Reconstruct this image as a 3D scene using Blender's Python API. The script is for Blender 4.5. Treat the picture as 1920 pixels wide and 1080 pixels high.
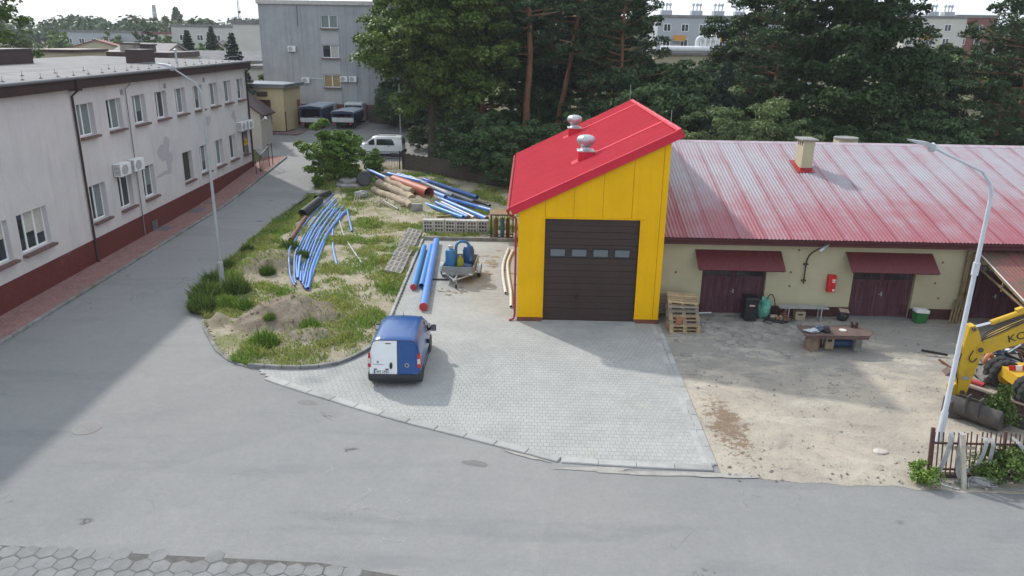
import bpy, bmesh, math, random
import numpy as np
from mathutils import Vector as V, Matrix, noise as mn
R = math.radians
random.seed(7)
sc = bpy.context.scene
C = sc.collection
for o in list(bpy.data.objects): bpy.data.objects.remove(o)

# ------------------------------------------------------------- camera
def make_camera():
    p, y, r = R(18.2), R(1.0), R(0.9)
    fw = V((-math.sin(y)*math.cos(p), math.cos(y)*math.cos(p), -math.sin(p)))
    rt = V((math.cos(y), math.sin(y), 0)); up = rt.cross(fw)
    rt2 = rt*math.cos(r) + up*math.sin(r); up2 = up*math.cos(r) - rt*math.sin(r)
    cd = bpy.data.cameras.new('camera'); cd.lens = 26.8125; cd.sensor_width = 36
    cd.clip_start = .1; cd.clip_end = 6000
    co = bpy.data.objects.new('camera', cd); C.objects.link(co)
    m = Matrix((rt2, up2, -fw)).transposed().to_4x4(); m.translation = (0, 0, 11)
    co.matrix_world = m
    sc.camera = co
make_camera()

# ------------------------------------------------------------- sky, sun, exposure
SUN = V((0.80, -0.92, -1.0)).normalized()          # direction the light travels
SUN_EL = math.asin(-SUN.z); SUN_AZ = math.atan2(-SUN.x, -SUN.y)   # azimuth from +Y towards +X
w = bpy.data.worlds.new('World'); sc.world = w; w.use_nodes = True
nt = w.node_tree; nt.nodes.clear()
sky = nt.nodes.new('ShaderNodeTexSky'); sky.sky_type = 'NISHITA'; sky.sun_disc = False
sky.sun_elevation = SUN_EL; sky.sun_rotation = SUN_AZ
sky.air_density = 1.0; sky.dust_density = 2.0; sky.ozone_density = 1.0; sky.altitude = 200
hs = nt.nodes.new('ShaderNodeHueSaturation'); hs.inputs['Saturation'].default_value = .5   # thin milky overcast
bgd = nt.nodes.new('ShaderNodeBackground'); bgd.inputs['Strength'].default_value = .105
out = nt.nodes.new('ShaderNodeOutputWorld')
veil = nt.nodes.new('ShaderNodeMix'); veil.data_type = 'RGBA'; veil.inputs[0].default_value = .72      # even veil of thin cloud over the whole sky
veil.inputs[7].default_value = (6.5, 7.2, 8.1, 1)
nt.links.new(sky.outputs[0], hs.inputs['Color']); nt.links.new(hs.outputs[0], veil.inputs[6]); nt.links.new(veil.outputs[2], bgd.inputs['Color'])
nt.links.new(bgd.outputs[0], out.inputs['Surface'])
sd = bpy.data.lights.new('sun', 'SUN'); sd.energy = 2.0; sd.angle = R(1.8); sd.color = (1, .95, .87)
so = bpy.data.objects.new('sun', sd); C.objects.link(so)
so.rotation_euler = SUN.to_track_quat('-Z', 'Y').to_euler(); so.location = (-60, 70, 60)
sc.view_settings.view_transform = 'Standard'; sc.view_settings.look = 'None'
sc.view_settings.gamma = 1; sc.view_settings.use_curve_mapping = False
sc.view_settings.exposure = 0.88
sc.render.engine = 'CYCLES'
sc.cycles.max_bounces = 6; sc.cycles.transparent_max_bounces = 8

# ------------------------------------------------------------- terrain
def gz(Y):
    if Y <= 46: return 0.
    t = min(Y-46, 44.)
    if t < 8: return .06*t*t/16
    if t < 36: return .06*(t-4)
    return 1.92 + .06*((t-36)-(t-36)**2/16)

# ------------------------------------------------------------- mesh helpers
class MB:
    """collects shapes; build() links them as ONE mesh object"""
    def __init__(s): s.v = []; s.f = []; s.mi = []; s.cur = 0
    def add(s, vs, fs):
        b = len(s.v); s.v += [tuple(q) for q in vs]
        s.f += [tuple(b+i for i in f) for f in fs]; s.mi += [s.cur]*len(fs); return s
    def box(s, x0, x1, y0, y1, z0, z1, M=None):
        vs = [V((x, y, z)) for z in (z0, z1) for y in (y0, y1) for x in (x0, x1)]
        if M: vs = [M @ q for q in vs]
        return s.add(vs, [(0,2,3,1),(4,5,7,6),(0,1,5,4),(2,6,7,3),(0,4,6,2),(1,3,7,5)])
    def cbox(s, c, d, M=None):
        return s.box(c[0]-d[0]/2, c[0]+d[0]/2, c[1]-d[1]/2, c[1]+d[1]/2, c[2]-d[2]/2, c[2]+d[2]/2, M)
    def rbox(s, x0, x1, y0, y1, z0, z1, b=.02, M=None):
        """box with chamfered vertical and top edges"""
        P = lambda i: [(x0+i+b, y0+i), (x1-i-b, y0+i), (x1-i, y0+i+b), (x1-i, y1-i-b), (x1-i-b, y1-i), (x0+i+b, y1-i), (x0+i, y1-i-b), (x0+i, y0+i+b)]
        vs = [V((x, y, z0)) for x, y in P(0)] + [V((x, y, z1-b)) for x, y in P(0)] + [V((x, y, z1)) for x, y in P(b)]
        if M: vs = [M @ q for q in vs]
        fs = [tuple(range(7, -1, -1)), tuple(range(16, 24))]
        for k in (0, 8):
            for i in range(8): j = (i+1) % 8; fs.append((k+i, k+j, k+8+j, k+8+i))
        return s.add(vs, fs)
    def bar(s, p, q, a, b=None, up=(0, 0, 1)):
        """rectangular bar from p to q; a across, b along up"""
        b = b or a; p, q = V(p), V(q); d = (q-p).normalized(); u = V(up)
        if abs(d.dot(u)) > .98: u = V((0, 1, 0))
        x = d.cross(u).normalized(); z = x.cross(d)
        vs = [e + x*i*a/2 + z*j*b/2 for e in (p, q) for i, j in ((-1,-1),(1,-1),(1,1),(-1,1))]
        return s.add(vs, [(3,2,1,0),(4,5,6,7),(0,1,5,4),(1,2,6,5),(2,3,7,6),(3,0,4,7)])
    def tube(s, path, r, n=10, cap=True, hollow=0):
        """r: number or list; hollow = wall thickness"""
        path = [V(p) for p in path]; k = len(path)
        rs = r if isinstance(r, (list, tuple)) else [r]*k
        def rings(rr):
            out = []; ref = None
            for i, p in enumerate(path):
                d = (path[min(i+1, k-1)] - path[max(i-1, 0)]).normalized()
                if ref is None:
                    ref = d.cross(V((0, 0, 1)));
                    if ref.length < .05: ref = d.cross(V((0, 1, 0)))
                x = ref - d*ref.dot(d); x.normalize(); ref = x; y = d.cross(x)
                out += [p + (x*math.cos(2*math.pi*j/n) + y*math.sin(2*math.pi*j/n))*rr[i] for j in range(n)]
            return out
        b = len(s.v); vs = rings(rs); fs = []
        for i in range(k-1):
            for j in range(n):
                l = (j+1) % n; fs.append((i*n+j, i*n+l, (i+1)*n+l, (i+1)*n+j))
        if hollow:
            m = len(vs); vs += rings([q-hollow for q in rs])
            for i in range(k-1):
                for j in range(n):
                    l = (j+1) % n; fs.append((m+i*n+l, m+i*n+j, m+(i+1)*n+j, m+(i+1)*n+l))
            for j in range(n):
                l = (j+1) % n; fs.append((j, m+j, m+l, l)); e = (k-1)*n; fs.append((e+l, m+e+l, m+e+j, e+j))
        elif cap: fs += [tuple(range(n-1, -1, -1)), tuple(range((k-1)*n, k*n))]
        return s.add(vs, fs)
    def lathe(s, prof, n=16, c=(0, 0, 0), M=None):
        vs = [V((c[0]+r*math.cos(2*math.pi*j/n), c[1]+r*math.sin(2*math.pi*j/n), c[2]+z)) for r, z in prof for j in range(n)]
        if M: vs = [M @ q for q in vs]
        fs = []
        for i in range(len(prof)-1):
            for j in range(n): l = (j+1) % n; fs.append((i*n+j, i*n+l, (i+1)*n+l, (i+1)*n+j))
        fs += [tuple(range(n-1, -1, -1)), tuple(range((len(prof)-1)*n, len(prof)*n))]
        return s.add(vs, fs)
    def prism(s, poly, y0, y1, M=None):
        """poly in (x, z), extruded along y"""
        k = len(poly); vs = [V((x, y, z)) for y in (y0, y1) for x, z in poly]
        if M: vs = [M @ q for q in vs]
        return s.add(vs, [tuple(range(k)), tuple(range(2*k-1, k-1, -1))] + [(i, k+i, k+(i+1) % k, (i+1) % k) for i in range(k)])
    def slab(s, poly, z0, z1, M=None):
        """poly in (x, y), extruded along z"""
        k = len(poly); vs = [V((x, y, z)) for z in (z0, z1) for x, y in poly]
        if M: vs = [M @ q for q in vs]
        return s.add(vs, [tuple(range(k-1, -1, -1)), tuple(range(k, 2*k))] + [(i, (i+1) % k, k+(i+1) % k, k+i) for i in range(k)])
    def quad(s, *p): return s.add(p, [tuple(range(len(p)))])
    def grid(s, fn, nu, nv):
        vs = [fn(i/nu, j/nv) for j in range(nv+1) for i in range(nu+1)]
        return s.add(vs, [(j*(nu+1)+i, j*(nu+1)+i+1, (j+1)*(nu+1)+i+1, (j+1)*(nu+1)+i) for j in range(nv) for i in range(nu)])
    def mesh(s, name, mats, smooth=False):
        me = bpy.data.meshes.new(name); me.from_pydata(s.v, [], s.f)
        for m in (mats if isinstance(mats, (list, tuple)) else [mats]): me.materials.append(m)
        if any(s.mi): me.polygons.foreach_set('material_index', s.mi)
        if smooth:
            me.polygons.foreach_set('use_smooth', [True]*len(me.polygons))
            if smooth != 'all':
                try: me.set_sharp_from_angle(angle=R(38))
                except Exception: pass
        me.update(); return me
    def build(s, name, mats, parent=None, smooth=False, loc=(0, 0, 0), rot=(0, 0, 0)):
        return link(name, s.mesh(name, mats, smooth), parent, loc, rot)

def link(name, data, parent=None, loc=(0, 0, 0), rot=(0, 0, 0)):
    o = bpy.data.objects.new(name, data); C.objects.link(o)
    o.location = loc; o.rotation_euler = rot
    if parent: o.parent = parent
    return o
def tag(o, label=None, cat=None, group=None, kind=None):
    if label: o['label'] = label
    if cat: o['category'] = cat
    if group: o['group'] = group
    if kind: o['kind'] = kind
    return o
def thing(name, label, cat, loc=(0, 0, 0), rz=0, group=None, kind=None):
    o = link(name, None, None, loc, (0, 0, rz)); o.empty_display_size = .2
    return tag(o, label, cat, group, kind)
KIDS = {}
def copytree(o, parent=None, loc=None, rot=None, label=None, group=None, deep=True):
    c = o.copy(); C.objects.link(c); c.parent = parent
    if loc is not None: c.location = loc
    if rot is not None: c.rotation_euler = rot
    if label: c['label'] = label
    if group: c['group'] = group
    if deep:
        for ch in [k for k in o.children]: copytree(ch, c)
    return c
def text_mesh(body, size, mat, depth=.004):
    cu = bpy.data.curves.new('lettering', 'FONT'); cu.body = body; cu.size = size; cu.extrude = depth
    cu.align_x = 'CENTER'; cu.align_y = 'CENTER'
    t = bpy.data.objects.new('lettering', cu); C.objects.link(t)
    me = bpy.data.meshes.new_from_object(t.evaluated_get(bpy.context.evaluated_depsgraph_get()))
    bpy.data.objects.remove(t); me.materials.clear(); me.materials.append(mat); return me

# ------------------------------------------------------------- material helpers
class NT:
    def __init__(s, name):
        s.m = bpy.data.materials.new(name); s.m.use_nodes = True
        s.t = s.m.node_tree; s.t.nodes.clear()
        s.o = s.t.nodes.new('ShaderNodeOutputMaterial')
        s.b = s.n('ShaderNodeBsdfPrincipled'); s.l(s.b.outputs[0], s.o.inputs[0])
        s.pos = s.n('ShaderNodeNewGeometry').outputs['Position']
        s.obj = s.n('ShaderNodeTexCoord').outputs['Object']
    def n(s, ty, **kw):
        d = s.t.nodes.new(ty)
        for k, v in kw.items(): setattr(d, k, v)
        return d
    def l(s, a, b): s.t.links.new(a, b)
    def set(s, inp, v):
        if hasattr(v, 'is_output') or hasattr(v, 'links'): s.l(v, inp)
        else: inp.default_value = v if not (isinstance(v, tuple) and len(v) == 3 and inp.type == 'RGBA') else v+(1,)
    def map(s, co, scale=(1, 1, 1), rot=(0, 0, 0), loc=(0, 0, 0)):
        d = s.n('ShaderNodeMapping'); s.l(co, d.inputs[0]); d.inputs['Scale'].default_value = scale
        d.inputs['Rotation'].default_value = rot; d.inputs['Location'].default_value = loc; return d.outputs[0]
    def noise(s, co, scale, detail=6, rough=.6, dist=0):
        d = s.n('ShaderNodeTexNoise'); s.l(co, d.inputs['Vector']); d.inputs['Scale'].default_value = scale
        d.inputs['Detail'].default_value = detail; d.inputs['Roughness'].default_value = rough; d.inputs['Distortion'].default_value = dist
        return d.outputs['Fac']
    def vor(s, co, scale, feature='F1', rand=1):
        d = s.n('ShaderNodeTexVoronoi', feature=feature); s.l(co, d.inputs['Vector']); d.inputs['Scale'].default_value = scale
        d.inputs['Randomness'].default_value = rand; return d.outputs['Distance']
    def ramp(s, f, a, b, c0=0, c1=1):
        d = s.n('ShaderNodeMapRange'); s.set(d.inputs['Value'], f)
        d.interpolation_type = 'SMOOTHSTEP'
        for k, v in zip(('From Min', 'From Max', 'To Min', 'To Max'), (a, b, c0, c1)): d.inputs[k].default_value = v
        return d.outputs[0]
    def math(s, op, a, b=0):
        d = s.n('ShaderNodeMath', operation=op); s.set(d.inputs[0], a); s.set(d.inputs[1], b); return d.outputs[0]
    def mix(s, f, a, b, mode='MIX'):
        d = s.n('ShaderNodeMix', data_type='RGBA', blend_type=mode, clamp_factor=True)
        s.set(d.inputs[0], f); s.set(d.inputs[6], a); s.set(d.inputs[7], b); return d.outputs[2]
    def val(s, col, f, lo, hi):
        """multiply colour by a factor running lo..hi with f"""
        k = s.ramp(f, 0, 1, lo, hi)
        d = s.n('ShaderNodeVectorMath', operation='SCALE'); s.set(d.inputs[0], col if not isinstance(col, tuple) else col); s.set(d.inputs['Scale'], k); return d.outputs[0]
    def rnd(s): return s.n('ShaderNodeObjectInfo').outputs['Random']
    def attr(s, name): return s.n('ShaderNodeAttribute', attribute_name=name).outputs['Fac']
    def bump(s, h, strength=.3, dist=.02):
        d = s.n('ShaderNodeBump'); s.l(h, d.inputs['Height']); d.inputs['Strength'].default_value = strength
        d.inputs['Distance'].default_value = dist; s.l(d.outputs[0], s.b.inputs['Normal'])
    def done(s, col, rough=.8, metal=0, spec=.4):
        s.set(s.b.inputs['Base Color'], col); s.set(s.b.inputs['Roughness'], rough)
        s.b.inputs['Metallic'].default_value = metal; s.b.inputs['Specular IOR Level'].default_value = spec
        return s.m

def pm(name, c1, c2=None, scale=2., rough=.7, bump=0, bscale=40, metal=0, spec=.4, vary=0, stretch=(1, 1, 1), lo=.4, hi=.65, grain=.12, world=False):
    """plain procedural material: two colours blended by noise, grain, bump, per-object variation"""
    t = NT(name); co = t.map(t.pos if world else t.obj, stretch)
    if c2 is None: c2 = tuple(x*.82 for x in c1)
    c = t.mix(t.ramp(t.noise(co, scale, 7, .65), lo, hi), c1, c2)
    g = t.noise(co, bscale, 3)
    if grain: c = t.val(c, g, 1-grain*1.5, 1+grain*1.5)
    if vary: c = t.val(c, t.rnd(), 1-vary, 1+vary)
    if bump: t.bump(g, bump, .02)
    return t.done(c, rough, metal, spec)
# ------------------------------------------------------------- ground materials
def m_asphalt():
    t = NT('asphalt'); p = t.pos
    big = t.noise(p, .09, 5, .6); mid = t.noise(p, .55, 6, .7, .6); fine = t.noise(p, 38, 3, .7); grit = t.noise(p, 140, 2)
    c = t.mix(t.ramp(big, .3, .7), (.205, .206, .206), (.238, .236, .231))
    c = t.mix(t.ramp(mid, .52, .75, 0, .55), c, (.262, .26, .252))                       # dusty worn patches
    trk = t.noise(t.map(p, (.16, 1.1, 1), (0, 0, R(4))), .8, 5, .6, .3)
    c = t.mix(t.ramp(trk, .5, .72, 0, .5), c, (.155, .158, .163))                        # long faint wheel tracks
    spot = t.vor(t.map(p, (1, 1.5, 1)), .33); sp2 = t.noise(p, 3, 3)
    c = t.mix(t.math('MULTIPLY', t.ramp(spot, .10, .04), t.ramp(sp2, .45, .6)), c, (.085, .083, .08))   # oil spots
    c = t.mix(t.ramp(t.noise(p, 7, 6, .8), .68, .82, 0, .5), c, (.30, .295, .285))
    ln = t.math('ABSOLUTE', t.math('SUBTRACT', t.noise(p, .22, 5, .55, 1.2), .5)); msk = t.ramp(t.noise(t.map(p, (1, 1, 1), loc=(4, 8, 0)), .16, 3), .52, .62)
    c = t.mix(t.math('MULTIPLY', t.ramp(ln, .0035, .0008, 0, .7), msk), c, (.07, .07, .07))             # hairline cracks
    pt = t.n('ShaderNodeTexVoronoi', feature='F1', distance='CHEBYCHEV'); t.l(t.map(p, (1, .8, 1), (0, 0, R(12))), pt.inputs['Vector']); pt.inputs['Scale'].default_value = .085
    c = t.val(c, t.ramp(pt.outputs['Color'], .2, .8), .955, 1.045)                                       # resurfaced areas, slightly different mixes
    c = t.mix(t.ramp(t.noise(t.map(p, (.5, 2.2, 1), (0, 0, R(-24))), .5, 6, .7, .4), .58, .75, 0, .45), c, (.265, .26, .25))
    c = t.val(c, t.noise(p, 8, 5, .75), .88, 1.12); c = t.val(c, t.noise(p, 2.3, 6, .7), .92, 1.08)
    c = t.val(c, fine, .70, 1.30); c = t.val(c, grit, .8, 1.2)
    t.bump(grit, .35, .012)
    return t.done(c, .88, 0, .3)
def m_dirt():
    t = NT('yard_dirt'); p = t.pos
    a = t.noise(p, .35, 7, .65, .8); b = t.noise(t.map(p, (1, 1.4, 1), loc=(7, 3, 0)), .8, 8, .72, .5); c_ = t.noise(p, 5, 5, .75); f = t.noise(p, 30, 4, .75)
    c = t.mix(t.ramp(a, .36, .62), (.425, .375, .305), (.33, .298, .255))
    # greyer and darker towards the building, edge broken up by noise
    y = t.n('ShaderNodeSeparateXYZ'); t.l(p, y.inputs[0])
    gr = t.math('ADD', t.ramp(y.outputs['Y'], 21.5, 27), t.ramp(b, .25, .75, -.5, .5))
    c = t.mix(t.ramp(gr, .3, .8, 0, .85), c, (.26, .248, .228))
    c = t.mix(t.ramp(b, .56, .74, 0, .6), c, (.20, .155, .115))
    c = t.mix(t.ramp(t.noise(t.map(p, (.7, 1.5, 1), loc=(2, 9, 0)), .55, 6, .7), .50, .68, 0, .75), c, (.485, .445, .37))
    # rusty brown spill along the kerb of the forecourt
    ctr = t.n('ShaderNodeVectorMath', operation='DISTANCE'); t.l(t.map(p, (1.25, .42, 0), loc=(-6.15*1.25, -20.6*.42, 0)), ctr.inputs[0])
    c = t.mix(t.ramp(t.math('ADD', ctr.outputs['Value'], t.ramp(c_, .2, .8, -.75, .75)), .75, .35, 0, .85), c, (.185, .125, .08))
    c = t.mix(t.ramp(c_, .55, .72, 0, .65), c, (.185, .15, .118)); c = t.mix(t.ramp(t.noise(t.map(p, (.8, 1.3, 1), loc=(11, 2, 0)), 1.5, 8, .78, .6), .56, .68, 0, .55), c, (.215, .18, .145))
    c = t.mix(t.math('MULTIPLY', t.ramp(f, .56, .66, 0, .9), t.ramp(t.noise(p, 1.3, 4), .42, .6)), c, (.07, .06, .05))
    c = t.mix(t.ramp(t.noise(p, 18, 4, .7), .64, .74, 0, .5), c, (.46, .43, .37))
    c = t.val(c, t.noise(p, 80, 2), .85, 1.15)
    t.bump(t.math('ADD', c_, t.math('MULTIPLY', f, .4)), .8, .06)
    return t.done(c, .95, 0, .15)
def m_island():
    t = NT('sandy_soil'); p = t.pos
    a = t.noise(p, .5, 7, .68, .6); b = t.noise(t.map(p, (1, 1, 1), loc=(5, 1, 2)), 1.6, 7, .7); f = t.noise(p, 26, 4, .75)
    c = t.mix(t.ramp(b, .35, .65), (.40, .355, .275), (.30, .26, .195))
    c = t.mix(t.ramp(a, .46, .64, 0, .75), c, (.17, .185, .07))
    c = t.mix(t.ramp(t.noise(p, 6, 5, .75), .57, .7, 0, .55), c, (.14, .15, .06))
    md = t.attr('mound')                                                  # tipped soil heaps are darker earth
    c = t.mix(md, c, t.mix(t.ramp(b, .35, .65), (.185, .150, .112), (.27, .228, .178)))
    c = t.val(c, f, .7, 1.3)
    t.bump(t.math('ADD', t.noise(p, 5, 5), t.math('MULTIPLY', f, .5)), .9, .08)
    return t.done(c, .95, 0, .1)
def m_ground():
    t = NT('rough_ground'); p = t.pos
    a = t.noise(p, .12, 7, .7); b = t.noise(p, 1.1, 6, .7); f = t.noise(p, 12, 4, .7)
    c = t.mix(t.ramp(a, .4, .62), (.062, .075, .026), (.13, .115, .07)); c = t.mix(t.ramp(b, .5, .7), c, (.05, .062, .022))
    c = t.val(c, f, .65, 1.35); t.bump(f, .6, .08); return t.done(c, .95, 0, .1)
def m_block(name, c1, c2, vary=.035):
    t = NT(name); p = t.pos
    c = t.mix(t.ramp(t.noise(p, .45, 6, .65), .35, .65), c1, c2)
    c = t.mix(t.ramp(t.noise(t.map(p, (1, 1, 1), loc=(3, 3, 3)), .9, 6, .75), .57, .74, 0, .55), c, (.40, .365, .30))     # blown sand
    c = t.mix(t.ramp(t.noise(p, 2.2, 6, .75), .63, .76, 0, .5), c, (.17, .16, .14))
    c = t.val(c, t.attr('v'), 1-vary, 1+vary); c = t.val(c, t.noise(p, 60, 3), .92, 1.08)
    t.bump(t.noise(p, 90, 3), .3, .01); return t.done(c, .85, 0, .3)
def m_redpave():
    t = NT('red_paving'); d = t.n('ShaderNodeTexBrick'); t.l(t.map(t.obj, (1, 1, 1)), d.inputs['Vector'])
    d.inputs['Scale'].default_value = 1; d.inputs['Brick Width'].default_value = .2; d.inputs['Row Height'].default_value = .1
    d.inputs['Mortar Size'].default_value = .006; d.inputs['Color1'].default_value = (.24, .125, .115, 1); d.inputs['Color2'].default_value = (.29, .165, .15, 1)
    d.inputs['Mortar'].default_value = (.11, .085, .08, 1)
    c = t.val(d.outputs['Color'], t.noise(t.pos, 1.2, 6, .7), .8, 1.2)
    c = t.val(c, t.noise(t.pos, 25, 3), .88, 1.12); t.bump(d.outputs['Fac'], -.4, .01); return t.done(c, .9, 0, .2)

ASPHALT = m_asphalt(); DIRT = m_dirt(); ISLAND = m_island(); GROUND = m_ground()
BLOCK = m_block('grey_paving_block', (.30, .305, .295), (.345, .348, .335)); REDPAVE = m_redpave()
KERB = pm('kerb_concrete', (.345, .345, .335), (.275, .272, .26), 1.2, .9, .3, 60, vary=.10, world=True)
KERBD = pm('old_kerb_concrete', (.22, .22, .215), (.15, .148, .14), 2, .9, .4, 50, vary=.14, world=True)
HEXM = pm('hex_slab_concrete', (.205, .206, .206), (.172, .172, .17), 2.5, .92, .5, 45, vary=.06, world=True)
CONC = pm('weathered_concrete', (.30, .295, .28), (.17, .165, .155), 2.5, .92, .4, 40, vary=.12)

# ------------------------------------------------------------- ground, road
ys = [-400, -60, 0] + list(range(46, 92, 2)) + [140, 400, 3500]
b = MB()
b.grid(lambda u, v: (-3500+7000*u, ys[round(v*(len(ys)-1))], gz(ys[round(v*(len(ys)-1))])-.03), 8, len(ys)-1)
tag(b.build('ground', GROUND), kind='structure')

def inside(poly, x, y):
    c = False; j = len(poly)-1
    for i in range(len(poly)):
        xi, yi = poly[i]; xj, yj = poly[j]
        if (yi > y) != (yj > y) and x < (xj-xi)*(y-yi)/(yj-yi)+xi: c = not c
        j = i
    return c
def strip(mb, rows, dz=0):
    """rows: (Y, x_left, x_right); follows the terrain"""
    vs = []; fs = []
    for Y, a, c in rows: vs += [(a, Y, gz(Y)+dz), (c, Y, gz(Y)+dz)]
    for i in range(len(rows)-1): fs.append((2*i, 2*i+1, 2*i+3, 2*i+2))
    return mb.add(vs, fs)
b = MB()
b.quad((-70, -25, 0), (70, -25, 0), (70, 31, 0), (-70, 31, 0))
rows = [(31, -20.5, -8), (46, -20.8, -8)]
for Y in range(48, 58, 2): rows.append((Y, -21, -12))
for Y in range(58, 94, 2): rows.append((Y, -21-max(0, Y-62)*.55, -14.5+max(0, min(8, (Y-58)*.7))))
strip(b, rows)
tag(b.build('road', ASPHALT), kind='structure')

# repaired cuts and a pale sand spill lying on the asphalt
b = MB(); rr = random.Random(3)
def blob(mb, cx, cy, rx, ry, z, n=26, ang=0, wob=.25, seed=0):
    q = random.Random(seed); ph = [q.uniform(0, 6.3) for _ in range(4)]
    vs = []
    for i in range(n):
        a = 2*math.pi*i/n; k = 1+wob*(math.sin(2*a+ph[0])*.5+math.sin(3*a+ph[1])*.35+math.sin(5*a+ph[2])*.25+math.sin(9*a+ph[3])*.15)
        x, y = rx*k*math.cos(a), ry*k*math.sin(a); vs.append((cx+x*math.cos(ang)-y*math.sin(ang), cy+x*math.sin(ang)+y*math.cos(ang), z))
    mb.add(vs, [tuple(range(n))])
SPILL = pm('spilled_sand', (.33, .32, .29), (.27, .26, .235), 3, .95, .5, 50, world=True)
for i, (x, y, a, c, an) in enumerate([(2.0, 18.0, 1.1, .09, 0), (3.7, 17.86, 1.3, .12, 0), (.1, 18.6, .7, .06, -.45), (5.5, 17.82, .7, .13, 0)]): blob(b, x, y, a, c, .013+.003*i, ang=an, seed=i, wob=.4)
tag(b.build('sand_spill', SPILL), 'pale sand washed out along the front kerb of the paved forecourt', 'sand', kind='stuff')

STAIN = pm('dark_damp_stain', (.125, .125, .122), (.155, .155, .15), 6, .7, world=True)
for i, (x, y, a, c, an, l) in enumerate([(-6.75, 21.5, .33, .16, -.1, 'dark oval stain on the asphalt below the island kerb'), (-1.25, 18.15, .36, .15, -.15, 'dark oval stain on the asphalt below the forecourt kerb')]):
    b = MB(); blob(b, x, y, a, c, .005, ang=an, seed=10+i, wob=.2); tag(b.build('road_stain', STAIN), l, 'stain', 'stains on the asphalt')
mh = thing('manhole_cover', 'round rusty manhole cover at the shadow edge on the left road', 'manhole cover', (-12.65, 19.55, .004))
MB().lathe([(.40, 0), (.40, .006), (.36, .008)], 26).build('frame', pm('rusty_cover_frame', (.215, .19, .185), (.19, .175, .17), 5, .8)); bpy.data.objects['frame'].parent = mh
MB().lathe([(.33, 0), (.33, .010), (.31, .012)], 26).build('lid', pm('asphalt_grey_lid', (.19, .187, .182), (.165, .162, .158), 8, .8, .4, 60), mh)
CHALK = pm('chalk_mark', (.33, .33, .325), (.27, .27, .265), 20, .9, world=True)
for i, (x, y, an, L_, l) in enumerate([(-3.15, 15.6, -.25, .42, 'lowest white chalk line on the asphalt'), (-3.0, 16.3, -.22, .36, 'second white chalk line from the bottom on the asphalt'), (-3.9, 16.6, .9, .3, 'slanting chalk line left of the others on the asphalt'), (-5.1, 17.6, .8, .26, 'short slanting chalk tick on the asphalt in the middle'), (-2.9, 14.75, -.15, .5, 'white chalk corner mark near the hexagonal slabs')]):
    b = MB(); M_ = Matrix.Translation((x, y, .0045)) @ Matrix.Rotation(an, 4, 'Z'); b.add([M_ @ V(q) for q in ((-L_/2, -.012, 0), (L_/2, -.010, 0), (L_/2, .012, 0), (-L_/2, .011, 0))], [(0, 1, 2, 3)]); b.add([M_ @ V(q) for q in ((L_/2, -.012, 0), (L_/2+.022, -.012, 0), (L_/2+.05, .14, 0), (L_/2+.03, .14, 0))], [(0, 1, 2, 3)])
    tag(b.build('chalk_mark', CHALK), l, 'road mark', 'survey marks on the asphalt')

# ------------------------------------------------------------- kerb stones
def resample(pl, step):
    pl = [V((p[0], p[1], 0)) for p in pl]; out = [pl[0]]; acc = 0
    L = [0]
    for i in range(1, len(pl)): L.append(L[-1]+(pl[i]-pl[i-1]).length)
    n = max(1, round(L[-1]/step))
    res = []
    for k in range(n+1):
        d = L[-1]*k/n; i = 1
        while i < len(pl)-1 and L[i] < d: i += 1
        t = (d-L[i-1])/max(1e-6, L[i]-L[i-1]); res.append(pl[i-1].lerp(pl[i], t))
    return res
def kerb_run(parent, pl, width, h, step, mat, zoff=-.08, name='kerb_stone', bev=.02):
    pts = resample(pl, step)
    for a, c in zip(pts[:-1], pts[1:]):
        d = c-a; ln = d.length-.01; mid = (a+c)/2
        z = gz(mid.y); tilt = math.atan2(gz(c.y)-gz(a.y), d.length)
        mb = MB().rbox(-ln/2, ln/2, -width/2, width/2, zoff, h, bev)
        o = mb.build(name, mat, parent, loc=(mid.x, mid.y, z+random.uniform(-.002, .002)), rot=(random.uniform(-.006, .006), -tilt, math.atan2(d.y, d.x)+random.uniform(-.006, .006)))

# ------------------------------------------------------------- forecourt
FRONT = [(-9.2, 23.92), (-8.57, 23.2), (-7.42, 22.51), (-6.12, 21.83), (-4.76, 21.09), (-3.45, 20.44), (-1.03, 19.38), (1.06, 18.42), (2.98, 18.26), (5.21, 18.15)]
ARC = [(-12.9, 28.5), (-12.4, 27.4), (-12.0, 26.78), (-11.15, 25.41), (-10.25, 24.44), (-9.52, 24.06), (-8.7, 23.95), (-8.12, 23.92), (-7.27, 23.98), (-6.5, 24.38), (-5.99, 25.04), (-5.6, 25.9), (-5.45, 27.2)]
COURT = [(x, y+.06) for x, y in FRONT] + [(5.2, 18.2), (5.36, 29.05), (-.3, 29.05), (-.42, 41.62), (-5.7, 41.62), (-5.38, 29.5), (-5.42, 27.2), (-5.58, 25.9), (-5.95, 25.08), (-6.46, 24.44), (-7.25, 24.05), (-8.12, 24.0), (-9.0, 24.0)]
def facemesh(name, verts, quads, attr, mat, smooth=False):
    me = bpy.data.meshes.new(name); n = len(verts); m = len(quads); k = quads.shape[1]
    me.vertices.add(n); me.vertices.foreach_set('co', verts.astype(np.float32).ravel())
    me.loops.add(m*k); me.loops.foreach_set('vertex_index', quads.astype(np.int32).ravel())
    me.polygons.add(m); me.polygons.foreach_set('loop_start', (np.arange(m)*k).astype(np.int32)); me.polygons.foreach_set('loop_total', np.full(m, k, np.int32))
    if attr is not None:
        a = me.attributes.new('v', 'FLOAT', 'FACE'); a.data.foreach_set('value', attr.astype(np.float32))
    me.polygons.foreach_set('use_smooth', np.full(m, bool(smooth))); me.materials.append(mat); me.update(calc_edges=True); me.validate(); return me
b = MB(); b.add([(x, y, .02) for x, y in COURT], [tuple(range(len(COURT)))])
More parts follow.
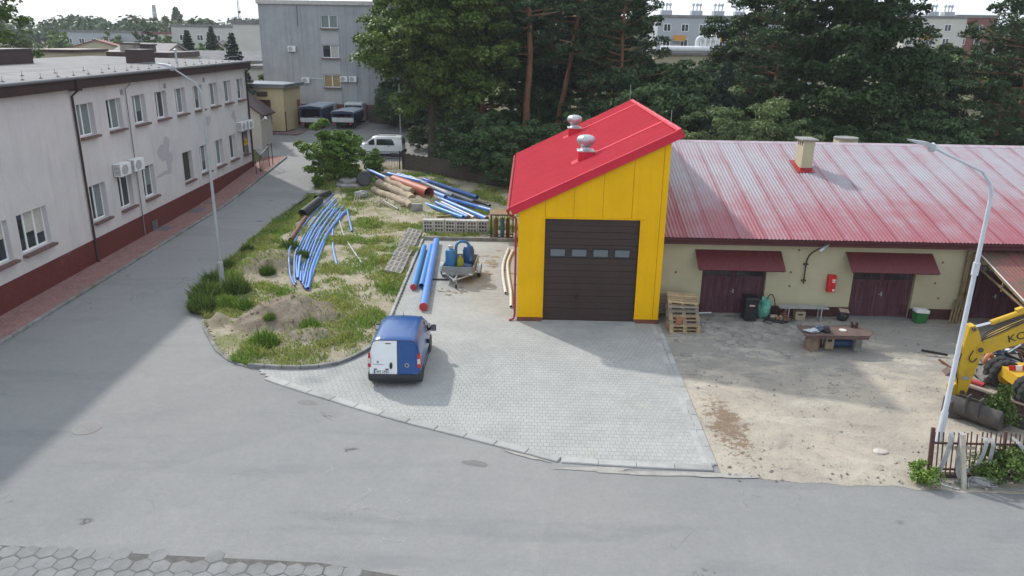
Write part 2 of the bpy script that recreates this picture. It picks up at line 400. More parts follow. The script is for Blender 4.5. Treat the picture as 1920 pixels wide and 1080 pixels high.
court = tag(b.build('forecourt', pm('joint_sand', (.25, .245, .23), (.20, .195, .18), 4, .95, world=True)), kind='structure')
vs = []; at = []; q = random.Random(5); bw, bl = .165, .2; row = 0; y = 17.9
while y < 41.7:
    x = -9.6 + (bw/2 if row % 2 else 0)
    while x < 5.5:
        if inside(COURT, x+bw/2, y+bl/2):
            z = .030+q.uniform(-.0008, .0008); g = .0015; c = .0045
            vs += [(x+g, y+g, .02), (x+bw-g, y+g, .02), (x+bw-g, y+bl-g, .02), (x+g, y+bl-g, .02), (x+c, y+c, z), (x+bw-c, y+c, z), (x+bw-c, y+bl-c, z), (x+c, y+bl-c, z)]
            at.append(q.random())
        x += bw
    y += bl; row += 1
nb = len(at); base = (np.arange(nb)*8)[:, None, None]
quads = (base + np.array([[4,5,6,7],[0,1,5,4],[1,2,6,5],[2,3,7,6],[3,0,4,7]])[None]).reshape(-1, 4)
o = link('paving_block', facemesh('paving_blocks', np.array(vs), quads, np.repeat(np.array(at), 5), BLOCK), court); o['kind'] = 'stuff'
kerb_run(court, FRONT[1:8], .3, .049, 1.0, KERB)
kerb_run(court, [(1.1, 18.42), (2.98, 18.27), (5.19, 18.17)], .3, .050, 1.0, KERB)
kerb_run(court, [(5.03, 18.36), (5.2, 28.95)], .2, .036, 1.0, KERB)
kerb_run(court, [(5.25, 18.33), (5.42, 28.95)], .2, .052, 1.0, KERB)
kerb_run(court, [(-5.44, 27.3), (-5.48, 29.5), (-5.82, 41.65)], .12, .13, 1.0, KERB, name='edging_stone', bev=.012)
kerb_run(court, [(-5.75, 41.76), (-.5, 41.76)], .14, .22, 1.0, KERBD, name='edging_stone', bev=.012)

MUD = pm('dried_mud', (.21, .16, .105), (.28, .225, .15), 6, .95, .5, 40, world=True)
b = MB(); q = random.Random(31)
for i in range(26):
    x, y = -1.75+q.gauss(0, .42), 36.6+q.gauss(0, 1.5); blob(b, x, y, q.uniform(.06, .24), q.uniform(.04, .13), .034+.0004*i, 12, q.uniform(-.5, .5), .5, 40+i)
for i in range(9): blob(b, -3.2+q.gauss(0, .5), 32.6+q.gauss(0, .35), q.uniform(.05, .2), q.uniform(.03, .09), .048+.0004*i, 12, q.uniform(-.5, .5), .5, 80+i)
tag(b.build('mud_patches', MUD), 'brown mud patches on the paved bay between trailer and hall', 'mud', kind='stuff')

# ------------------------------------------------------------- grass island
LEFT = [(-12.9, 28.5), (-13.6, 30), (-14.37, 31.85), (-14.83, 34.3), (-15.05, 37), (-15.23, 39.55), (-15.5, 45.9), (-15.4, 50), (-15.3, 53.5), (-15.6, 58.5)]
IPOLY = LEFT + [(-15.2, 63), (-4, 66), (-.35, 60), (-.35, 41.85), (-5.85, 41.85), (-5.52, 29.5), (-5.5, 27.3)] + ARC[::-1][1:]
def mounds(x, y):
    m = 0; h = 0
    for cx, cy, rx, ry, hh, k in ((-9.5, 28.8, 2.1, 2.0, .72, 1), (-10.6, 27.8, 1.0, 1.1, .34, 1), (-12.6, 36.0, 1.7, 2.4, .62, .7), (-8.0, 26.8, 1.2, .8, .28, .8), (-12.15, 27.95, .75, .6, .35, .55), (-7.3, 51.5, 2.6, 2.6, .35, .3)):
        d = math.hypot((x-cx)/rx, (y-cy)/ry) + mn.noise((x*1.3, y*1.3, 3.1))*.22
        if d < 1.15:
            f = max(0, 1-d/1.15); f = f*f*(3-2*f); h = max(h, hh*f*1.15); m = max(m, k*min(1, f*4))
    return h, m
def ih(x, y):
    h, m = mounds(x, y)
    n = mn.noise((x*.6, y*.6, 0))*.06 + mn.noise((x*2.3, y*2.3, 1))*.03 + (mn.noise((x*2.2, y*2.2, 6))*.16+mn.noise((x*5, y*5, 2))*.13+mn.noise((x*11, y*11, 2))*.08)*min(1, m*1.2)*(.4+h)
    return gz(y)+.10+n+h
def edge_dist(poly, x, y):
    best = 9
    for i in range(len(poly)):
        ax, ay = poly[i]; bx, by = poly[(i+1) % len(poly)]; dx, dy = bx-ax, by-ay
        t = max(0, min(1, ((x-ax)*dx+(y-ay)*dy)/(dx*dx+dy*dy+1e-9))); best = min(best, math.hypot(x-ax-t*dx, y-ay-t*dy))
    return best
def island():
    st = .16; xs = np.arange(-16, -.2, st); idx = {}; vs = []; fs = []; md = []
    yy = list(np.arange(23.8, 47, st))+list(np.arange(47, 66, .4))
    ins = {}
    for j, y in enumerate(yy):
        for i, x in enumerate(xs): ins[i, j] = inside(IPOLY, x, y)
    def vid(i, j):
        if (i, j) not in idx:
            x, y = xs[i], yy[j]; idx[i, j] = len(vs)
            e = min(1, edge_dist(IPOLY, x, y)/.5); z = ih(x, y)
            if not ins[i, j]: e = 0
            z0 = gz(y)+.035; vs.append((x, y, z0+(z-z0)*e)); md.append(mounds(x, y)[1])
        return idx[i, j]
    for j in range(len(yy)-1):
        for i in range(len(xs)-1):
            if ins[i, j] and ins[i+1, j] and ins[i, j+1] and ins[i+1, j+1]: fs.append([vid(i, j), vid(i+1, j), vid(i+1, j+1), vid(i, j+1)])
    me = bpy.data.meshes.new('verge'); me.from_pydata(vs, [], fs)
    a = me.attributes.new('mound', 'FLOAT', 'POINT'); a.data.foreach_set('value', md)
    me.materials.append(ISLAND); me.polygons.foreach_set('use_smooth', [True]*len(fs)); me.update()
    return tag(link('verge', me), kind='structure')
verge = island()
# soil skirt so that the ragged verge edge meets road and kerb
b = MB(); b.add([(x, y, gz(y)+.03) for x, y in ARC+[(-5.5, 29.5), (-8, 31), (-12.5, 30.5)]], [tuple(range(len(ARC)+3))])
strip(b, [(y, x-.12+.25*mn.noise((y*1.3, 0, 0)), x+2.5) for x, y in [tuple(map(float, (np.interp(k, [p[1] for p in LEFT], [p[0] for p in LEFT]), k))) for k in np.arange(28.6, 58, .35)]], .022)
tag(b.build('verge_skirt', ISLAND), kind='structure')
kerb_run(verge, ARC[:6], .14, .05, .5, KERBD, zoff=-.1, bev=.015)
kerb_run(verge, ARC[5:], .15, .15, .62, KERBD, bev=.015)

# ------------------------------------------------------------- dirt yard
def yard():
    edge = [(5.2, 17.72), (6, 17.76), (7.35, 17.62), (8.7, 17.52), (10.08, 17.5), (11, 17.36), (14, 17.3), (30, 17.2)]
    ex = [p[0] for p in edge]; ey = [p[1] for p in edge]
    b = MB(); nx, ny = 150, 100
    def fn(u, v):
        x = 5.36+u*u*.35*24.6+u*.65*24.6; y0 = float(np.interp(x, ex, ey))+mn.noise((x*1.7, 5, 0))*.12+mn.noise((x*6, 5, 0))*.05
        y = y0+(30.6-y0)*v; k = min(1, v*12)*min(1, (x-5.3)*2)
        z = .006+k*(.02+.05*mn.noise((x*.5, y*.5, 4))+.025*mn.noise((x*2.1, y*2.1, 4))+.012*mn.noise((x*6, y*6, 4))); return (x, y, max(.006, z))
    b.grid(fn, nx, ny); return tag(b.build('yard', DIRT, smooth=True), kind='structure')
yard_o = yard()

# hexagonal slabs: bottom-left pavement and worn slabs in the yard
def hexmesh(r, h, irr=0, seed=0):
    q = random.Random(seed); P = [(math.cos(R(30+60*i))*r*(1+q.uniform(-irr, irr)), math.sin(R(30+60*i))*r*(1+q.uniform(-irr, irr))) for i in range(6)]
    k = 1-.02/r
    vs = [(x, y, -.06) for x, y in P]+[(x, y, h-.012) for x, y in P]+[(x*k, y*k, h) for x, y in P]
    fs = [tuple(range(12, 18))]+[(a+i, a+(i+1) % 6, a+6+(i+1) % 6, a+6+i) for a in (0, 6) for i in range(6)]
    return MB().add(vs, fs)
b = MB(); b.quad((-16, 9, -.004), (-1, 9, -.004), (-1, 14.6, -.004), (-16, 14.6, -.004))
for v in range(len(b.v)): b.v[v] = (b.v[v][0], b.v[v][1], .004)
HE = [(-16, 14.25), (-11.64, 14.19), (-10.4, 14.14), (-8.92, 14.06), (-7.35, 14.01), (-5.57, 13.98), (-4.35, 13.85), (-3.39, 13.7), (-2.31, 13.5), (-1, 13.0)]
b = MB(); b.add([(x, y+.03*math.sin(x*7)+.02*math.sin(x*17), .004) for x, y in HE]+[(-1, 9, .004), (-16, 9, .004)], [tuple(range(len(HE)+2))])
pave = tag(b.build('pavement', pm('paving_joint_dirt', (.09, .088, .084), (.125, .12, .112), 5, .95, .4, world=True)), kind='structure')
hm = [hexmesh(.236, .014, .03, k).mesh('hex_slab', HEXM) for k in range(5)]
q = random.Random(2); j = 0
for j in range(0, 16):
    y = 14.0-j*.362
    for i in range(-1, 32):
        x = -13.4+i*.418+(.209 if j % 2 else 0)
        lim = float(np.interp(x, [p[0] for p in HE], [p[1] for p in HE]))
        if y+.03+.05*math.sin(x*5) < lim and x < -1.4 and y > 11.6:
            link('hex_slab', q.choice(hm), pave, (x+q.uniform(-.012, .012), y+q.uniform(-.012, .012), q.uniform(-.006, .006)), (q.uniform(-.02, .02), q.uniform(-.02, .02), q.choice((0, 1, 2))*R(60)+q.uniform(-.03, .03)))
HEXY = pm('worn_hex_slab', (.285, .27, .245), (.21, .195, .175), 2.5, .92, .5, 45, vary=.14, world=True)
hy = [hexmesh(.225, .0, .06, 20+k).mesh('hex_slab', HEXY) for k in range(4)]
for j in range(12):
    for i in range(14):
        x = 5.95+i*.40+(.2 if j % 2 else 0); y = 25.9+j*.345
        keep = .92 if y > 27.3 else .55
        if y < 30.2 and q.random() < keep and not (x > 9.9 and y < 27.5): link('hex_slab', q.choice(hy), yard_o, (x+q.uniform(-.02, .02), y+q.uniform(-.02, .02), .046+q.uniform(-.02, .016)), (q.uniform(-.03, .03), q.uniform(-.03, .03), q.uniform(-.06, .06)))
# loose pebbles and crumbs
def pebbles(name, label, n, fn, mat, smin, smax, seed):
    q = np.random.default_rng(seed); vs = []; fs = []; k = 0
    octa = np.array([(1,0,0),(-1,0,0),(0,1,0),(0,-1,0),(0,0,.7),(0,0,-.5)], float); tri = np.array([(0,2,4),(2,1,4),(1,3,4),(3,0,4),(2,0,5),(1,2,5),(3,1,5),(0,3,5)])
    for i in range(n):
        p = fn(q)
        if p is None: continue
        sz = smin*(smax/smin)**(q.random()**2.5); vs.append(octa*sz*q.uniform(.6, 1.3, (6, 3))+np.array(p)); fs.append(tri+6*k); k += 1
    o = link(name, facemesh(name, np.concatenate(vs), np.concatenate(fs), q.random(8*k), mat)); return tag(o, label, 'stones', kind='stuff')
STONE = pm('pebble_stone', (.13, .115, .10), (.30, .28, .25), 9, .95, world=True, lo=.42, hi=.58)
def yfn(q):
    x, y = q.uniform(5.5, 19), q.uniform(17.6, 30.2)
    return (x, y, .03) if mn.noise((x*.7, y*.7, 9))+q.uniform(-.5, .5) > .0 else None
pebbles('pebble_scatter', 'loose dark pebbles and crumbs strewn over the sandy dirt yard', 5200, yfn, STONE, .010, .055, 1)
def vfn(q):
    x, y = q.uniform(-13, -5.6), q.uniform(24, 40)
    return (x, y, ih(x, y)) if inside(IPOLY, x, y) and edge_dist(IPOLY, x, y) > .3 and (mounds(x, y)[1] > .2 or q.random() < .3) else None
pebbles('soil_clods', 'earth clods and stones scattered on the soil heaps of the verge', 1300, vfn, pm('soil_clod', (.13, .105, .08), (.21, .18, .145), 5, .95, world=True), .02, .12, 2)
# ------------------------------------------------------------- building materials
def m_sheet(name, col, rough=.38, spec=.5):
    t = NT(name); c = t.val(col, t.noise(t.pos, .8, 5), .9, 1.1); c = t.val(c, t.noise(t.map(t.pos, (5, 5, .25)), 1.5, 5, .7), .93, 1.07); c = t.val(c, t.noise(t.pos, 14, 4, .7), .93, 1.07)
    return t.done(c, t.ramp(t.noise(t.pos, 3, 4), .3, .7, rough-.06, rough+.1), 0, spec)
YEL = m_sheet('yellow_coated_steel', (.74, .405, .003), .55, .12); YELJ = m_sheet('yellow_joint', (.42, .26, .008), .6)
REDR = m_sheet('red_coated_steel', (.52, .022, .045), .5, .22); REDP = m_sheet('dark_red_pipe', (.30, .016, .018), .4)
BROWN = pm('brown_door_steel', (.042, .024, .020), (.034, .019, .016), 2, .5, .25, 120, spec=.4)
BLACK = pm('black_plastic', (.014, .014, .016), (.02, .02, .022), 4, .5)
PLINTHB = pm('brown_plinth', (.20, .075, .045), (.15, .055, .035), 3, .8)
GLASS = NT('window_glass').done((.022, .028, .034), .06, 0, .7)
GALV = pm('galvanised_steel', (.46, .48, .50), (.36, .38, .40), 3, .42, .1, 30, metal=.55, spec=.5)
WHITEP = pm('white_paint', (.72, .73, .73), (.64, .65, .65), 3, .5)
def m_stucco(name, c1, c2, c3, streak=.35):
    t = NT(name); p = t.pos
    c = t.mix(t.ramp(t.noise(p, .5, 6, .7), .35, .68), c1, c2)
    st = t.noise(t.map(p, (1.6, 1.6, .12)), 1.3, 6, .7)
    c = t.mix(t.ramp(st, .5, .78, 0, streak), c, c3)
    c = t.mix(t.ramp(t.noise(p, 2.2, 7, .75), .6, .75, 0, .3), c, c3)
    c = t.val(c, t.noise(p, 40, 3), .93, 1.07); t.bump(t.noise(p, 70, 3), .3, .01)
    return t.done(c, .92, 0, .15)
CREAM = m_stucco('cream_render', (.45, .415, .285), (.41, .375, .255), (.35, .315, .215))
def m_oldpaint(name, c1, c2, c3):
    t = NT(name); p = t.map(t.pos, (6, 6, .55)); c = t.mix(t.ramp(t.noise(p, 1.3, 7, .75, .4), .4, .62), c1, c2)
    c = t.mix(t.ramp(t.noise(t.map(t.pos, (9, 9, 1.2), loc=(3, 1, 4)), 1.1, 6, .8), .55, .72, 0, .8), c, c3); return t.done(c, .75, 0, .3)
PURPLE = m_oldpaint('flaking_maroon_paint', (.075, .022, .034), (.115, .055, .068), (.16, .10, .11))
MAROON = m_sheet('maroon_sheet', (.105, .018, .022), .5); MAROOND = m_sheet('maroon_fascia', (.085, .016, .022), .55)
MAROONPL = pm('maroon_plinth', (.085, .032, .030), (.06, .025, .024), 3, .85)

def m_fadedroof():
    """red paint chalked to lilac grey; red survives at the eaves, along sheet overlaps and in streaks"""
    t = NT('faded_red_roof'); p = t.pos
    sp = t.n('ShaderNodeSeparateXYZ'); t.l(p, sp.inputs[0])
    sx = t.math('ADD', t.math('MULTIPLY', t.math('SUBTRACT', sp.outputs['X'], 5.44), 1/1.05), t.ramp(t.noise(p, .7, 3), .3, .7, -.04, .04))
    u = t.math('FRACT', sx); cell = t.n('ShaderNodeTexWhiteNoise', noise_dimensions='1D'); t.l(t.math('FLOOR', sx), cell.inputs['W'])
    edge = t.math('MAXIMUM', t.ramp(u, .70, .97), t.ramp(u, .10, .0, 0, .6))
    slope = t.ramp(sp.outputs['Y'], 29.5, 36.5, 1, 0)
    st = t.noise(t.map(p, (5.5, .22, .22)), 1.0, 6, .7); bl = t.noise(t.map(p, (1.1, .55, .5)), .75, 6, .68, .3); bd = t.noise(t.map(p, (.35, 2.2, 2), loc=(3, 0, 0)), .8, 4, .6)
    f = t.math('ADD', t.math('MULTIPLY', slope, .62), t.math('MULTIPLY', edge, .26))
    f = t.math('ADD', f, t.math('MULTIPLY', t.math('SUBTRACT', st, .5), .55)); f = t.math('ADD', f, t.math('MULTIPLY', t.math('SUBTRACT', bl, .5), 1.1))
    f = t.math('ADD', f, t.math('MULTIPLY', t.math('SUBTRACT', bd, .5), .35)); f = t.math('ADD', f, t.math('MULTIPLY', t.math('SUBTRACT', cell.outputs['Value'], .5), .12))
    c = t.mix(t.ramp(f, -.22, .82), (.30, .288, .322), (.265, .072, .092))
    c = t.mix(t.ramp(t.noise(t.map(p, (9, .5, .5)), 1.3, 5, .75), .66, .8, 0, .35), c, (.16, .06, .06))
    c = t.val(c, t.noise(p, 30, 3), .9, 1.1)
    return t.done(c, .5, 0, .4)
FADED = m_fadedroof()

# ------------------------------------------------------------- the yellow hall
HX, HY = -.3, 29.14
hall = thing('yellow_hall', 'tall yellow steel-panel hall with red mono-pitch roof and brown sectional gate', 'garage', (HX, HY, 0))
SL = .4873; zr = lambda x: 4.69+SL*(x+.32)
W, D = 5.73, 14.1
top = lambda x: zr(x)-.13
def panel(poly, y0=0., y1=.09):
    MB().prism(poly, y0, y1).build('wall_panel', YEL, hall)
g = .008
panel([(0, .24), (1.05-g, .24), (1.05-g, top(1.05-g)), (0, top(0))])
for a, c in ((1.05, 2.15), (2.15, 3.27), (3.27, 4.4)): panel([(a+g, 4.36), (c-g, 4.36), (c-g, top(c-g)), (a+g, top(a+g))])
panel([(4.4+g, 4.36), (4.75, 4.36), (4.75, .24), (5.5-g, .24), (5.5-g, top(5.5-g)), (4.4+g, top(4.4+g))])
panel([(5.5+g, .24), (W, .24), (W, top(W)), (5.5+g, top(5.5+g))])
b = MB().box(0.01, 1.05, .05, .2, .2, top(0)-.02).prism([(1.05, 4.3), (4.75, 4.3), (4.75, top(4.75)-.03), (1.05, top(1.05)-.03)], .05, .2).prism([(4.75, .2), (W-.01, .2), (W-.01, top(W)-.03), (4.75, top(4.75)-.03)], .05, .2)
b.build('panel_joint_backing', YELJ, hall)
# side and rear walls, panel by panel
for k in range(12):
    y0 = .2+k*(D-.3)/12; y1 = .2+(k+1)*(D-.3)/12
    MB().box(0, .1, y0+g, y1-g, .24, top(0)).build('wall_panel', YEL, hall)
    MB().box(W-.1, W, y0+g, y1-g, .24, top(W)-.03).build('wall_panel', YEL, hall)
MB().prism([(0, .24), (W, .24), (W, top(W)), (0, top(0))], D-.1, D).build('rear_wall', YEL, hall)
MB().box(.05, W-.05, .25, D-.11, .2, .3).build('floor_slab', CONC, hall)
MB().box(0.012, 1.05, .012, .18, -.02, .2).box(4.75, W-.012, .012, .18, -.02, .2).box(.012, .1, .2, D-.02, -.02, .2).box(W-.1, W-.012, .2, D-.02, -.02, .2).build('plinth', PLINTHB, hall)
MB().box(-.015, 1.07, -.03, .05, .2, .236).box(4.73, W+.015, -.03, .05, .2, .236).box(.9, 4.95, -.035, .04, 4.305, 4.352).box(1.0, 1.05, -.025, .05, .236, 4.3).box(4.75, 4.8, -.025, .05, .236, 4.3).build('edge_trim', YEL, hall)
MB().box(1.0, 4.8, -.35, .12, -.01, .056).build('door_sill', KERB, hall)
# sectional door
door = MB().box(1.05, 4.75, .13, .16, .06, 4.3).build('sectional_door', BROWN, hall)
nsec = 8; sh = 4.24/nsec
for k in range(nsec):
    z = .06+k*sh
    for a, c in (((1.06, 2.30), (2.325, 3.25), (3.275, 4.74)) if k < 4 else ((1.06, 4.74),)):
        MB().rbox(a, c, 0, sh/2-.005, -.02, .03, .006, Matrix.Translation((0, .10, z+.002)) @ Matrix.Rotation(R(90), 4, 'X')).rbox(a, c, 0, sh/2-.008, -.02, .03, .006, Matrix.Translation((0, .10, z+sh/2+.001)) @ Matrix.Rotation(R(90), 4, 'X')).build('door_section', BROWN, door)
for x in (1.25, 2.10, 2.95, 3.80):
    MB().box(x, x+.66, .035, .075, 2.74, 2.78).box(x, x+.66, .035, .075, 3.06, 3.10).box(x, x+.045, .035, .075, 2.78, 3.06).box(x+.615, x+.66, .035, .075, 2.78, 3.06).build('window_frame', BLACK, door)
    MB().box(x+.045, x+.615, .045, .062, 2.78, 3.06).build('pane', NT('milky_pane').done((.12, .135, .15), .15, 0, .5) if x == 1.25 else bpy.data.materials['milky_pane'], door)
MB().box(2.295, 2.33, .055, .075, .06, 2.22).box(3.245, 3.28, .055, .075, .06, 2.22).box(2.33, 3.245, .055, .075, 2.18, 2.22).build('wicket_frame', BROWN, door)
MB().rbox(2.36, 2.40, .02, .062, .98, 1.16, .008).tube([(2.38, .03, 1.1), (2.38, -.02, 1.1), (2.50, -.02, 1.1)], .011, 6).build('handle', BLACK, door)
# roof
th = math.atan(SL); LR = 6.32/math.cos(th)
MR = Matrix.Translation((-.32, 0, 4.69)) @ Matrix.Rotation(-th, 4, 'Y')
def ribbed(y0, y1, L, pitch=.2, rh=.035):
    b = MB(); prof = []; y = y0
    while y < y1-.01:
        prof += [(y, 0), (y+.115, 0), (y+.135, rh), (y+.18, rh)]; y += pitch
    prof.append((y1, 0)); n = len(prof)
    vs = [MR @ V((x, yy, zz)) for x in (0, L) for yy, zz in prof]
    b.add(vs, [(i, n+i, n+i+1, i+1) for i in range(n-1)]); return b
roofmesh = ribbed(0, 1.0, LR).mesh('roof_sheet', REDR)
for k in range(14): link('roof_sheet', roofmesh, hall, (0, -.08+k*1.015, 0), (0, 0, 0))
b = MB()
for y0, y1 in ((-.16, -.085), (D+.06, D+.13)):
    b.add([MR @ V(q) for q in [(-.02, y0, .06), (LR+.02, y0, .06), (LR+.02, y1+.06, .06), (-.02, y1+.06, .06), (-.02, y0, -.27), (LR+.02, y0, -.27), (LR+.02, y1+.0, -.27), (-.02, y1+.0, -.27)]], [(0, 1, 2, 3), (4, 7, 6, 5), (0, 4, 5, 1), (2, 6, 7, 3), (0, 3, 7, 4), (1, 5, 6, 2)])
b.add([MR @ V((x, y, z)) for x in (LR-.12, LR+.07) for y in (-.14, D+.1) for z in (-.28, .075)], [(0, 1, 3, 2), (4, 6, 7, 5), (0, 4, 5, 1), (2, 3, 7, 6), (1, 5, 7, 3), (0, 2, 6, 4)])
b.build('roof_trim', REDR, hall)
b = MB(); b.add([MR @ V((x, y, z)) for x in (.02, LR-.02) for y in (-.05, D+.02) for z in (-.14, -.012)], [(0, 1, 3, 2), (4, 6, 7, 5), (0, 4, 5, 1), (2, 3, 7, 6), (1, 5, 7, 3), (0, 2, 6, 4)]); b.build('roof_core', REDP, hall)
b = MB().tube([(-.41, -.12, 4.6), (-.41, D+.1, 4.6)], .075, 10); b.build('gutter', REDP, hall, True)
MB().tube([(-.41, .12, 4.55), (-.40, .12, 4.42), (-.09, .1, 4.25), (-.09, .1, .25), (-.13, .02, .1), (-.3, -.08, .06)], .045, 10).tube([(-.09, .1, 3.1), (-.09, .1, 3.16)], .056, 10).tube([(-.09, .1, 1.5), (-.09, .1, 1.56)], .056, 10).build('downpipe', REDP, hall, True)
def vent(x, y):
    z0 = zr(x); v = MB().box(x-.32, x+.32, y-.32, y+.32, z0-.25, z0+.30).build('vent_base', REDR, hall)
    MB().add([MR @ V(((x+.32)/math.cos(th)+dx, y+dy, .045)) for dx, dy in ((-.62, -.42), (.6, -.42), (.6, .42), (-.62, .42))], [(0, 1, 2, 3)]).build('flashing', REDR, v)
    MB().rbox(x-.36, x+.36, y-.36, y+.36, z0+.30, z0+.36, .02).lathe([(.25, 0), (.21, .04), (.19, .10), (.23, .15)], 20, (x, y, z0+.36)).build('vent_collar', GALV, v, True)
    # lobed, vaned turbine head
    n = 40; prof = [(.16, 0), (.27, .05), (.35, .14), (.385, .24), (.37, .34), (.30, .42), (.18, .47), (.06, .485)]
    vs = []; fs = []
    for k, (r, z) in enumerate(prof):
        for j in range(n): a = 2*math.pi*j/n; rr_ = r*(1+.045*math.cos(10*a+k*.35)*(1 if 0 < k < 7 else .3)); vs.append((x+rr_*math.cos(a), y+rr_*math.sin(a), z0+.50+z))
    for k in range(len(prof)-1):
        for j in range(n): fs.append((k*n+j, k*n+(j+1) % n, (k+1)*n+(j+1) % n, (k+1)*n+j))
    fs += [tuple(range(n-1, -1, -1)), tuple(range((len(prof)-1)*n, len(prof)*n))]
    MB().add(vs, fs).build('turbine_head', GALV, v, 'all')
    b = MB(); a0 = (x+.32+.32)/math.cos(th); b.add([MR @ V(q) for q in [(a0, y-.16, .055), (LR-.12, y-.16, .055), (LR-.12, y+.16, .055), (a0, y+.16, .055), (a0, y-.16, .02), (LR-.12, y-.16, .02), (LR-.12, y+.16, .02), (a0, y+.16, .02)]], [(0, 1, 2, 3), (0, 4, 5, 1), (2, 6, 7, 3), (0, 3, 7, 4)])
    b.build('flashing_strip', REDR, v)
vent(2.75, 3.3); vent(2.75, 11.9)
MB().tube([(W+.2, 1.6, zr(W)+.1), (W+.2, 1.6, zr(W)+.75)], .010, 5).tube([(W+.1, D-.3, zr(W)+.1), (W+.1, D-.3, zr(W)+1.0)], .010, 5).tube([(W+.22, k*.9, zr(W)+.19+.04*(k % 2)) for k in range(16)], .008, 4).build('lightning_rod', GALV, hall)

# ------------------------------------------------------------- wall with openings (local frame: x along, outward = -y)
def wall_mb(x0, x1, z0, z1, ops, depth, back=True, y=0.):
    xs = sorted({x0, x1, *[v for o in ops for v in (o[0], o[1])]}); zs = sorted({z0, z1, *[v for o in ops for v in (o[2], o[3])]})
    b = MB()
    for i in range(len(xs)-1):
        for j in range(len(zs)-1):
            cx, cz = (xs[i]+xs[i+1])/2, (zs[j]+zs[j+1])/2
            if any(o[0] < cx < o[1] and o[2] < cz < o[3] for o in ops): continue
            b.quad((xs[i], y, zs[j]), (xs[i+1], y, zs[j]), (xs[i+1], y, zs[j+1]), (xs[i], y, zs[j+1]))
    for a, c, d, e in ops:
        b.quad((a, y, d), (a, y, e), (a, y+depth, e), (a, y+depth, d)); b.quad((c, y, d), (c, y+depth, d), (c, y+depth, e), (c, y, e))
        b.quad((a, y, e), (c, y, e), (c, y+depth, e), (a, y+depth, e)); b.quad((a, y, d), (a, y+depth, d), (c, y+depth, d), (c, y, d))
    return b

# ------------------------------------------------------------- the long cream building
BX, BY = 5.47, 30.4
cream = thing('long_workshop', 'long low cream workshop with faded red corrugated roof and maroon gates', 'building', (BX, BY, 0))
X = lambda x: x-BX
LW = 22.0
ops = [(X(7.35), X(10.0), 0, 2.03), (X(13.56), X(16.13), 0, 2.0), (X(18.25), X(20.9), 0, 2.42)]
b = wall_mb(0, LW, 0, 3.6, ops, .32)
b.quad((0, 0, 0), (0, 0, 3.6), (0, 18, 3.6), (0, 18, 0)); b.quad((LW, 0, 0), (LW, 18, 0), (LW, 18, 3.6), (LW, 0, 3.6)); b.quad((0, 18, 0), (0, 18, 3.6), (LW, 18, 3.6), (LW, 18, 0))
b.add([(x, y, z) for x in (0, LW) for y, z in ((0, 3.6), (18, 3.6), (9.1, 5.98))], [(0, 2, 1), (3, 4, 5)])
b.build('wall', CREAM, cream)
for a, c in ((0, X(7.35)), (X(10.0), X(13.56)), (X(16.13), X(18.25)), (X(20.9), LW)): MB().box(a, c, -.025, .1, -.02, .47).build('plinth', MAROONPL, cream)
def gate_leaf(x0, x1, z1, glass, y=.17, sub=2):
    b = MB().box(x0, x1, y+.04, y+.07, 0.03, z1)
    n = round((x1-x0)/.13); w_ = (x1-x0)/n
    for k in range(n): b.box(x0+k*w_+.006, x0+(k+1)*w_-.006, y+.015+.006*(k % 2), y+.045, .05, z1-.36 if glass else z1-.03)
    for z in (.05, .62, z1-.42): b.box(x0+.01, x1-.01, y, y+.03, z, z+.11)
    b.box(x0, x0+.09, y-.002, y+.03, .03, z1); b.box(x1-.09, x1, y-.002, y+.03, .03, z1); b.box(x0+.09, x1-.09, y-.001, y+.03, z1-.06, z1)
    lf = b.build('gate_leaf', PURPLE, cream)
    if glass:
        m = 3; pw = (x1-x0-.2)/m
        for k in range(m): MB().box(x0+.1+k*pw+.02, x0+.1+(k+1)*pw-.02, y+.02, y+.035, z1-.32, z1-.08).build('pane', GLASS, lf)
    return lf
for (a, c, z) in ((X(7.37), X(9.98), 2.0), (X(13.58), X(16.11), 1.97), (X(18.27), X(20.88), 2.40)):
    m = (a+c)/2; gate_leaf(a, m-.006, z, True); lf = gate_leaf(m+.006, c, z, True)
    MB().box(m+.03, m+.08, .12, .17, .95, 1.12).tube([(m-.06, .14, 1.02), (m+.05, .12, 1.02)], .012, 6).build('padlock_hasp', GALV, lf)
    MB().box(a-.02, c+.02, -.3, .3, -.04, .035).build('threshold', HEXM, lf)
# corrugated sheets
def corr(L, wid, pitch=.15, amp=.018, per=6, mat=None, name='roof_sheet', edge=0):
    n = round(wid/pitch)*per; b = MB(); vs = []
    for y in (0, L):
        for i in range(n+1): x = wid*i/n; vs.append((x, y, amp*math.sin(2*math.pi*i/per)))
    b.add(vs, [(i, i+1, n+1+i+1, n+1+i) for i in range(n)]); return b.mesh(name, mat, 'all')
EY, EZ, RY, RZ = -.55, 3.47, 9.1, 6.1
pit = math.atan2(RZ-EZ, RY-EY); Lr = math.hypot(RZ-EZ, RY-EY)
sh_full = corr(Lr+.02, 1.08, mat=FADED)
for k in range(21):
    link('roof_sheet', sh_full, cream, (k*1.05-.03, EY, EZ+.004*(k % 2)), (pit, 0, random.uniform(-.0012, .0012)))
MB().add([(-.05, RY+.05, RZ), (LW+.1, RY+.05, RZ), (LW+.1, 18.6, 3.4), (-.05, 18.6, 3.4)], [(0, 1, 2, 3)]).build('rear_roof_slope', FADED, cream)
b = MB(); b.prism([(-.16, -.075), (-.15, -.03), (0, .065), (.15, -.03), (.16, -.075), (0, .03)], 0, LW, Matrix.Translation((0, RY, RZ)) @ Matrix.Rotation(R(-90), 4, 'Z'))
b.build('ridge_cap', pm('faded_ridge', (.50, .42, .45), (.40, .28, .32), 2, .4), cream)
MB().box(0, LW, EY+.12, EY+.16, 3.16, 3.42).box(0, LW, EY+.16, -.001, 3.2, 3.24).build('fascia', MAROOND, cream)
b = MB()
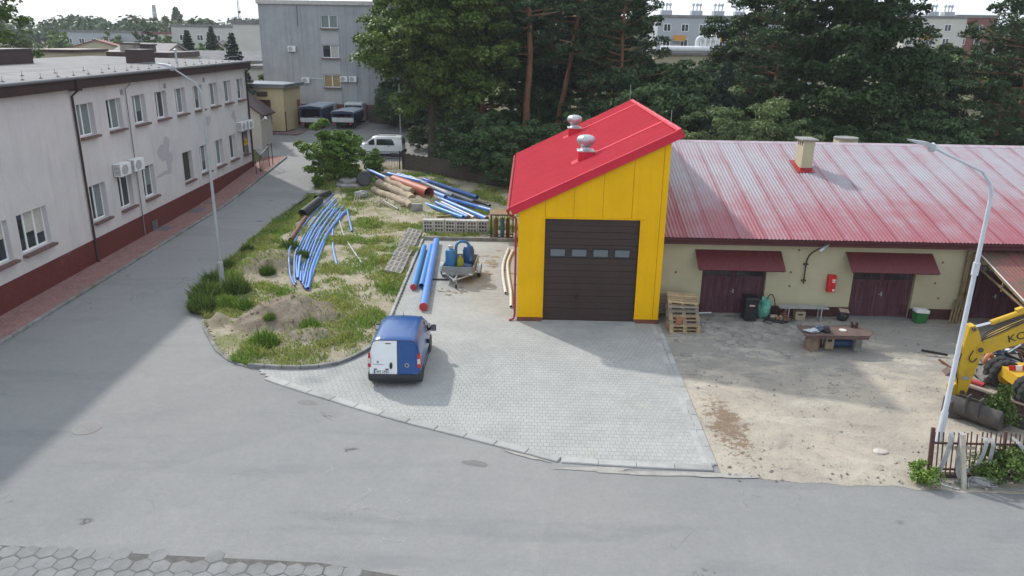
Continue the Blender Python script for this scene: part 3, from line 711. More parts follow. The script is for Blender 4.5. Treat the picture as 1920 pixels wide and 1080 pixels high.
for k in range(9):
    a0, a1 = math.pi+math.pi*k/9, math.pi+math.pi*(k+1)/9
    p0, p1 = ((EY-.02+.085*math.cos(a), 3.42+.085*math.sin(a)) for a in (a0, a1))
    b.quad((0, p0[0], p0[1]), (0, p1[0], p1[1]), (LW, p1[0], p1[1]), (LW, p0[0], p0[1]))
    q0, q1 = ((EY-.02+.079*math.cos(a), 3.42+.079*math.sin(a)) for a in (a0, a1)); b.quad((0, q1[0], q1[1]), (0, q0[0], q0[1]), (LW, q0[0], q0[1]), (LW, q1[0], q1[1]))
b.build('gutter', MAROOND, cream, True)
# gate canopies
cm_ = corr(1.08, 3.5, .09, .012, 5, MAROON, 'canopy')
for x, dz in ((X(6.95), 0), (X(13.08), .02)):
    cnp = link('canopy', cm_, cream, (x, -.92, 2.25+dz), (math.atan2(.62, .92), 0, R(-.6)))
    MB().box(.05, 3.45, .02, .05, -.07, -.02).box(.05, .09, .0, 1.05, -.06, -.02).box(3.41, 3.45, 0, 1.05, -.06, -.02).box(1.7, 1.74, 0, 1.05, -.06, -.02).build('canopy_frame', MAROOND, cnp)
# chimneys
CAPC = pm('chimney_cap', (.26, .26, .25), (.19, .19, .18), 4, .9)
def chimney(x0, x1, y0, y1, z0, z1, cap):
    o = MB().box(x0, x1, y0, y1, z0, z1).build('chimney', CREAM, cream)
    MB().rbox(x0-cap, x1+cap, y0-cap, y1+cap, z1, z1+.07, .015).build('cap', CAPC, o)
    for k in range(3):
        yy = y0+(y1-y0)*(.22+.27*k); MB().box(x0-.006, x0+.05, yy-.05, yy+.05, z1-.26, z1-.07).build('flue_opening', BLACK, o)
    zf = lambda y: EZ+(y-EY)*math.tan(pit)
    b = MB(); b.add([(x, y, zf(y)+.035) for x, y in ((x0-.25, y0-.25), (x1+.12, y0-.25), (x1+.12, y1+.2), (x0-.25, y1+.2))], [(0, 1, 2, 3)]); b.box(x0-.03, x1+.03, y0-.03, y1, z0, zf(y0)+.14); b.build('flashing', MAROON if False else REDP, o)
chimney(X(12.9), X(13.42), 5.85, 6.75, 4.6, 6.62, .12)
o = MB().box(X(16.15), X(17.15), 10.0, 10.7, 5, 6.2).build('chimney', CREAM, cream)
MB().lathe([(.48, 0), (.60, .02), (.62, .09), (.44, .12), (.40, .09)], 20, (X(16.65), 10.35, 6.2)).build('cap', CAPC, o)
for x, z in ((X(6.25), 1.85), (X(10.98), 1.95), (X(17.1), 2.5), (X(16.95), 1.6), (X(17.2), .95), (X(11.2), 2.9), (X(11.0), 1.35)):
    MB().lathe([(.045, 0), (.045, .012)], 10, M=Matrix.Translation((x, -.008, z)) @ Matrix.Rotation(R(90), 4, 'X')).build('vent_hole', PLINTHB, cream)

# lean-to at the far right
lean = thing('lean_to_shed', 'rusty red lean-to roof on timber posts against the right end of the workshop', 'shed', (18.3, 30.35, 0))
RUST = pm('mossy_rust_sheet', (.21, .075, .068), (.115, .085, .06), 1.6, .8, .5, 25, world=True)
TIMB = pm('old_timber', (.23, .165, .085), (.14, .10, .055), 3, .85, .3, 30, stretch=(1, 1, 1), world=True)
lsh = corr(4.6, 1.08, .15, .016, 6, RUST)
for k in range(7): link('roof_sheet', lsh, lean, (.05+k*1.05, -4.45, 1.85+.004*(k % 2)), (math.atan2(1.22, 4.4), 0, 0))
MB().bar((.1, -.05, 2.95), (.1, -4.4, 1.75), .09, .12).bar((.1, -.05, 2.45), (.1, -4.3, 1.65), .05, .07).bar((.1, -2.0, 1.95), (.1, -2.0, 2.4), .05).bar((0, -4.3, 1.72), (7, -4.3, 1.72), .1, .14).build('rafter', TIMB, lean)
for x, y, z in ((-.05, -.12, 3.0), (-.3, -.1, 3.05), (6.9, -4.3, 1.7), (2.6, -4.3, 1.7)): MB().bar((x, y, 0), (x, y, z), .11, .11).build('post', TIMB, lean)
MB().bar((.02, -.05, 3.06), (.02, -4.45, 1.84), .02, .04).build('edge_strip', WHITEP, lean)
# ------------------------------------------------------------- left office building
LWALL = m_stucco('pinkish_grey_render', (.57, .545, .54), (.51, .49, .485), (.37, .365, .37), .6)
BROWNF = pm('dark_brown_fascia', (.050, .026, .026), (.038, .02, .021), 2, .5)
ROOFF = pm('grey_roofing_felt', (.20, .198, .20), (.155, .153, .155), .8, .9, .3, 30, world=True)
PVC = NT('white_window_frame').done((.78, .79, .80), .35, 0, .5)
SILL = pm('brown_brick_sill', (.17, .10, .085), (.12, .07, .06), 6, .85)
DPIPE = pm('dark_downpipe', (.045, .022, .022), (.03, .018, .018), 3, .45)
def m_brick(name, c1, c2, mor, bw=.25, rh=.075, bloom=.5):
    t = NT(name); d = t.n('ShaderNodeTexBrick'); t.l(t.map(t.obj, (1, 1, 1), (R(90), 0, 0)), d.inputs['Vector']); d.inputs['Scale'].default_value = 1
    d.inputs['Brick Width'].default_value = bw; d.inputs['Row Height'].default_value = rh; d.inputs['Mortar Size'].default_value = .005
    d.inputs['Color1'].default_value = c1+(1,); d.inputs['Color2'].default_value = c2+(1,); d.inputs['Mortar'].default_value = mor+(1,)
    c = t.mix(t.math('MULTIPLY', t.ramp(t.noise(t.pos, .6, 5), .62, .75, 0, bloom), t.ramp(t.noise(t.pos, 9, 4), .4, .7)), d.outputs['Color'], (.42, .36, .35))
    c = t.val(c, t.noise(t.pos, 3, 4), .85, 1.15); t.bump(d.outputs['Fac'], -.5, .01); return t.done(c, .7, 0, .35)
RBRICK = m_brick('dark_red_clinker', (.135, .028, .024), (.11, .022, .02), (.075, .025, .022), bloom=.28)
OA = V((-20.93, 28.11, 0)); ORZ = R(92.083)
office = thing('office_building', 'long two-storey pinkish grey office building with dark red brick plinth at left', 'building', OA, ORZ)
OM = Matrix.Translation(OA) @ Matrix.Rotation(ORZ, 4, 'Z')
S0, S1, OD = -6.6, 33.1, 11.5
up_s = [8.07+2.845*k for k in range(9)]
lowk = [0, 1, 2, 5, 6, 7]
ops = [(s, s+1.55, 6.15, 7.69) for s in up_s] + [(up_s[k], up_s[k]+1.55, 2.02, 3.80) for k in lowk] + [(2.18, 4.34, 2.03, 3.70), (-.85, 1.55, 2.03, 3.70), (up_s[4], up_s[4]+1.5, 1.95, 3.78), (up_s[8]+.1, up_s[8]+1.4, 2.0, 3.75)]
b = wall_mb(S0, S1, 0, 8.95, ops, .30)
b.quad((S0, 0, 0), (S0, 0, 8.95), (S0, OD, 8.95), (S0, OD, 0)); b.quad((S1, 0, 0), (S1, OD, 0), (S1, OD, 8.95), (S1, 0, 8.95)); b.quad((S0, OD, 0), (S0, OD, 8.95), (S1, OD, 8.95), (S1, OD, 0))
b.build('wall', LWALL, office)
# patches of newer render
PATCH = m_stucco('grey_patch', (.415, .41, .42), (.38, .375, .385), (.33, .33, .34))
b = MB()
def wblob(mb, cx, cz, rx, rz, seed, y=-.004, n=22):
    q = random.Random(seed); ph = [q.uniform(0, 6) for _ in range(3)]; vs = []
    for i in range(n):
        a = 2*math.pi*i/n; k = 1+.28*math.sin(2*a+ph[0])+.2*math.sin(3*a+ph[1])+.1*math.sin(7*a+ph[2]); vs.append((cx+rx*k*math.cos(a), y, cz+rz*k*math.sin(a)))
    mb.add(vs, [tuple(range(n))])
for k, a in enumerate(((17.0, 4.3, .7, .75), (17.5, 3.5, .5, .5), (16.6, 3.0, .8, .16), (24.4, 5.3, .35, .4), (29.6, 5.1, .5, .35))):
    b = MB(); wblob(b, *a, k+1, -.004-.002*k); b.build('render_patch', PATCH, office)
MB().box(S0-.03, S1+.03, -.035, .2, -.1, 1.25).build('plinth', RBRICK, office)
def make_window(w, h, lights, parent, loc, curtain=None):
    f = .07; b = MB().box(0, w, 0, .07, 0, f).box(0, w, 0, .07, h-f, h).box(0, f, 0, .07, f, h-f).box(w-f, w, 0, .07, f, h-f)
    for k in range(1, lights): x = w*k/lights; b.box(x-.05, x+.05, -.006, .075, f, h-f)
    o = b.build('window', PVC, parent, loc=loc)
    for k in range(lights):
        x0 = w*k/lights+(.05 if k else f)+.004; x1 = w*(k+1)/lights-(.05 if k < lights-1 else f)-.004
        MB().box(x0, x1, .03, .045, f+.004, h-f-.004).build('pane', GLASS, o)
    if curtain is not None:
        for k, (lo, m) in enumerate(curtain):
            if m: MB().box(w*k/lights+.08, w*(k+1)/lights-.06, .018, .028, lo, h-f-.02).build('blind', m, o)
    MB().box(-.04, w+.06, -.44, -.0, -.12, -.01).build('sill', SILL, o)
    return o
BLIND = pm('beige_blind', (.46, .45, .40), (.40, .39, .35), 6, .8); NET = pm('net_curtain', (.20, .24, .24), (.13, .16, .165), 8, .7, stretch=(4, 4, .4))
q = random.Random(4)
wu = make_window(1.55, 1.54, 2, office, (up_s[0], .24, 6.15), [(.1, NET), (.1, NET)])
def vary_blinds(o, k):
    bl = [c for c in o.children if c.name.startswith('blind')]
    if bl and k % 3 == 1: bpy.data.objects.remove(bl[0])
    elif bl and k % 3 == 2: bl[-1].scale = (1, 1, .62); bl[-1].location = (0, 0, .55)
    elif len(bl) > 1 and k % 4 == 3: bpy.data.objects.remove(bl[1]); bl[0].scale = (.6, 1, 1)
for k, s in enumerate(up_s[1:]): vary_blinds(copytree(wu, office, (s, .24, 6.15)), k+1)
wl = make_window(1.55, 1.78, 2, office, (up_s[0], .24, 2.02), [(.55, None), (.12, NET)])
for k in lowk[1:]: vary_blinds(copytree(wl, office, (up_s[k], .24, 2.02)), k)
make_window(2.16, 1.67, 3, office, (2.18, .2, 2.03), [(.9, None), (.75, BLIND), (.55, BLIND)])
make_window(2.4, 1.67, 3, office, (-.85, .2, 2.03), [(.9, None), (.9, None), (.9, BLIND)])
o = MB().box(0, 1.5, 0, .06, 0, 1.83).build('boarded_opening', pm('dark_boarding', (.055, .045, .038), (.04, .034, .03), 3, .8), office, loc=(up_s[4], .24, 1.95)); MB().box(-.04, 1.56, -.42, 0, -.12, -.01).build('sill', SILL, o)
o = make_window(1.3, 1.75, 2, office, (up_s[8]+.1, .24, 2.0)); b = MB()
for k in range(9): b.bar((.08+k*.143, -.28, 0), (.08+k*.143, -.28, 1.75), .02)
b.bar((0, -.28, .1), (1.3, -.28, .1), .02).bar((0, -.28, 1.65), (1.3, -.28, 1.65), .02); b.build('window_grille', DPIPE, o)
FL = pm('yellow_flowers', (.65, .38, .03), (.5, .3, .03), 8, .8); b = MB(); q = random.Random(8)
for k in range(16): b.lathe([(.02, 0), (.07, .03), (.02, .07)], 6, (q.uniform(.2, .7), -.36+q.uniform(-.06, .06), 1.05+q.uniform(-.14, .16)))
b.box(.2, .75, -.45, -.29, .75, .9); b.build('flower_box', FL, o)
# eaves
MB().box(S0-.4, S1+.35, -.38, .0, 8.43, 8.93).box(S0-.4, S0, 0, OD, 8.43, 8.93).box(S1, S1+.35, 0, OD, 8.43, 8.93).build('fascia', BROWNF, office)
MB().add([(S0-.45, -.40, 8.945), (S1+.4, -.40, 8.945), (S1+.4, OD+.3, 9.15), (S0-.45, OD+.3, 9.15), (S0-.45, OD+.3, 8.8), (S1+.4, OD+.3, 8.8)], [(0, 1, 2, 3), (3, 2, 5, 4)]).build('roof', ROOFF, office)
MB().tube([(S0-.4, -.46, 8.92), (S1+.4, -.46, 8.92)], .075, 8).build('gutter', pm('grey_gutter', (.13, .14, .145), None, 3, .5), office)
MB().box(7.55, 7.95, -.5, -.05, 8.35, 8.98).build('gutter_hopper', BROWNF, office)
for s, r, m in ((7.72, .055, DPIPE), (12.98, .028, pm('grey_cable_pipe', (.20, .19, .19))), (33.0, .07, DPIPE)):
    MB().tube([(s, -.42, 8.5), (s, -.40, 8.38), (s, -.085, 8.1), (s, -.085, .2), (s, -.16, .06)], r, 8).build('downpipe', m, office, True)
for s in (12.55, 17.95, 24.2): MB().box(s, s+.28, -.03, .02, 7.82, 8.1).build('vent_grille', pm('grey_grille', (.25, .25, .25)) if s < 13 else bpy.data.materials['grey_grille'], office)
o = MB().box(14.0, 14.75, -.06, .05, .12, .68).build('cellar_window', BLACK, office); b = MB()
for k in range(6): b.box(14.05+k*.12, 14.08+k*.12, -.075, -.058, .12, .68)
b.build('bars', GALV, o)
# roof furniture
pin = MB().lathe([(.09, 0), (.07, .03), (.02, .06), (.010, .07), (.008, .24)], 8).mesh('rod_holder', pm('dark_lead', (.10, .10, .105), None, 3, .6))
for k in range(29): link('rod_holder', pin, office, (S0+.6+k*1.36, .35, 8.96), (0, 0, 0))
for k in range(12): link('rod_holder', pin, office, (S0+6+k*2.7, 1.9, 8.985))
b = MB()
b.tube([(S0, .35, 9.3), (S1, .35, 9.3)], .008, 4); b.build('lightning_wire', GALV, office)
for x0, x1, y0, y1, h in ((15.5, 19.4, 8.2, 9.9, .85), (9, 15.45, 8.8, 10.8, .8), (22.9, 24.9, 3.3, 4.3, .80)):
    o = MB().box(x0, x1, y0, y1, 8.95, 9.05+h).build('roof_vent_box', BROWNF, office); MB().box(x0-.05, x1+.05, y0-.05, y1+.05, 9.051+h, 9.09+h).build('lid', pm('grey_lid', (.16, .14, .14)) if x0 == 15.5 else bpy.data.materials['grey_lid'], o)
MB().lathe([(.22, 0), (.22, .45), (.24, .46), (.62, .52), (.60, .58), (.28, .85), (.16, 1.0)], 18, (17.2, 9.9, 9.85)).build('cowl', GALV, office, True)
MB().lathe([(.07, 0), (.07, .8), (.12, .82), (.12, .9), (.03, .96)], 10, (24.0, 1.5, 9)).build('vent_pipe', GALV, office)
# sidewalk with kerb
b = MB(); ss = list(np.arange(-8, 38, 1.0)); vs = []; fs = []
for k, s in enumerate(ss):
    z = gz(28.11+s)+.11; vs += [(s, -1.55, z), (s, .1, z+.02)]
    if k: fs.append((2*k-2, 2*k, 2*k+1, 2*k-1))
b.add(vs, fs); sidewalk = b.build('sidewalk', REDPAVE, None, loc=OA, rot=(0, 0, ORZ)); tag(sidewalk, kind='structure')
ks = MB().rbox(-.495, .495, -.075, .075, -.15, .13, .02).mesh('kerb_stone', KERBD)
for k in range(45):
    s = -8+k+.5; z = gz(28.11+s); link('kerb_stone', ks, sidewalk, (s, -1.63, z), (0, -(gz(28.6+s)-gz(27.6+s)), random.uniform(-.004, .004)))
for s in (14.3, 19.0, 21.5): MB().box(s, s+(.8 if s < 15 else 1.8), -.75, -.1, .1+gz(28+s), .14+gz(28+s)).build('shaft_grate', pm('blue_grey_grate', (.12, .13, .145)) if s < 15 else bpy.data.materials['blue_grey_grate'], sidewalk)

# ------------------------------------------------------------- air-conditioning units (one mesh set, copied)
def ac_proto():
    t = thing('air_conditioner', 'x', 'air conditioner', group='air conditioners on the facades')
    MB().rbox(-.42, .42, -.34, -.02, 0, .6, .02).build('casing', WHITEP, t)
    MB().lathe([(.235, 0), (.235, .012), (.215, .02), (.215, .004)], 20, M=Matrix.Translation((-.12, -.342, .3)) @ Matrix.Rotation(R(90), 4, 'X')).build('fan_ring', pm('ac_grey', (.34, .35, .36)), t)
    b = MB()
    for k in range(7): b.box(-.34, .10, -.358, -.352, .09+k*.07, .10+k*.07)
    b.build('fan_grille', WHITEP, t)
    b = MB()
    for k in range(8): b.box(-.424, -.418, -.3, -.06, .07+k*.065, .10+k*.065)
    b.build('side_louvre', pm('ac_dark', (.10, .105, .11)), t)
    MB().bar((-.3, .0, -.03), (-.3, -.36, -.03), .04).bar((.3, .0, -.03), (.3, -.36, -.03), .04).build('bracket', GALV, t)
    return t
ac = ac_proto()
acl = [('white air conditioner left of the pair above the office ground-floor windows', OM @ V((11.15, 0, 3.86)), ORZ), ('white air conditioner right of the pair above the office ground-floor windows', OM @ V((12.72, 0, 3.86)), ORZ),
       ('white air conditioner at the far office corner, nearer the viewer', OM @ V((30.5, 0, 3.95)), ORZ), ('white air conditioner at the far office corner, next to the downpipe', OM @ V((32.2, 0, 3.9)), ORZ),
       ('air conditioner alone high on the grey block between two storeys', V((-25.4, 85, 9.2)), 0), ('air conditioner with a white pipe left of the lowest window on the grey block', V((-24.12, 85, 5.97)), 0),
       ('air conditioner just right of the lowest window on the grey block', V((-19.98, 85, 6.16)), 0), ('air conditioner second to the right of the lowest window on the grey block', V((-19.0, 85, 6.16)), 0)]
for k, (lab, p, rz) in enumerate(acl):
    o = ac if k == 0 else copytree(ac, label=lab); o['label'] = lab; o.location = p; o.rotation_euler = (0, 0, rz); s = 1.35 if k < 4 else 1.0; o.scale = (s, 1.3 if k < 4 else 1, 1.05 if k < 4 else .95)

# railing gate at the far end of the office
rail = thing('entrance_railing', 'black iron railing and gate at the far end of the office building', 'railing', (-21.0, 58.6, .5), R(86))
for x in (0, .75, 2.6, 3.3): MB().bar((x, 0, 0), (x, 0, 1.15 if x < 1 else 2.1), .05).build('post', DPIPE, rail)
b = MB().bar((0, 0, 1.1), (.75, 0, 1.1), .04).bar((0, 0, .15), (.75, 0, .15), .03).bar((.75, 0, .2), (2.6, 0, .2), .04).bar((.75, 0, 1.3), (2.6, 0, 1.9), .05).bar((.75, 0, .2), (2.6, 0, 1.85), .03)
for k in range(14): b.bar((.8+k*.135, 0, .2), (.8+k*.135, 0, 1.3+k*.044), .018)
b.bar((2.6, 0, .2), (3.3, 0, .2), .04).bar((2.6, 0, 2.0), (3.3, 0, 2.0), .04); b.build('rails', DPIPE, rail)
for s in (28.9,): MB().tube([OM @ V((s, -.5, .4)), OM @ V((s, -.5, 2.2))], .05, 8).build('railing_post', DPIPE, None) if False else None

# ------------------------------------------------------------- small annex, transformer house, grey block
annex = thing('small_annex', 'small pale annex with sloping brown roof behind the office corner', 'building', (-23.75, 68.4, 1.05))
MB().prism([(-4, 0), (0, 0), (0, 3.1), (-4, 6.2)], 0, 3).build('wall', m_stucco('pale_annex', (.46, .43, .38), (.41, .38, .34), (.33, .31, .28)), annex)
MB().prism([(-4.1, 6.3), (.35, 2.95), (.35, 3.07), (-4.1, 6.44)], -.25, 3.2).build('roof', BROWNF, annex)
MB().lathe([(.05, 0), (.16, .06), (.12, .14)], 10, M=Matrix.Translation((.5, -.2, 2.8)) @ Matrix.Rotation(R(60), 4, 'Y')).tube([(.1, -.1, 2.6), (.5, -.2, 2.85)], .03, 6).build('wall_light', WHITEP, annex)
yb = thing('transformer_house', 'small yellow transformer house with brown steel doors and flat felt roof', 'building', (-24.1, 76.5, 1.58), R(-6))
YSTUC = m_stucco('ochre_render', (.56, .46, .28), (.50, .41, .25), (.42, .34, .21)); BRD = pm('brown_steel_door', (.085, .03, .03), (.065, .025, .025), 2, .6)
MB().box(-7, 0, 0, 4.3, .2, 4.35).build('wall', YSTUC, yb)
MB().box(-7, -.02, .03, 4.25, -.5, .2).box(-2.7, -1.7, -.02, .1, -.3, .62).build('plinth', pm('dark_plinth', (.08, .06, .055)), yb)
o = MB().box(-7.3, .3, -.3, 4.6, 4.35, 4.62).build('roof', ROOFF, yb); MB().box(-7.35, .35, -.35, 4.65, 4.622, 4.72).build('roof_edge', pm('blue_grey_flashing', (.20, .22, .25)), o)
o = MB().box(-3.05, -1.35, -.03, .05, .85, 3.2).build('door', BRD, yb)
for x in (-3.03, -2.18): MB().box(x, x+.82, -.045, -.03, .88, 3.17).build('door_leaf', BRD, o)
b = MB()
for k in range(9): b.box(-2.75, -1.6, -.04, .0, 3.5+k*.055, 3.535+k*.055)
b.build('louvre', BRD, yb); MB().tube([(.06, .1, .1), (.06, .1, 2.1)], .05, 8).build('downpipe', DPIPE, yb); MB().box(-.02, .03, 3.3, 4.0, .5, 3.0).build('side_door', pm('brick_door', (.20, .07, .04)), yb)
b = MB().rbox(-7, 1.6, -1.1, 5, -.3, .12, .03); b.build('paved_step', REDPAVE if False else pm('dull_red_paving', (.20, .13, .12), (.15, .10, .095), 3, .9), yb)
grey = thing('grey_block', 'three-storey weathered grey panel block with one column of white windows', 'building', (-28.75, 85, 2.0))
def m_panelblock():
    t = NT('streaked_grey_render'); p = t.pos
    c = t.mix(t.ramp(t.noise(p, .3, 6, .7), .35, .65), (.37, .375, .385), (.30, .305, .315))
    c = t.mix(t.ramp(t.noise(t.map(p, (3, 3, .1)), 1.1, 7, .75), .42, .75, 0, .75), c, (.195, .20, .215))
    c = t.mix(t.ramp(t.noise(t.map(p, (4, 4, .15), loc=(3, 0, 1)), 1.4, 6, .7), .55, .8, 0, .5), c, (.44, .445, .455)); return t.done(c, .92, 0, .15)
wins = [(6.55, 8.35, z-2, z-2+1.31) for z in (5.54, 8.60, 11.62)]
b = wall_mb(0, 19, 1.75, 11.95, wins, .22); b.quad((0, 0, 0), (0, 0, 12), (0, 13, 12), (0, 13, 0)); b.quad((19, 0, 0), (19, 13, 0), (19, 13, 12), (19, 0, 12))
b.build('wall', m_panelblock(), grey); MB().box(-.02, 19.02, -.04, .2, -.6, 1.75).build('plinth', m_brick('brick_red_plinth', (.17, .045, .035), (.14, .038, .03), (.10, .05, .045), bloom=.2), grey)
MB().box(-.15, 19.2, -.18, 13.2, 11.95, 12.35).build('parapet', pm('pale_parapet', (.48, .46, .43), (.40, .385, .36), 3, .8), grey)
INF = m_stucco('clean_grey_infill', (.42, .42, .42), (.38, .38, .38), (.32, .32, .325))
for z0, z1 in ((1.8, 3.44), (4.95, 6.5), (8.0, 9.52)): MB().box(6.5, 8.4, -.012, .02, z0, z1).build('infill_panel', INF, grey)
CUR = pm('ochre_curtain', (.34, .25, .10), (.26, .19, .08), 5, .8)
for k, (a, c, d, e) in enumerate(wins): make_window(1.8, 1.31, 2, grey, (a, .12, d), [[(.1, CUR), (.1, CUR)], [(.1, None), (.1, BLIND)], [(.08, NET), (.08, NET)]][k])
MB().tube([(5.0, -.03, 4.45), (6.5, -.03, 4.45)], .03, 6).build('cooling_pipe', WHITEP, grey)
MB().box(4.1, 4.14, -.03, 0, 9.8, 11.9).build('lightning_strip', DPIPE, grey)

# ------------------------------------------------------------- street lamps
POLEL = pm('pale_grey_pole', (.33, .355, .37), (.29, .315, .33), 2, .5); POLEW = pm('white_pole', (.52, .55, .60), (.47, .50, .55), 2, .4)
def street_lamp(label, loc, H, tip, mat, rb, rt_, sleeve=(), bf=1.5, bh=1.4):
    t = thing('street_lamp', label, 'street lamp', loc)
    tx, tz = tip; arm = [(0, 0, H), (.02*tx, 0, H+.28), (.07*tx, 0, H+.42+.05), (.2*tx, 0, H+.55*(tz-H)), (.8*tx, 0, H+.88*(tz-H)), (tx, 0, tz)]
    MB().tube([(0, 0, -.05), (0, 0, bh), (0, 0, bh+.04), (0, 0, H)], [rb*bf, rb*bf, rb, rt_], 12).build('pole', mat, t, True)
    o = MB().tube(arm, [rt_, rt_, rt_*.95, rt_*.8, rt_*.7, rt_*.7], 10).build('arm', mat, t, True)
    d = 1 if tx > 0 else -1
    MB().lathe([(rt_*.7, 0), (.10, .04), (.13, .14), (.05, .2)], 10, M=Matrix.Translation((tx-.1*d, 0, tz-.06)) @ Matrix.Rotation(R(70)*d, 4, 'Y')).build('joint', mat, o)
    MB().prism([(0, 0), (.62, .02), (.66, .06), (.2, .12), (0, .1)], -.13, .13, Matrix.Translation((tx, 0, tz-.04)) @ Matrix.Scale(d, 4, (1, 0, 0)) @ Matrix.Rotation(R(-14), 4, 'Y')).build('lamp_head', GALV, t)
    for z in sleeve: MB().tube([(0, 0, z), (0, 0, z+.35)], rb*1.22, 12).build('sleeve', mat, t)
    return t
street_lamp('grey street lamp rising from the weeds between road and verge', (-13.42, 31.95, 0), 8.3, (-1.1, 9.62), POLEL, .075, .048)
street_lamp('white street lamp with curved arm by the rusty fence and excavator', (12.1, 19.9, 0), 7.15, (-1.75, 8.5), POLEW, .072, .052, (5.1,), 1.3, 1.0)
# ------------------------------------------------------------- vegetation
def m_leaf(name, c1, c2, trans=.28, vary=.35, scale=.35):
    t = NT(name); c = t.mix(t.ramp(t.noise(t.pos, scale, 4, .6), .35, .65), c1, c2)
    c = t.val(c, t.attr('v'), 1-vary, 1+vary)
    t.done(c, .55, 0, .3); tr = t.n('ShaderNodeBsdfTranslucent'); t.l(c, tr.inputs[0])
    mx = t.n('ShaderNodeMixShader'); mx.inputs[0].default_value = trans; t.l(t.b.outputs[0], mx.inputs[1]); t.l(tr.outputs[0], mx.inputs[2]); t.l(mx.outputs[0], t.o.inputs[0]); return t.m
LF_MAPLE = m_leaf('maple_leaves', (.072, .122, .018), (.11, .165, .028)); LF_DARK = m_leaf('dark_leaves', (.024, .055, .012), (.042, .080, .018))
LF_PINE = m_leaf('pine_needles', (.026, .060, .018), (.046, .084, .025), .12); LF_SPR = m_leaf('spruce_needles', (.026, .048, .030), (.042, .066, .044), .1)
LF_LIGHT = m_leaf('light_leaves', (.10, .19, .022), (.15, .24, .034)); LF_BUSH = m_leaf('olive_leaves', (.105, .152, .050), (.138, .188, .064))
BARK = pm('grey_brown_bark', (.070, .055, .042), (.045, .036, .028), 4, .95, .6, 18, stretch=(1, 1, .3)); BARKP = pm('orange_pine_bark', (.26, .115, .06), (.15, .075, .045), 3, .9, .6, 14, stretch=(1, 1, .35))
def quads_from(c, nrm, size, asp, rng):
    n = len(c); nrm = nrm/np.linalg.norm(nrm, axis=1, keepdims=True)
    r = rng.normal(size=(n, 3)); u = np.cross(nrm, r); u /= np.linalg.norm(u, axis=1, keepdims=True)+1e-9; v = np.cross(nrm, u)
    s = size*rng.uniform(.65, 1.3, n)[:, None]
    P = np.stack([c-u*s*.5, c-v*s*asp*.5-u*s*.05, c+u*s*.5, c+v*s*asp*.5-u*s*.05], 1).reshape(-1, 3)
    return P, np.arange(4*n).reshape(n, 4)
def crown_mesh(name, c, nrm, size, asp, rng, mat):
    P, Q = quads_from(c, nrm, size, asp, rng); return facemesh(name, P, Q, rng.random(len(Q)), mat)
def unit(rng, n):
    d = rng.normal(size=(n, 3)); return d/np.linalg.norm(d, axis=1, keepdims=True)
def dec_tree(seed, H, base, rx, nc, nl, ls, lm, bark=BARK, tr=.28, squash=1., asp=.7):
    rng = np.random.default_rng(seed); cz, rz = (base+H)/2, (H-base)/2
    d = unit(rng, nc); rad = rng.random(nc)**.42
    lob = 1+.22*np.sin(d[:, 0]*4+seed)+.18*np.sin(d[:, 1]*5+2*seed)+.15*np.sin(d[:, 2]*6+seed*3)
    taper = 1-.18*np.clip(d[:, 2], 0, 1)
    cc = np.stack([d[:, 0]*rx*rad*lob*taper, d[:, 1]*rx*rad*lob*squash*taper, cz+d[:, 2]*rz*rad*np.clip(lob, .8, 1.12)], 1)
    cr = rng.uniform(.13, .26, nc)*rx
    k = rng.integers(0, nc, nl); e = unit(rng, nl); e[:, 2] = np.where(rng.random(nl) < .7, np.abs(e[:, 2]), e[:, 2])
    pos = cc[k]+e*(cr[k]*(.45+.6*rng.random(nl)**.7))[:, None]*np.array([1, 1, .62])
    nr = e*.5+np.array([0, 0, .55])+rng.normal(size=(nl, 3))*.5
    crown = crown_mesh('crown', pos, nr, ls, asp, rng, lm)
    b = MB(); top = base+(H-base)*.72; bend = rng.uniform(-.35, .35, 2)
    path = [(bend[0]*t*t, bend[1]*t*t, top*t) for t in np.linspace(0, 1, 7)]
    b.tube(path, [tr*1.35]+[tr*(1-.85*t) for t in np.linspace(.1, 1, 6)], 8)
    for i in range(min(nc, 26)):
        t0 = rng.uniform(.3, .9); p0 = np.array([bend[0]*t0*t0, bend[1]*t0*t0, top*t0]); p1 = cc[i]
        if p1[2] < p0[2]-1: continue
        mid = p0*.5+p1*.5+np.array([0, 0, -.35]); b.tube([tuple(p0), tuple(mid), tuple(p1)], [tr*.34, tr*.2, tr*.05], 5)
    return b.mesh('trunk', bark, True), crown
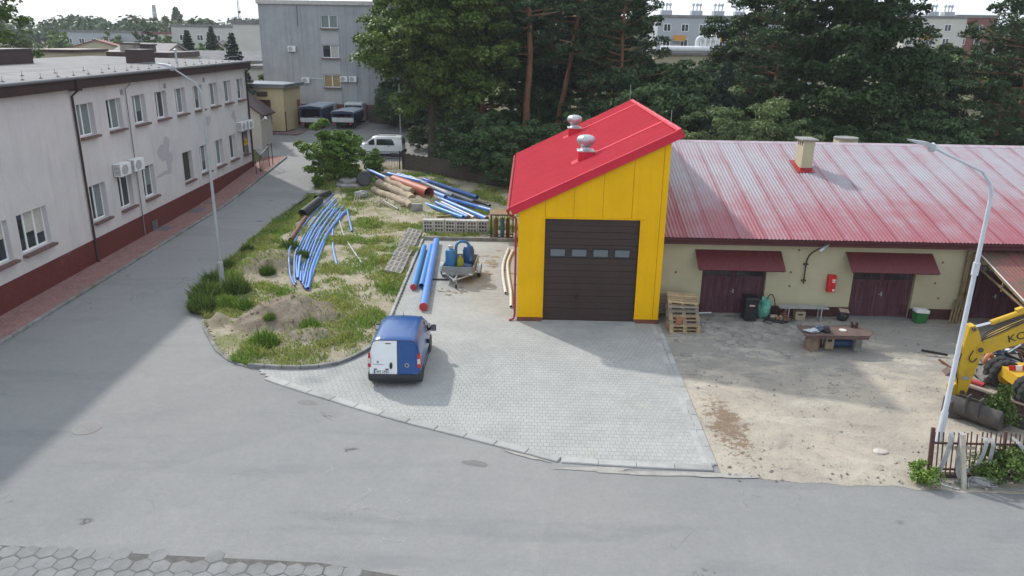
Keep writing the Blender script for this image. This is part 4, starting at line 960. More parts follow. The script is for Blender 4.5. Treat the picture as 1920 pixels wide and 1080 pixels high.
def pine_tree(seed, H, base, rx, dens, lm=None, bark=BARKP, tr=.24, lean=0., sparse=1., ns=.30, tmin=.3):
    rng = np.random.default_rng(seed); b = MB(); lean_ = np.array([lean, rng.uniform(-.3, .3)])
    tp = lambda z: np.array([lean_[0]*(z/H)**1.4*2+.12*math.sin(z*.7+seed), lean_[1]*(z/H)**1.4+.1*math.sin(z*.9), z])
    b.tube([tuple(tp(z)) for z in np.linspace(0, H*.96, 12)], [tr*1.25]+[tr*(1-.8*t) for t in np.linspace(.05, 1, 11)], 9)
    C_, N_ = [], []; z = base
    while z < H:
        u = (z-base)/(H-base); L = rx*(.62+.38*math.sin(math.pi*min(1, u*1.25+.15)))*(1 if u < .75 else max(.25, (1-u)/.25*.75+.25))
        for i in range(rng.integers(2, 5)):
            if rng.random() > sparse: continue
            a = rng.uniform(0, 2*math.pi); l = L*rng.uniform(.55, 1.1); p0 = tp(z); d = np.array([math.cos(a), math.sin(a), 0]); rise = rng.uniform(-.12, .28)+.25*u
            pts = [p0, p0+d*l*.4+np.array([0, 0, l*rise*.25]), p0+d*l*.75+np.array([0, 0, l*rise*.6]), p0+d*l+np.array([0, 0, l*rise])]
            b.tube([tuple(q) for q in pts], [.06, .045, .03, .012], 4)
            m = max(3, int(l*2.2))
            for j in range(m):
                t = rng.uniform(tmin, 1.05); p = pts[0]+(pts[3]-pts[0])*t+np.array([rng.normal()*.42*l*.25, rng.normal()*.42*l*.25, rng.uniform(-.1, .3)])
                r = rng.uniform(.30, .62); nn = int(dens*r*r); e = unit(rng, nn); e[:, 2] *= .55
                C_.append(p+e*r*(.35+.65*rng.random((nn, 1)))); N_.append(np.cross(e, rng.normal(size=(nn, 3)))+np.array([0, 0, .25]))
        z += rng.uniform(.28, .6)
    return b.mesh('trunk', bark, True), crown_mesh('crown', np.concatenate(C_), np.concatenate(N_), ns, .34, rng, lm or LF_PINE)
def spruce_tree(seed, H, rx, nl, lm=None, ns=.32):
    rng = np.random.default_rng(seed); b = MB().tube([(0, 0, 0), (0, 0, H*.5), (0, 0, H*.98)], [.2, .12, .02], 7); C_, N_ = [], []; z = .4
    while z < H-.15:
        L = rx*(1-z/H)**.85*rng.uniform(.85, 1.1)+.12; nb = max(5, int(9*(1-z/H)+4)); a0 = rng.uniform(0, 6)
        for i in range(nb):
            a = a0+2*math.pi*i/nb+rng.normal()*.12; l = L*rng.uniform(.8, 1.1); d = np.array([math.cos(a), math.sin(a), 0.]); n = max(6, int(nl*l/rx/nb*.16)); t = rng.random(n)**.6
            sag = -.30*t+.12*t**3
            p = np.array([0, 0, z])+d*(l*t)[:, None]; p[:, 2] += l*sag+rng.normal(size=n)*.05; sd = np.array([-d[1], d[0], 0.]); p += sd*(rng.normal(size=n)*l*.16*(1.05-t))[:, None]
            C_.append(p); N_.append(np.tile([0, 0, 1.], (n, 1))+rng.normal(size=(n, 3))*.55+d*.3)
        z += H*.022+.1
    return b.mesh('trunk', BARK, True), crown_mesh('crown', np.concatenate(C_), np.concatenate(N_), ns, .4, rng, lm or LF_SPR)
def plant(kind, label, cat, data, x, y, rz=0, s=1, group=None, sz=1, dz=0):
    t = thing(kind, label, cat, (x, y, gz(y)-.03+dz), rz, group); t.scale = (s, s, s*sz); link('trunk', data[0], t); link('crown', data[1], t); return t
G1 = 'tall trees behind the hall'
mp = dec_tree(11, 18, 2.2, 4.9, 240, 80000, .30, LF_MAPLE, tr=.36)
plant('maple_tree', 'broad leafy green tree with dark trunk beside the parked white car', 'tree', mp, -8.1, 65.4, .4, 1, G1)
plant('maple_tree', 'leafy tree half hidden behind the broad tree by the grey block', 'tree', dec_tree(12, 17, 3, 4.8, 130, 26000, .45, LF_DARK, tr=.3), -6.5, 75.5, 2.1, 1, G1)
p1 = pine_tree(21, 24, 8.5, 4.6, 230, lean=.1, sparse=.5, tr=.34, tmin=.5)
plant('pine_tree', 'tall pine with straight orange trunk rising behind the hall roof', 'tree', p1, -.1, 68.8, 0, 1, G1)
p2 = pine_tree(22, 21, 7.5, 4.2, 230, lean=2.0, tr=.26, sparse=.75, tmin=.42)
plant('pine_tree', 'pine with slanting reddish trunk right of the straight orange one', 'tree', p2, 2.6, 71.5, 0, 1, G1)
p3 = pine_tree(23, 19, 1.8, 4.8, 300, tr=.22)
plant('pine_tree', 'low-branched dark pine left of the straight orange trunk', 'tree', p3, -4.2, 70.5, 1.2, 1, G1)
plant('pine_tree', 'dense dark pine directly above the rear vent of the hall', 'tree', p3, 5.6, 78.5, 3.6, 1.05, G1)
plant('pine_tree', 'dark pine whose crown ends left of the distant apartment block', 'tree', p3, 7.7, 67.0, 4.9, .92, G1)
plant('pine_tree', 'pine standing between the slanting trunk and the hall ridge', 'tree', p2, 6.4, 74.5, 2.4, .92, G1)
plant('maple_tree', 'dark leafy tree deep behind the two orange pine trunks', 'tree', dec_tree(14, 17, 1.5, 5.2, 140, 26000, .5, LF_DARK), -.5, 83, 1, 1, G1)
plant('maple_tree', 'dark leafy tree deep behind the hall ridge', 'tree', dec_tree(15, 16, 1.2, 5.5, 140, 26000, .5, LF_DARK), 6.8, 84, 2, 1, G1)
sp = spruce_tree(31, 9.4, 2.6, 15000)
plant('spruce_tree', 'conical dark spruce standing below the white ventilation ducts', 'tree', sp, 14.4, 58, 0, 1.0, G1)
p4 = pine_tree(24, 14.5, 5.5, 4.6, 170, lean=.9)
plant('pine_tree', 'pine with crooked spreading boughs right of the conical spruce', 'tree', p4, 19.0, 63, .2, 1, G1)
mr = dec_tree(16, 18.5, .8, 5.3, 260, 80000, .31, LF_DARK, tr=.4)
plant('maple_tree', 'large dark leafy tree behind the middle of the workshop roof', 'tree', mr, 24.0, 60.5, 0, 1.0, G1)
plant('maple_tree', 'dark leafy tree left behind the large leafy tree over the workshop', 'tree', mr, 19.8, 72, 2.2, .80, G1)
p5 = pine_tree(25, 19, 2.5, 5.6, 280, tr=.3)
plant('pine_tree', 'spreading pine at the right edge above the workshop roof', 'tree', p5, 38.8, 62.5, .9, 1, G1)
plant('pine_tree', 'small dark pine low at the right edge behind the ridge', 'tree', p3, 33.5, 56, 2.2, .42, G1)
plant('maple_tree', 'olive undergrowth tree behind the right end of the workshop', 'tree', dec_tree(17, 6, .4, 3.4, 60, 9000, .3, LF_BUSH), 41, 58, 2.2, 1, G1)
sb = dec_tree(41, 6.6, .5, 3.1, 90, 15000, .22, LF_BUSH, tr=.1, asp=.5); G2 = 'olive shrubs behind the workshop roof'
for x, y, rz, s, l in ((10.6, 52.5, 0, .86, 'olive shrub tree nearest the red hall roof corner'), (14.4, 52.8, 2, 1.14, 'tallest rounded olive shrub tree left of the chimney'), (18.3, 53.5, 4, .82, 'olive shrub tree behind the short second chimney')): plant('shrub_tree', l, 'shrub', sb, x, y, rz, s, G2)
G3 = 'shrubs around the pipe yard'
ls_ = dec_tree(42, 4.4, .1, 2.0, 150, 34000, .17, LF_LIGHT, tr=.07)
plant('leafy_shrub', 'bright green shrub spilling over the road bend beside the black gate', 'shrub', ls_, -14.5, 57.0, 0, 1, G3)
plant('leafy_shrub', 'low bright green shrub in front of the blue barrels', 'shrub', ls_, -12.0, 59.3, 2, .46, G3)
plant('leafy_shrub', 'low green shrub under the big bright shrub at the road bend', 'shrub', ls_, -13.2, 56.4, 4, .40, G3)
plant('leafy_shrub', 'green scrub below the bright shrub at the road edge', 'shrub', ls_, -15.2, 54.9, 5, .27, G3)
ds = dec_tree(43, 4.2, .2, 2.4, 110, 18000, .2, m_leaf('scrub_leaves', (.05, .095, .03), (.068, .115, .036)), tr=.07)
for x, y, rz, s, l in ((-3.0, 57.5, 0, 1.0, 'dark green scrub bush beside the pipe pile and wire fence'), (-6.2, 62.5, 1, .6, 'dark scrub at the foot of the broad leafy tree'), (-1.6, 61, 2, .95, 'dark scrub bush left of the hall roof edge'), (1.2, 58, 3, 1.1, 'dark scrub bush hidden behind the red roof edge'), (4.5, 60, 4, 1.2, 'dark scrub bush behind the hall under the pines'), (9.6, 61, 5, 1.65, 'dark scrub bush between hall and conical spruce'), (-9.9, 70.2, 5, .5, 'small scrub beside the white car'), (22, 54.5, 1, 1.1, 'dark scrub bush behind the workshop ridge'), (27.5, 55, 3, 1.2, 'dark scrub bush under the large leafy tree'), (33, 57.5, 2, 1.0, 'dark scrub bush near the right-edge pine')): plant('scrub_bush', l, 'bush', ds, x, y, rz, s, G3)
plant('maple_tree', 'leafy tree in the top left corner behind the office roof', 'tree', dec_tree(18, 15.5, 2, 4.6, 110, 15000, .36, LF_MAPLE), -44, 62, 1, 1)
plant('spruce_tree', 'blue-grey spruce behind the far end of the office roof', 'tree', spruce_tree(32, 9.6, 2.7, 12000, m_leaf('blue_spruce', (.055, .082, .070), (.07, .10, .085), .1)), -28.1, 75, 0, 1)
plant('spruce_tree', 'distant dark spruce above the purple-grey roofs', 'tree', sp, -47.4, 110, 2, 1.0)
plant('spruce_tree', 'distant spruce between the white block and the gabled house', 'tree', sp, -60, 150, 1, 1.1)
# far trees: individuals in the middle distance, the wood beyond as one mass
fd = [dec_tree(50+k, 9, .8, 3.6, 40, 1700, .75, [LF_MAPLE, LF_LIGHT, LF_DARK, LF_MAPLE][k], tr=.2) for k in range(4)]
q = random.Random(12)
for k, (px, y, s) in enumerate([(-118, 225, 1), (-112, 215, .8), (-99, 205, 1.15), (-92, 200, .9), (-83, 180, .9), (-78, 190, .8), (-72, 165, .75), (-66, 175, .8), (-61, 160, .8), (-48, 118, .62), (-44, 112, .55), (-52, 135, .7), (-57, 150, .7), (-122, 205, 1.1), (-130, 190, 1.3), (-110, 170, 1.1), (-100, 165, .7), (-27, 95, .6), (-30, 100, .7), (-24.5, 98, .5), (-33, 93, .55)]):
    plant('distant_tree', 'small leafy tree among the distant houses beyond the office roof', 'tree', fd[k % 4], px, y, q.uniform(0, 6), s, 'distant trees beyond the office roof')
for k, (px, y, s) in enumerate([(24, 128, .8), (29, 130, .9), (34, 128, .75), (39, 130, 1.0), (46, 128, 1.1), (20, 122, .8), (55, 118, 1.0), (64, 122, .95), (73, 125, .9), (83, 130, 1.0), (51, 100, 1.0), (60, 98, .8)]):
    plant('distant_tree', 'pale green tree in front of the apartment blocks beyond the workshop', 'tree', fd[(k+1) % 4], px, y, q.uniform(0, 6), s, 'distant trees beyond the workshop')
def wood():
    rng = np.random.default_rng(77); C_, N_ = [], []
    for i in range(330):
        x = rng.uniform(-330, 330); y = rng.uniform(255, 420); h = rng.uniform(10, 14.5)+(y-255)*.012; r = rng.uniform(4, 7.5)
        if i % 9 == 0: r *= .45; h *= 1.22
        n = 260; e = unit(rng, n); p = np.array([x, y, 2.1+h*.55])+e*np.array([r, r, h*.45])*(.75+.3*rng.random((n, 1))); C_.append(p); N_.append(e+rng.normal(size=(n, 3))*.4)
    o = link('distant_wood', crown_mesh('distant_wood', np.concatenate(C_), np.concatenate(N_), 1.9, .8, rng, m_leaf('far_wood_leaves', (.045, .075, .028), (.065, .095, .034), .15, .3, .05)))
    tag(o, 'far line of woods along the horizon', 'woods', kind='stuff')
wood()

# grass, weeds
def grass_density(x, y):
    e = float(np.interp(y, [p[1] for p in LEFT], [p[0] for p in LEFT])) if y > 28.5 else -20
    d = 0.
    if x-e < 1.5+.5*mn.noise((y*.5, 0, 0)): d = 1.0
    n = mn.noise((x*.55+9, y*.55, 0))+.5*mn.noise((x*1.7, y*1.7, 4))+.25*mn.noise((x*4.1, y*4.1, 7))
    d = max(d, min(1, max(0, n*1.7+.34)))
    for cx, cy, r, v in ((-7.3, 28.8, 1.7, 1), (-6.7, 26.6, 1.0, .9), (-11.6, 30.3, 1.1, .95), (-8.0, 24.9, 1.1, .8), (-7.8, 36.5, 1.6, .8), (-12.7, 38.6, 1.2, 1), (-8.4, 31.0, 1.2, .8), (-6.7, 34.5, .9, .8), (-9.0, 44, 1.8, .6)):
        k = math.hypot(x-cx, y-cy)/r
        if k < 1: d = max(d, v*(1-k*.5))
    h, m = mounds(x, y); d *= 1-.8*m
    if x < -10.3 and y < 27.6: d *= .12
    if -10.8 < x < -6 and 46.5 < y < 53: d *= .35
    return d
def grass():
    rng = np.random.default_rng(5); P = []; A = []
    for i in range(210000):
        x, y = rng.uniform(-15.6, -.5), 23.9+rng.random()**1.25*36
        if not inside(IPOLY, x, y): continue
        d = grass_density(x, y)
        if rng.random() > d**1.3: continue
        h = rng.uniform(.06, .16)*(1+1.3*max(0, mn.noise((x*.7, y*.7, 12))+.25)*d)*(1.25 if d > .9 else 1); w_ = rng.uniform(.013, .026)*(1+y*.012); a = rng.uniform(0, 6.28); l = rng.normal(size=2)*h*.45
        z = ih(x, y)-.01 if edge_dist(IPOLY, x, y) > .5 else gz(y)+.04
        dx, dy = math.cos(a)*w_, math.sin(a)*w_
        P.append([(x-dx, y-dy, z), (x+dx, y+dy, z), (x+l[0]*.5+dx*.6, y+l[1]*.5+dy*.6, z+h*.65), (x+l[0], y+l[1], z+h)]); A.append(rng.random())
    P = np.array(P); n = len(P)
    t = NT('grass_blades'); c = t.mix(t.ramp(t.noise(t.pos, .45, 5, .6), .38, .62), (.17, .285, .045), (.31, .345, .095)); c = t.mix(t.ramp(t.attr('v'), .82, .95), c, (.30, .26, .13)); c = t.val(c, t.attr('v'), .7, 1.25); t.done(c, .6, 0, .25); tr = t.n('ShaderNodeBsdfTranslucent'); t.l(c, tr.inputs[0]); mx = t.n('ShaderNodeMixShader'); mx.inputs[0].default_value = .35; t.l(t.b.outputs[0], mx.inputs[1]); t.l(tr.outputs[0], mx.inputs[2]); t.l(mx.outputs[0], t.o.inputs[0])
    o = link('verge_grass', facemesh('verge_grass', P.reshape(-1, 3), np.arange(4*n).reshape(n, 4), np.array(A), t.m)); tag(o, 'patchy dry grass growing on the sandy verge', 'grass', kind='stuff')
grass()
def weed(seed, n, rx, ry, h, mat, ls=.07, stems=True):
    rng = np.random.default_rng(seed); k = int(n); a = rng.uniform(0, 6.28, k); r = np.sqrt(rng.random(k)); hh = h*rng.random(k)**.6*(1.1-.55*r)
    p = np.stack([np.cos(a)*r*rx*(.6+.4*hh/h), np.sin(a)*r*ry*(.6+.4*hh/h), hh], 1); nr = rng.normal(size=(k, 3))*.7+np.array([0, 0, .5])
    cr = crown_mesh('leaves', p, nr, ls, .45, rng, mat); b = MB()
    for i in range(14): q_ = rng.uniform(0, 6.28); rr_ = rng.random()*.8; b.tube([(math.cos(q_)*rr_*rx*.5, math.sin(q_)*rr_*ry*.5, 0), (math.cos(q_)*rr_*rx, math.sin(q_)*rr_*ry, h*.8)], [.012, .005], 4)
    return b.mesh('stems', LF_BUSH), cr
def put_weed(name, label, cat, data, x, y, z, rz=0, s=1, group=None):
    t = thing(name, label, cat, (x, y, z), rz, group); t.scale = (s, s, s); link('stems', data[0], t); link('leaves', data[1], t)
def spiky(seed, n, rx, ry, h, mat):
    """tall ragged tuft: blades and small leaves on thin stalks, no ball outline"""
    rng = np.random.default_rng(seed); P = []
    for i in range(n):
        a, r = rng.uniform(0, 6.28), math.sqrt(rng.random()); x, y = r*rx*math.cos(a)*.8, r*ry*math.sin(a)*.8; hh = h*rng.uniform(.25, 1)*(1.05-.6*r**2)*(1.35 if i % 23 == 0 else 1); l = rng.normal(size=2)*.22*hh+np.array([x, y])*.25; b_ = rng.uniform(0, 6.28); w_ = rng.uniform(.010, .022); dx, dy = math.cos(b_)*w_, math.sin(b_)*w_
        P.append([(x-dx, y-dy, 0), (x+dx, y+dy, 0), (x+l[0]*.55+dx, y+l[1]*.55+dy, hh*.62), (x+l[0], y+l[1], hh)])
    P = np.array(P).reshape(-1, 3); n2 = int(n*.9); k = rng.integers(0, n, n2); t = rng.uniform(.25, 1, n2)[:, None]; Pb = P.reshape(n, 4, 3); c = Pb[k, 0]*(1-t)+Pb[k, 3]*t+rng.normal(size=(n2, 3))*.03
    P2, Q2 = quads_from(c, rng.normal(size=(n2, 3))+np.array([0, 0, .4]), .075, .4, rng)
    V_ = np.concatenate([P, P2]); Q = np.concatenate([np.arange(4*n).reshape(n, 4), Q2+4*n])
    cr = facemesh('leaves', V_, Q, rng.random(len(Q)), mat); b = MB()
    for i in range(10): q_ = rng.uniform(0, 6.28); rr_ = rng.random()*.7; b.tube([(math.cos(q_)*rr_*rx*.6, math.sin(q_)*rr_*ry*.6, 0), (math.cos(q_)*rr_*rx, math.sin(q_)*rr_*ry, h*rng.uniform(.8, 1.25))], [.010, .004], 4)
    return b.mesh('stems', LF_BUSH), cr
def bushy(seed, n, rx, ry, h, mat, ls=.09, k=14):
    """ragged bush: uneven leaf clumps on stems"""
    rng = np.random.default_rng(seed); a = rng.uniform(0, 6.28, k); r = np.sqrt(rng.random(k)); cc = np.stack([np.cos(a)*r*rx*.85, np.sin(a)*r*ry*.85, h*(.2+.75*rng.random(k))*(1.05-.45*r)], 1); cr = rng.uniform(.16, .38, k)*min(1, h)
    i = rng.integers(0, k, n); e = unit(rng, n); p = cc[i]+e*(cr[i]*rng.random(n)**.4)[:, None]*np.array([1, 1, .8]); p[:, 2] = np.abs(p[:, 2])+.02
    cr_ = crown_mesh('leaves', p, e*.4+np.array([0, 0, .5])+rng.normal(size=(n, 3))*.5, ls, .6, rng, mat); b = MB()
    for j in range(k): b.tube([(cc[j][0]*.4, cc[j][1]*.4, 0), tuple(cc[j])], [.014, .005], 4)
    return b.mesh('stems', LF_BUSH), cr_
WEED = m_leaf('weed_leaves', (.075, .13, .026), (.11, .165, .036), .35, .4, 2); WEEDL = m_leaf('bright_weed_leaves', (.12, .21, .028), (.16, .25, .04), .35, .4, 2)
wt = spiky(1, 1500, .72, .78, .95, WEED); wl_ = spiky(2, 900, .5, .5, .6, WEEDL); wb = bushy(3, 5200, 1.35, .62, 1.2, WEED, .10, 22)
G4 = 'weeds on the verge'
for x, y, s, l in ((-13.75, 30.9, 1.0, 'tall dark weeds left of the grey lamp foot at the road edge'), (-12.75, 31.6, .95, 'tall weeds right of the grey lamp foot'), (-13.35, 29.5, .85, 'dark weeds at the tip of the verge below the lamp'), (-14.3, 33.0, .7, 'weeds along the road just beyond the lamp'), (-14.5, 35.3, .6, 'weeds along the road beside the grassy soil heap'), (-12.5, 38.8, .75, 'weeds behind the overgrown soil heap'), (-14.6, 38.4, .5, 'weeds by the road halfway up the verge'), (-12.2, 34.3, .55, 'weeds growing on the front of the overgrown heap'), (-11.3, 37.0, .5, 'weeds on the right flank of the overgrown heap')): put_weed('weed_clump', l, 'weeds', wt, x, y, ih(x, y)-.05 if x > -13.5 else .05, x*3, s, G4)
for x, y, s, l in ((-9.55, 25.9, 1.15, 'bright green leafy weed in front of the bare soil heap'), (-8.3, 27.4, .9, 'green weed on the right slope of the bare soil heap'), (-11.7, 29.7, .9, 'bright green weed patch left of the bare soil heap'), (-12.4, 29.9, .9, 'bright green weed beside the dark weeds at the road tip'), (-9.9, 27.6, .5, 'small weed sprouting on top of the bare soil heap')): put_weed('leafy_weed', l, 'weeds', wl_, x, y, ih(x, y)-.03, x*2, s, G4)
# second row under and behind the tall trees
for x, y, s, rz, l in ((12.6, 67, 1.95, 1, 'tall dark bush under the beige duct building'), (10.4, 68.5, 2.0, 3, 'tall dark bush right of the hall ridge'), (15.6, 68, 1.9, 5, 'tall dark bush behind the conical spruce')): plant('scrub_bush', l, 'bush', ds, x, y, rz, s, G3)
plant('maple_tree', 'smaller dark leafy tree left of the right-edge pine', 'tree', mr, 33.8, 67, 2.6, .52, G1)
for k, (x, y, s, l) in enumerate(((-12.5, 88, 1.0, 'dark leafy tree right behind the grey block corner'), (3.5, 92, 1.05, 'dark leafy tree far behind the slanting pine'), (46, 70, 1.0, 'dark leafy tree beyond the right edge of the picture'))): plant('maple_tree', l, 'tree', mr, x, y, k*1.3, s, G1)
for k, (x, y, s, l) in enumerate(((6.8, 64, 1.15, 'dark scrub bush right behind the hall'), (12.0, 63, 1.75, 'dark scrub bush left of the conical spruce'), (17.2, 58.5, 1.2, 'dark scrub bush right of the conical spruce'), (20.5, 57, 1.3, 'dark scrub bush behind the short chimney'), (24.8, 56, 1.2, 'dark scrub bush left under the large leafy tree'), (30.3, 57, 1.4, 'dark scrub bush right under the large leafy tree'), (36, 60, 1.2, 'dark scrub bush at the foot of the right-edge pine'), (40, 60, 1.4, 'dark scrub bush right of the right-edge pine'), (-1.8, 70.5, .9, 'dark scrub bush at the foot of the straight orange pine'), (1.6, 74, 1.2, 'dark scrub bush at the foot of the slanting pine'), (-4.6, 64, 1.1, 'dark scrub bush between leafy tree and orange pine'), (-1.2, 55.2, .62, 'dark scrub bush beside the gas bottle cage'), (-13.8, 81, 1.0, 'dark scrub bush behind the thin pale pole'), (-11.0, 78, 1.1, 'dark scrub bush behind the broad leafy tree'))): plant('scrub_bush', l, 'bush', ds, x, y, k*1.7, s, G3)
# ------------------------------------------------------------- vehicles
def paint(name, c, rough=.28, spec=.5):
    t = NT(name); col = t.val(c, t.noise(t.obj, 3, 5), .94, 1.06); col = t.mix(t.ramp(t.noise(t.obj, 9, 6, .8), .6, .8, 0, .12), col, (.4, .4, .4))
    t.done(col, rough, 0, spec); t.b.inputs['Coat Weight'].default_value = .35; t.b.inputs['Coat Roughness'].default_value = .12; return t.m
BLUEV = paint('dark_blue_paint', (.012, .070, .235)); WHITEV = paint('white_car_paint', (.72, .74, .75)); TYRE = pm('tyre_rubber', (.02, .02, .021), (.032, .031, .03), 6, .85, .3, 30)
RIM = pm('silver_rim', (.36, .37, .38), None, 4, .35, metal=.7); BUMP = pm('black_bumper', (.022, .023, .025), (.03, .03, .032), 5, .55)
LRED = NT('red_lens').done((.45, .012, .012), .15, 0, .6); LCLR = NT('clear_lens').done((.55, .5, .46), .15, 0, .6); CHROME = NT('chrome').done((.6, .6, .62), .18, 1)
SEC = [(.62, .20), (.80, .24), (.845, .34), (.858, .55), (.858, .80), (.845, 1.0), (.81, 1.25), (.765, 1.45), (.715, 1.58), (.64, 1.665), (.45, 1.71), (.2, 1.725), (0, 1.728)]
def loft_car(st, rear=.0, hw=1.0):
    """st: (y, top, width factor); rear: forward lean of the tail per metre of height"""
    b = MB(); n = len(SEC); ring = 2*n-1; vs = []
    for y, top, wf in st:
        half = []
        for x, z in SEC:
            zz = .95+(z-.95)*(top-.95)/(1.728-.95) if z > .95 and top > .95 else (z if top > .95 else min(z, top-.03*(1-min(1, x))) if z > top else z)
            if z > .95 and top <= .95: zz = top
            yo = rear*max(0, zz-.55)*max(0, 1-y/.8)
            half.append((x*wf*hw, y+yo, zz))
        vs += half+[(-x, y, z) for x, y, z in half[-2::-1]]
    fs = []
    for i in range(len(st)-1):
        for j in range(ring-1): fs.append((i*ring+j, i*ring+j+1, (i+1)*ring+j+1, (i+1)*ring+j))
        fs.append((i*ring+ring-1, i*ring, (i+1)*ring, (i+1)*ring+ring-1))
    fs += [tuple(range(ring-1, -1, -1)), tuple(range((len(st)-1)*ring, len(st)*ring))]
    return b.add(vs, fs)
def wheel(parent, x, y, r, w_, rimr=.62):
    M = Matrix.Translation((x, y, r)) @ Matrix.Rotation(R(90), 4, 'Y')
    o = MB().lathe([(r*rimr, -w_/2), (r*.9, -w_/2), (r, -w_*.32), (r, w_*.32), (r*.9, w_/2), (r*rimr, w_/2), (r*rimr, w_/2-.03), (r*rimr, -w_/2+.03)][:6], 26, M=M).build('tyre', TYRE, parent, True)
    for s in (-1, 1): MB().lathe([(r*rimr*.98, w_*.47*s), (r*rimr*.9, w_*.52*s), (r*.2, w_*.44*s), (r*.16, w_*.5*s), (.01, w_*.5*s)], 20, M=M).build('rim', RIM, o, True)
    return o
van = thing('delivery_van', 'small blue delivery van with one white rear door parked on the forecourt', 'van', (-4.2, 22.68, .035), R(.8)); van.scale = (1, 1, .955)
st = [(.05, 1.66, .955), (.10, 1.70, .985), (.35, 1.725, 1.0), (1.0, 1.74, 1.0), (1.7, 1.745, 1.0), (2.2, 1.72, 1.0), (2.5, 1.665, .995), (2.62, 1.60, .99), (2.95, 1.34, .98), (3.2, 1.13, .965), (3.5, 1.0, .94), (3.72, .88, .90), (3.86, .62, .80)]
body = loft_car(st, .12).build('body', BLUEV, van, True)
ry = lambda z: .045+.12*max(0, z-.55)
def rear(poly, off, th, name, mat, parent, smooth=False):
    k = len(poly); vs = [(x, ry(z)-off, z) for x, z in poly]+[(x, ry(z)-off+th, z) for x, z in poly]
    return MB().add(vs, [tuple(range(k)), tuple(range(2*k-1, k-1, -1))]+[(i, k+i, k+(i+1) % k, (i+1) % k) for i in range(k)]).build(name, mat, parent, smooth)
def arcpoly(pts): return pts
rear([(-.815, .455), (.815, .455), (.825, .75), (.815, 1.0), (.78, 1.26), (.735, 1.46), (.68, 1.605), (.57, 1.655), (-.57, 1.655), (-.68, 1.605), (-.735, 1.46), (-.78, 1.26), (-.815, 1.0), (-.825, .75)], .012, .02, 'door_seal', BLACK, van)  # black backing paints the dark gap lines round both rear doors
dl = rear([(-.80, .47), (.095, .45), (.095, 1.640), (-.56, 1.635), (-.665, 1.59), (-.72, 1.45), (-.765, 1.25), (-.80, 1.0), (-.81, .75)], .022, .03, 'rear_door', WHITEV, van); dl['label'] = 'white rear door with number plate'
dr = rear([(.112, .45), (.80, .47), (.81, .75), (.80, 1.0), (.765, 1.25), (.72, 1.45), (.665, 1.59), (.56, 1.635), (.112, 1.640)], .022, .03, 'rear_door', BLUEV, van); dr['label'] = 'blue rear door with round silver emblem'
rear([(-.70, 1.0), (.05, 1.0), (.05, 1.50), (-.62, 1.50)], .026, .008, 'pressed_panel', WHITEV, dl); rear([(.16, 1.0), (.71, 1.0), (.63, 1.50), (.16, 1.50)], .026, .008, 'pressed_panel', BLUEV, dr)
rear([(-.66, .50), (-.14, .50), (-.14, .62), (-.66, .62)], .034, .01, 'number_plate', WHITEP, dl)
o = link('plate_number', text_mesh('RST CP52', .112, BLACK), van, (-.375, ry(.56)-.036, .56), (R(90), 0, 0)); o.scale = (.86, 1, 1)
rear([(-.66, .50), (-.615, .50), (-.615, .62), (-.66, .62)], .037, .004, 'plate_country_band', NT('plate_blue').done((.01, .04, .28), .4), dl)
rear([(-.655, .635), (-.56, .635), (-.56, .66), (-.655, .66)], .045, .03, 'plate_light', BLACK, dl); rear([(-.28, .635), (-.18, .635), (-.18, .66), (-.28, .66)], .045, .03, 'plate_light', BLACK, dl)
rear([(-.10+.05*math.cos(a)*(.95), .775+.115*math.sin(a)) for a in np.linspace(0, 2*math.pi, 15)[:-1]], .045, .03, 'door_handle', BLACK, dl)
rear([(-.28, 1.535), (-.10, 1.535), (-.10, 1.56), (-.28, 1.56)], .034, .02, 'brake_light', NT('dark_red_lens').done((.12, .005, .01), .2), dl)
GREYP = NT('grey_print').done((.25, .26, .28), .6)
rear([(-.56, .86), (-.50, .86), (-.49, .92), (-.53, .945), (-.57, .92)], .028, .004, 'door_emblem', GREYP, dl)
for k in range(9): rear([(-.67+k*.035, .80), (-.645+k*.035, .80), (-.645+k*.035, .822), (-.67+k*.035, .822)], .028, .004, 'door_lettering', GREYP, dl)
for r0, r1, m in ((.075, .05, CHROME), (.048, .0, NT('emblem_dark').done((.05, .07, .12), .3))):
    if r1: rear([(.42+r0*math.cos(a), .80+r0*math.sin(a)) for a in np.linspace(0, 2*math.pi, 19)[:-1]], .036, .02, 'emblem_ring', m, dr)
    else: rear([(.42+r0*math.cos(a), .80+r0*math.sin(a)) for a in np.linspace(0, 2*math.pi, 19)[:-1]], .040, .02, 'emblem_disc', m, dr)
rear([(.60, .525), (.75, .525), (.75, .537), (.60, .537)], .028, .004, 'model_badge', CHROME, dr)
for s in (-1, 1):
    tl = MB()
    lens = MB(); lens.add([(s*x, y, z) for x, y, z in [(.755, .015, .72), (.862, .05, .72), (.872, .30, .74), (.765, .04, 1.2), (.838, .09, 1.2), (.845, .26, 1.18)]], [(0, 1, 4, 3), (1, 2, 5, 4), (3, 4, 5), (0, 2, 1)])
    tl = lens.build('tail_light', LRED, van)
    MB().add([(s*x, y, z) for x, y, z in [(.764, .006, .86), (.862, .046, .86), (.761, .022, 1.04), (.852, .064, 1.04)]], [(0, 1, 3, 2)]).build('reversing_lens', LCLR, tl)
MB().add([(x, y, z) for z, e in ((.20, -.03), (.27, .01), (.42, .02), (.475, .0)) for x, y in ((-.87-e, .75), (-.875-e, .2), (-.83-e, .0-e), (-.5, -.055-e), (.5, -.055-e), (.83+e, .0-e), (.875+e, .2), (.87+e, .75))], [(r*8+i, r*8+i+1, r*8+9+i, r*8+8+i) for r in range(3) for i in range(7)]+[(24+i, 25+i, 31-i-0 if False else 25+i, 24+i) for i in range(0)]+[tuple(range(24, 32)), tuple(range(7, -1, -1))]).build('rear_bumper', BUMP, van, True)
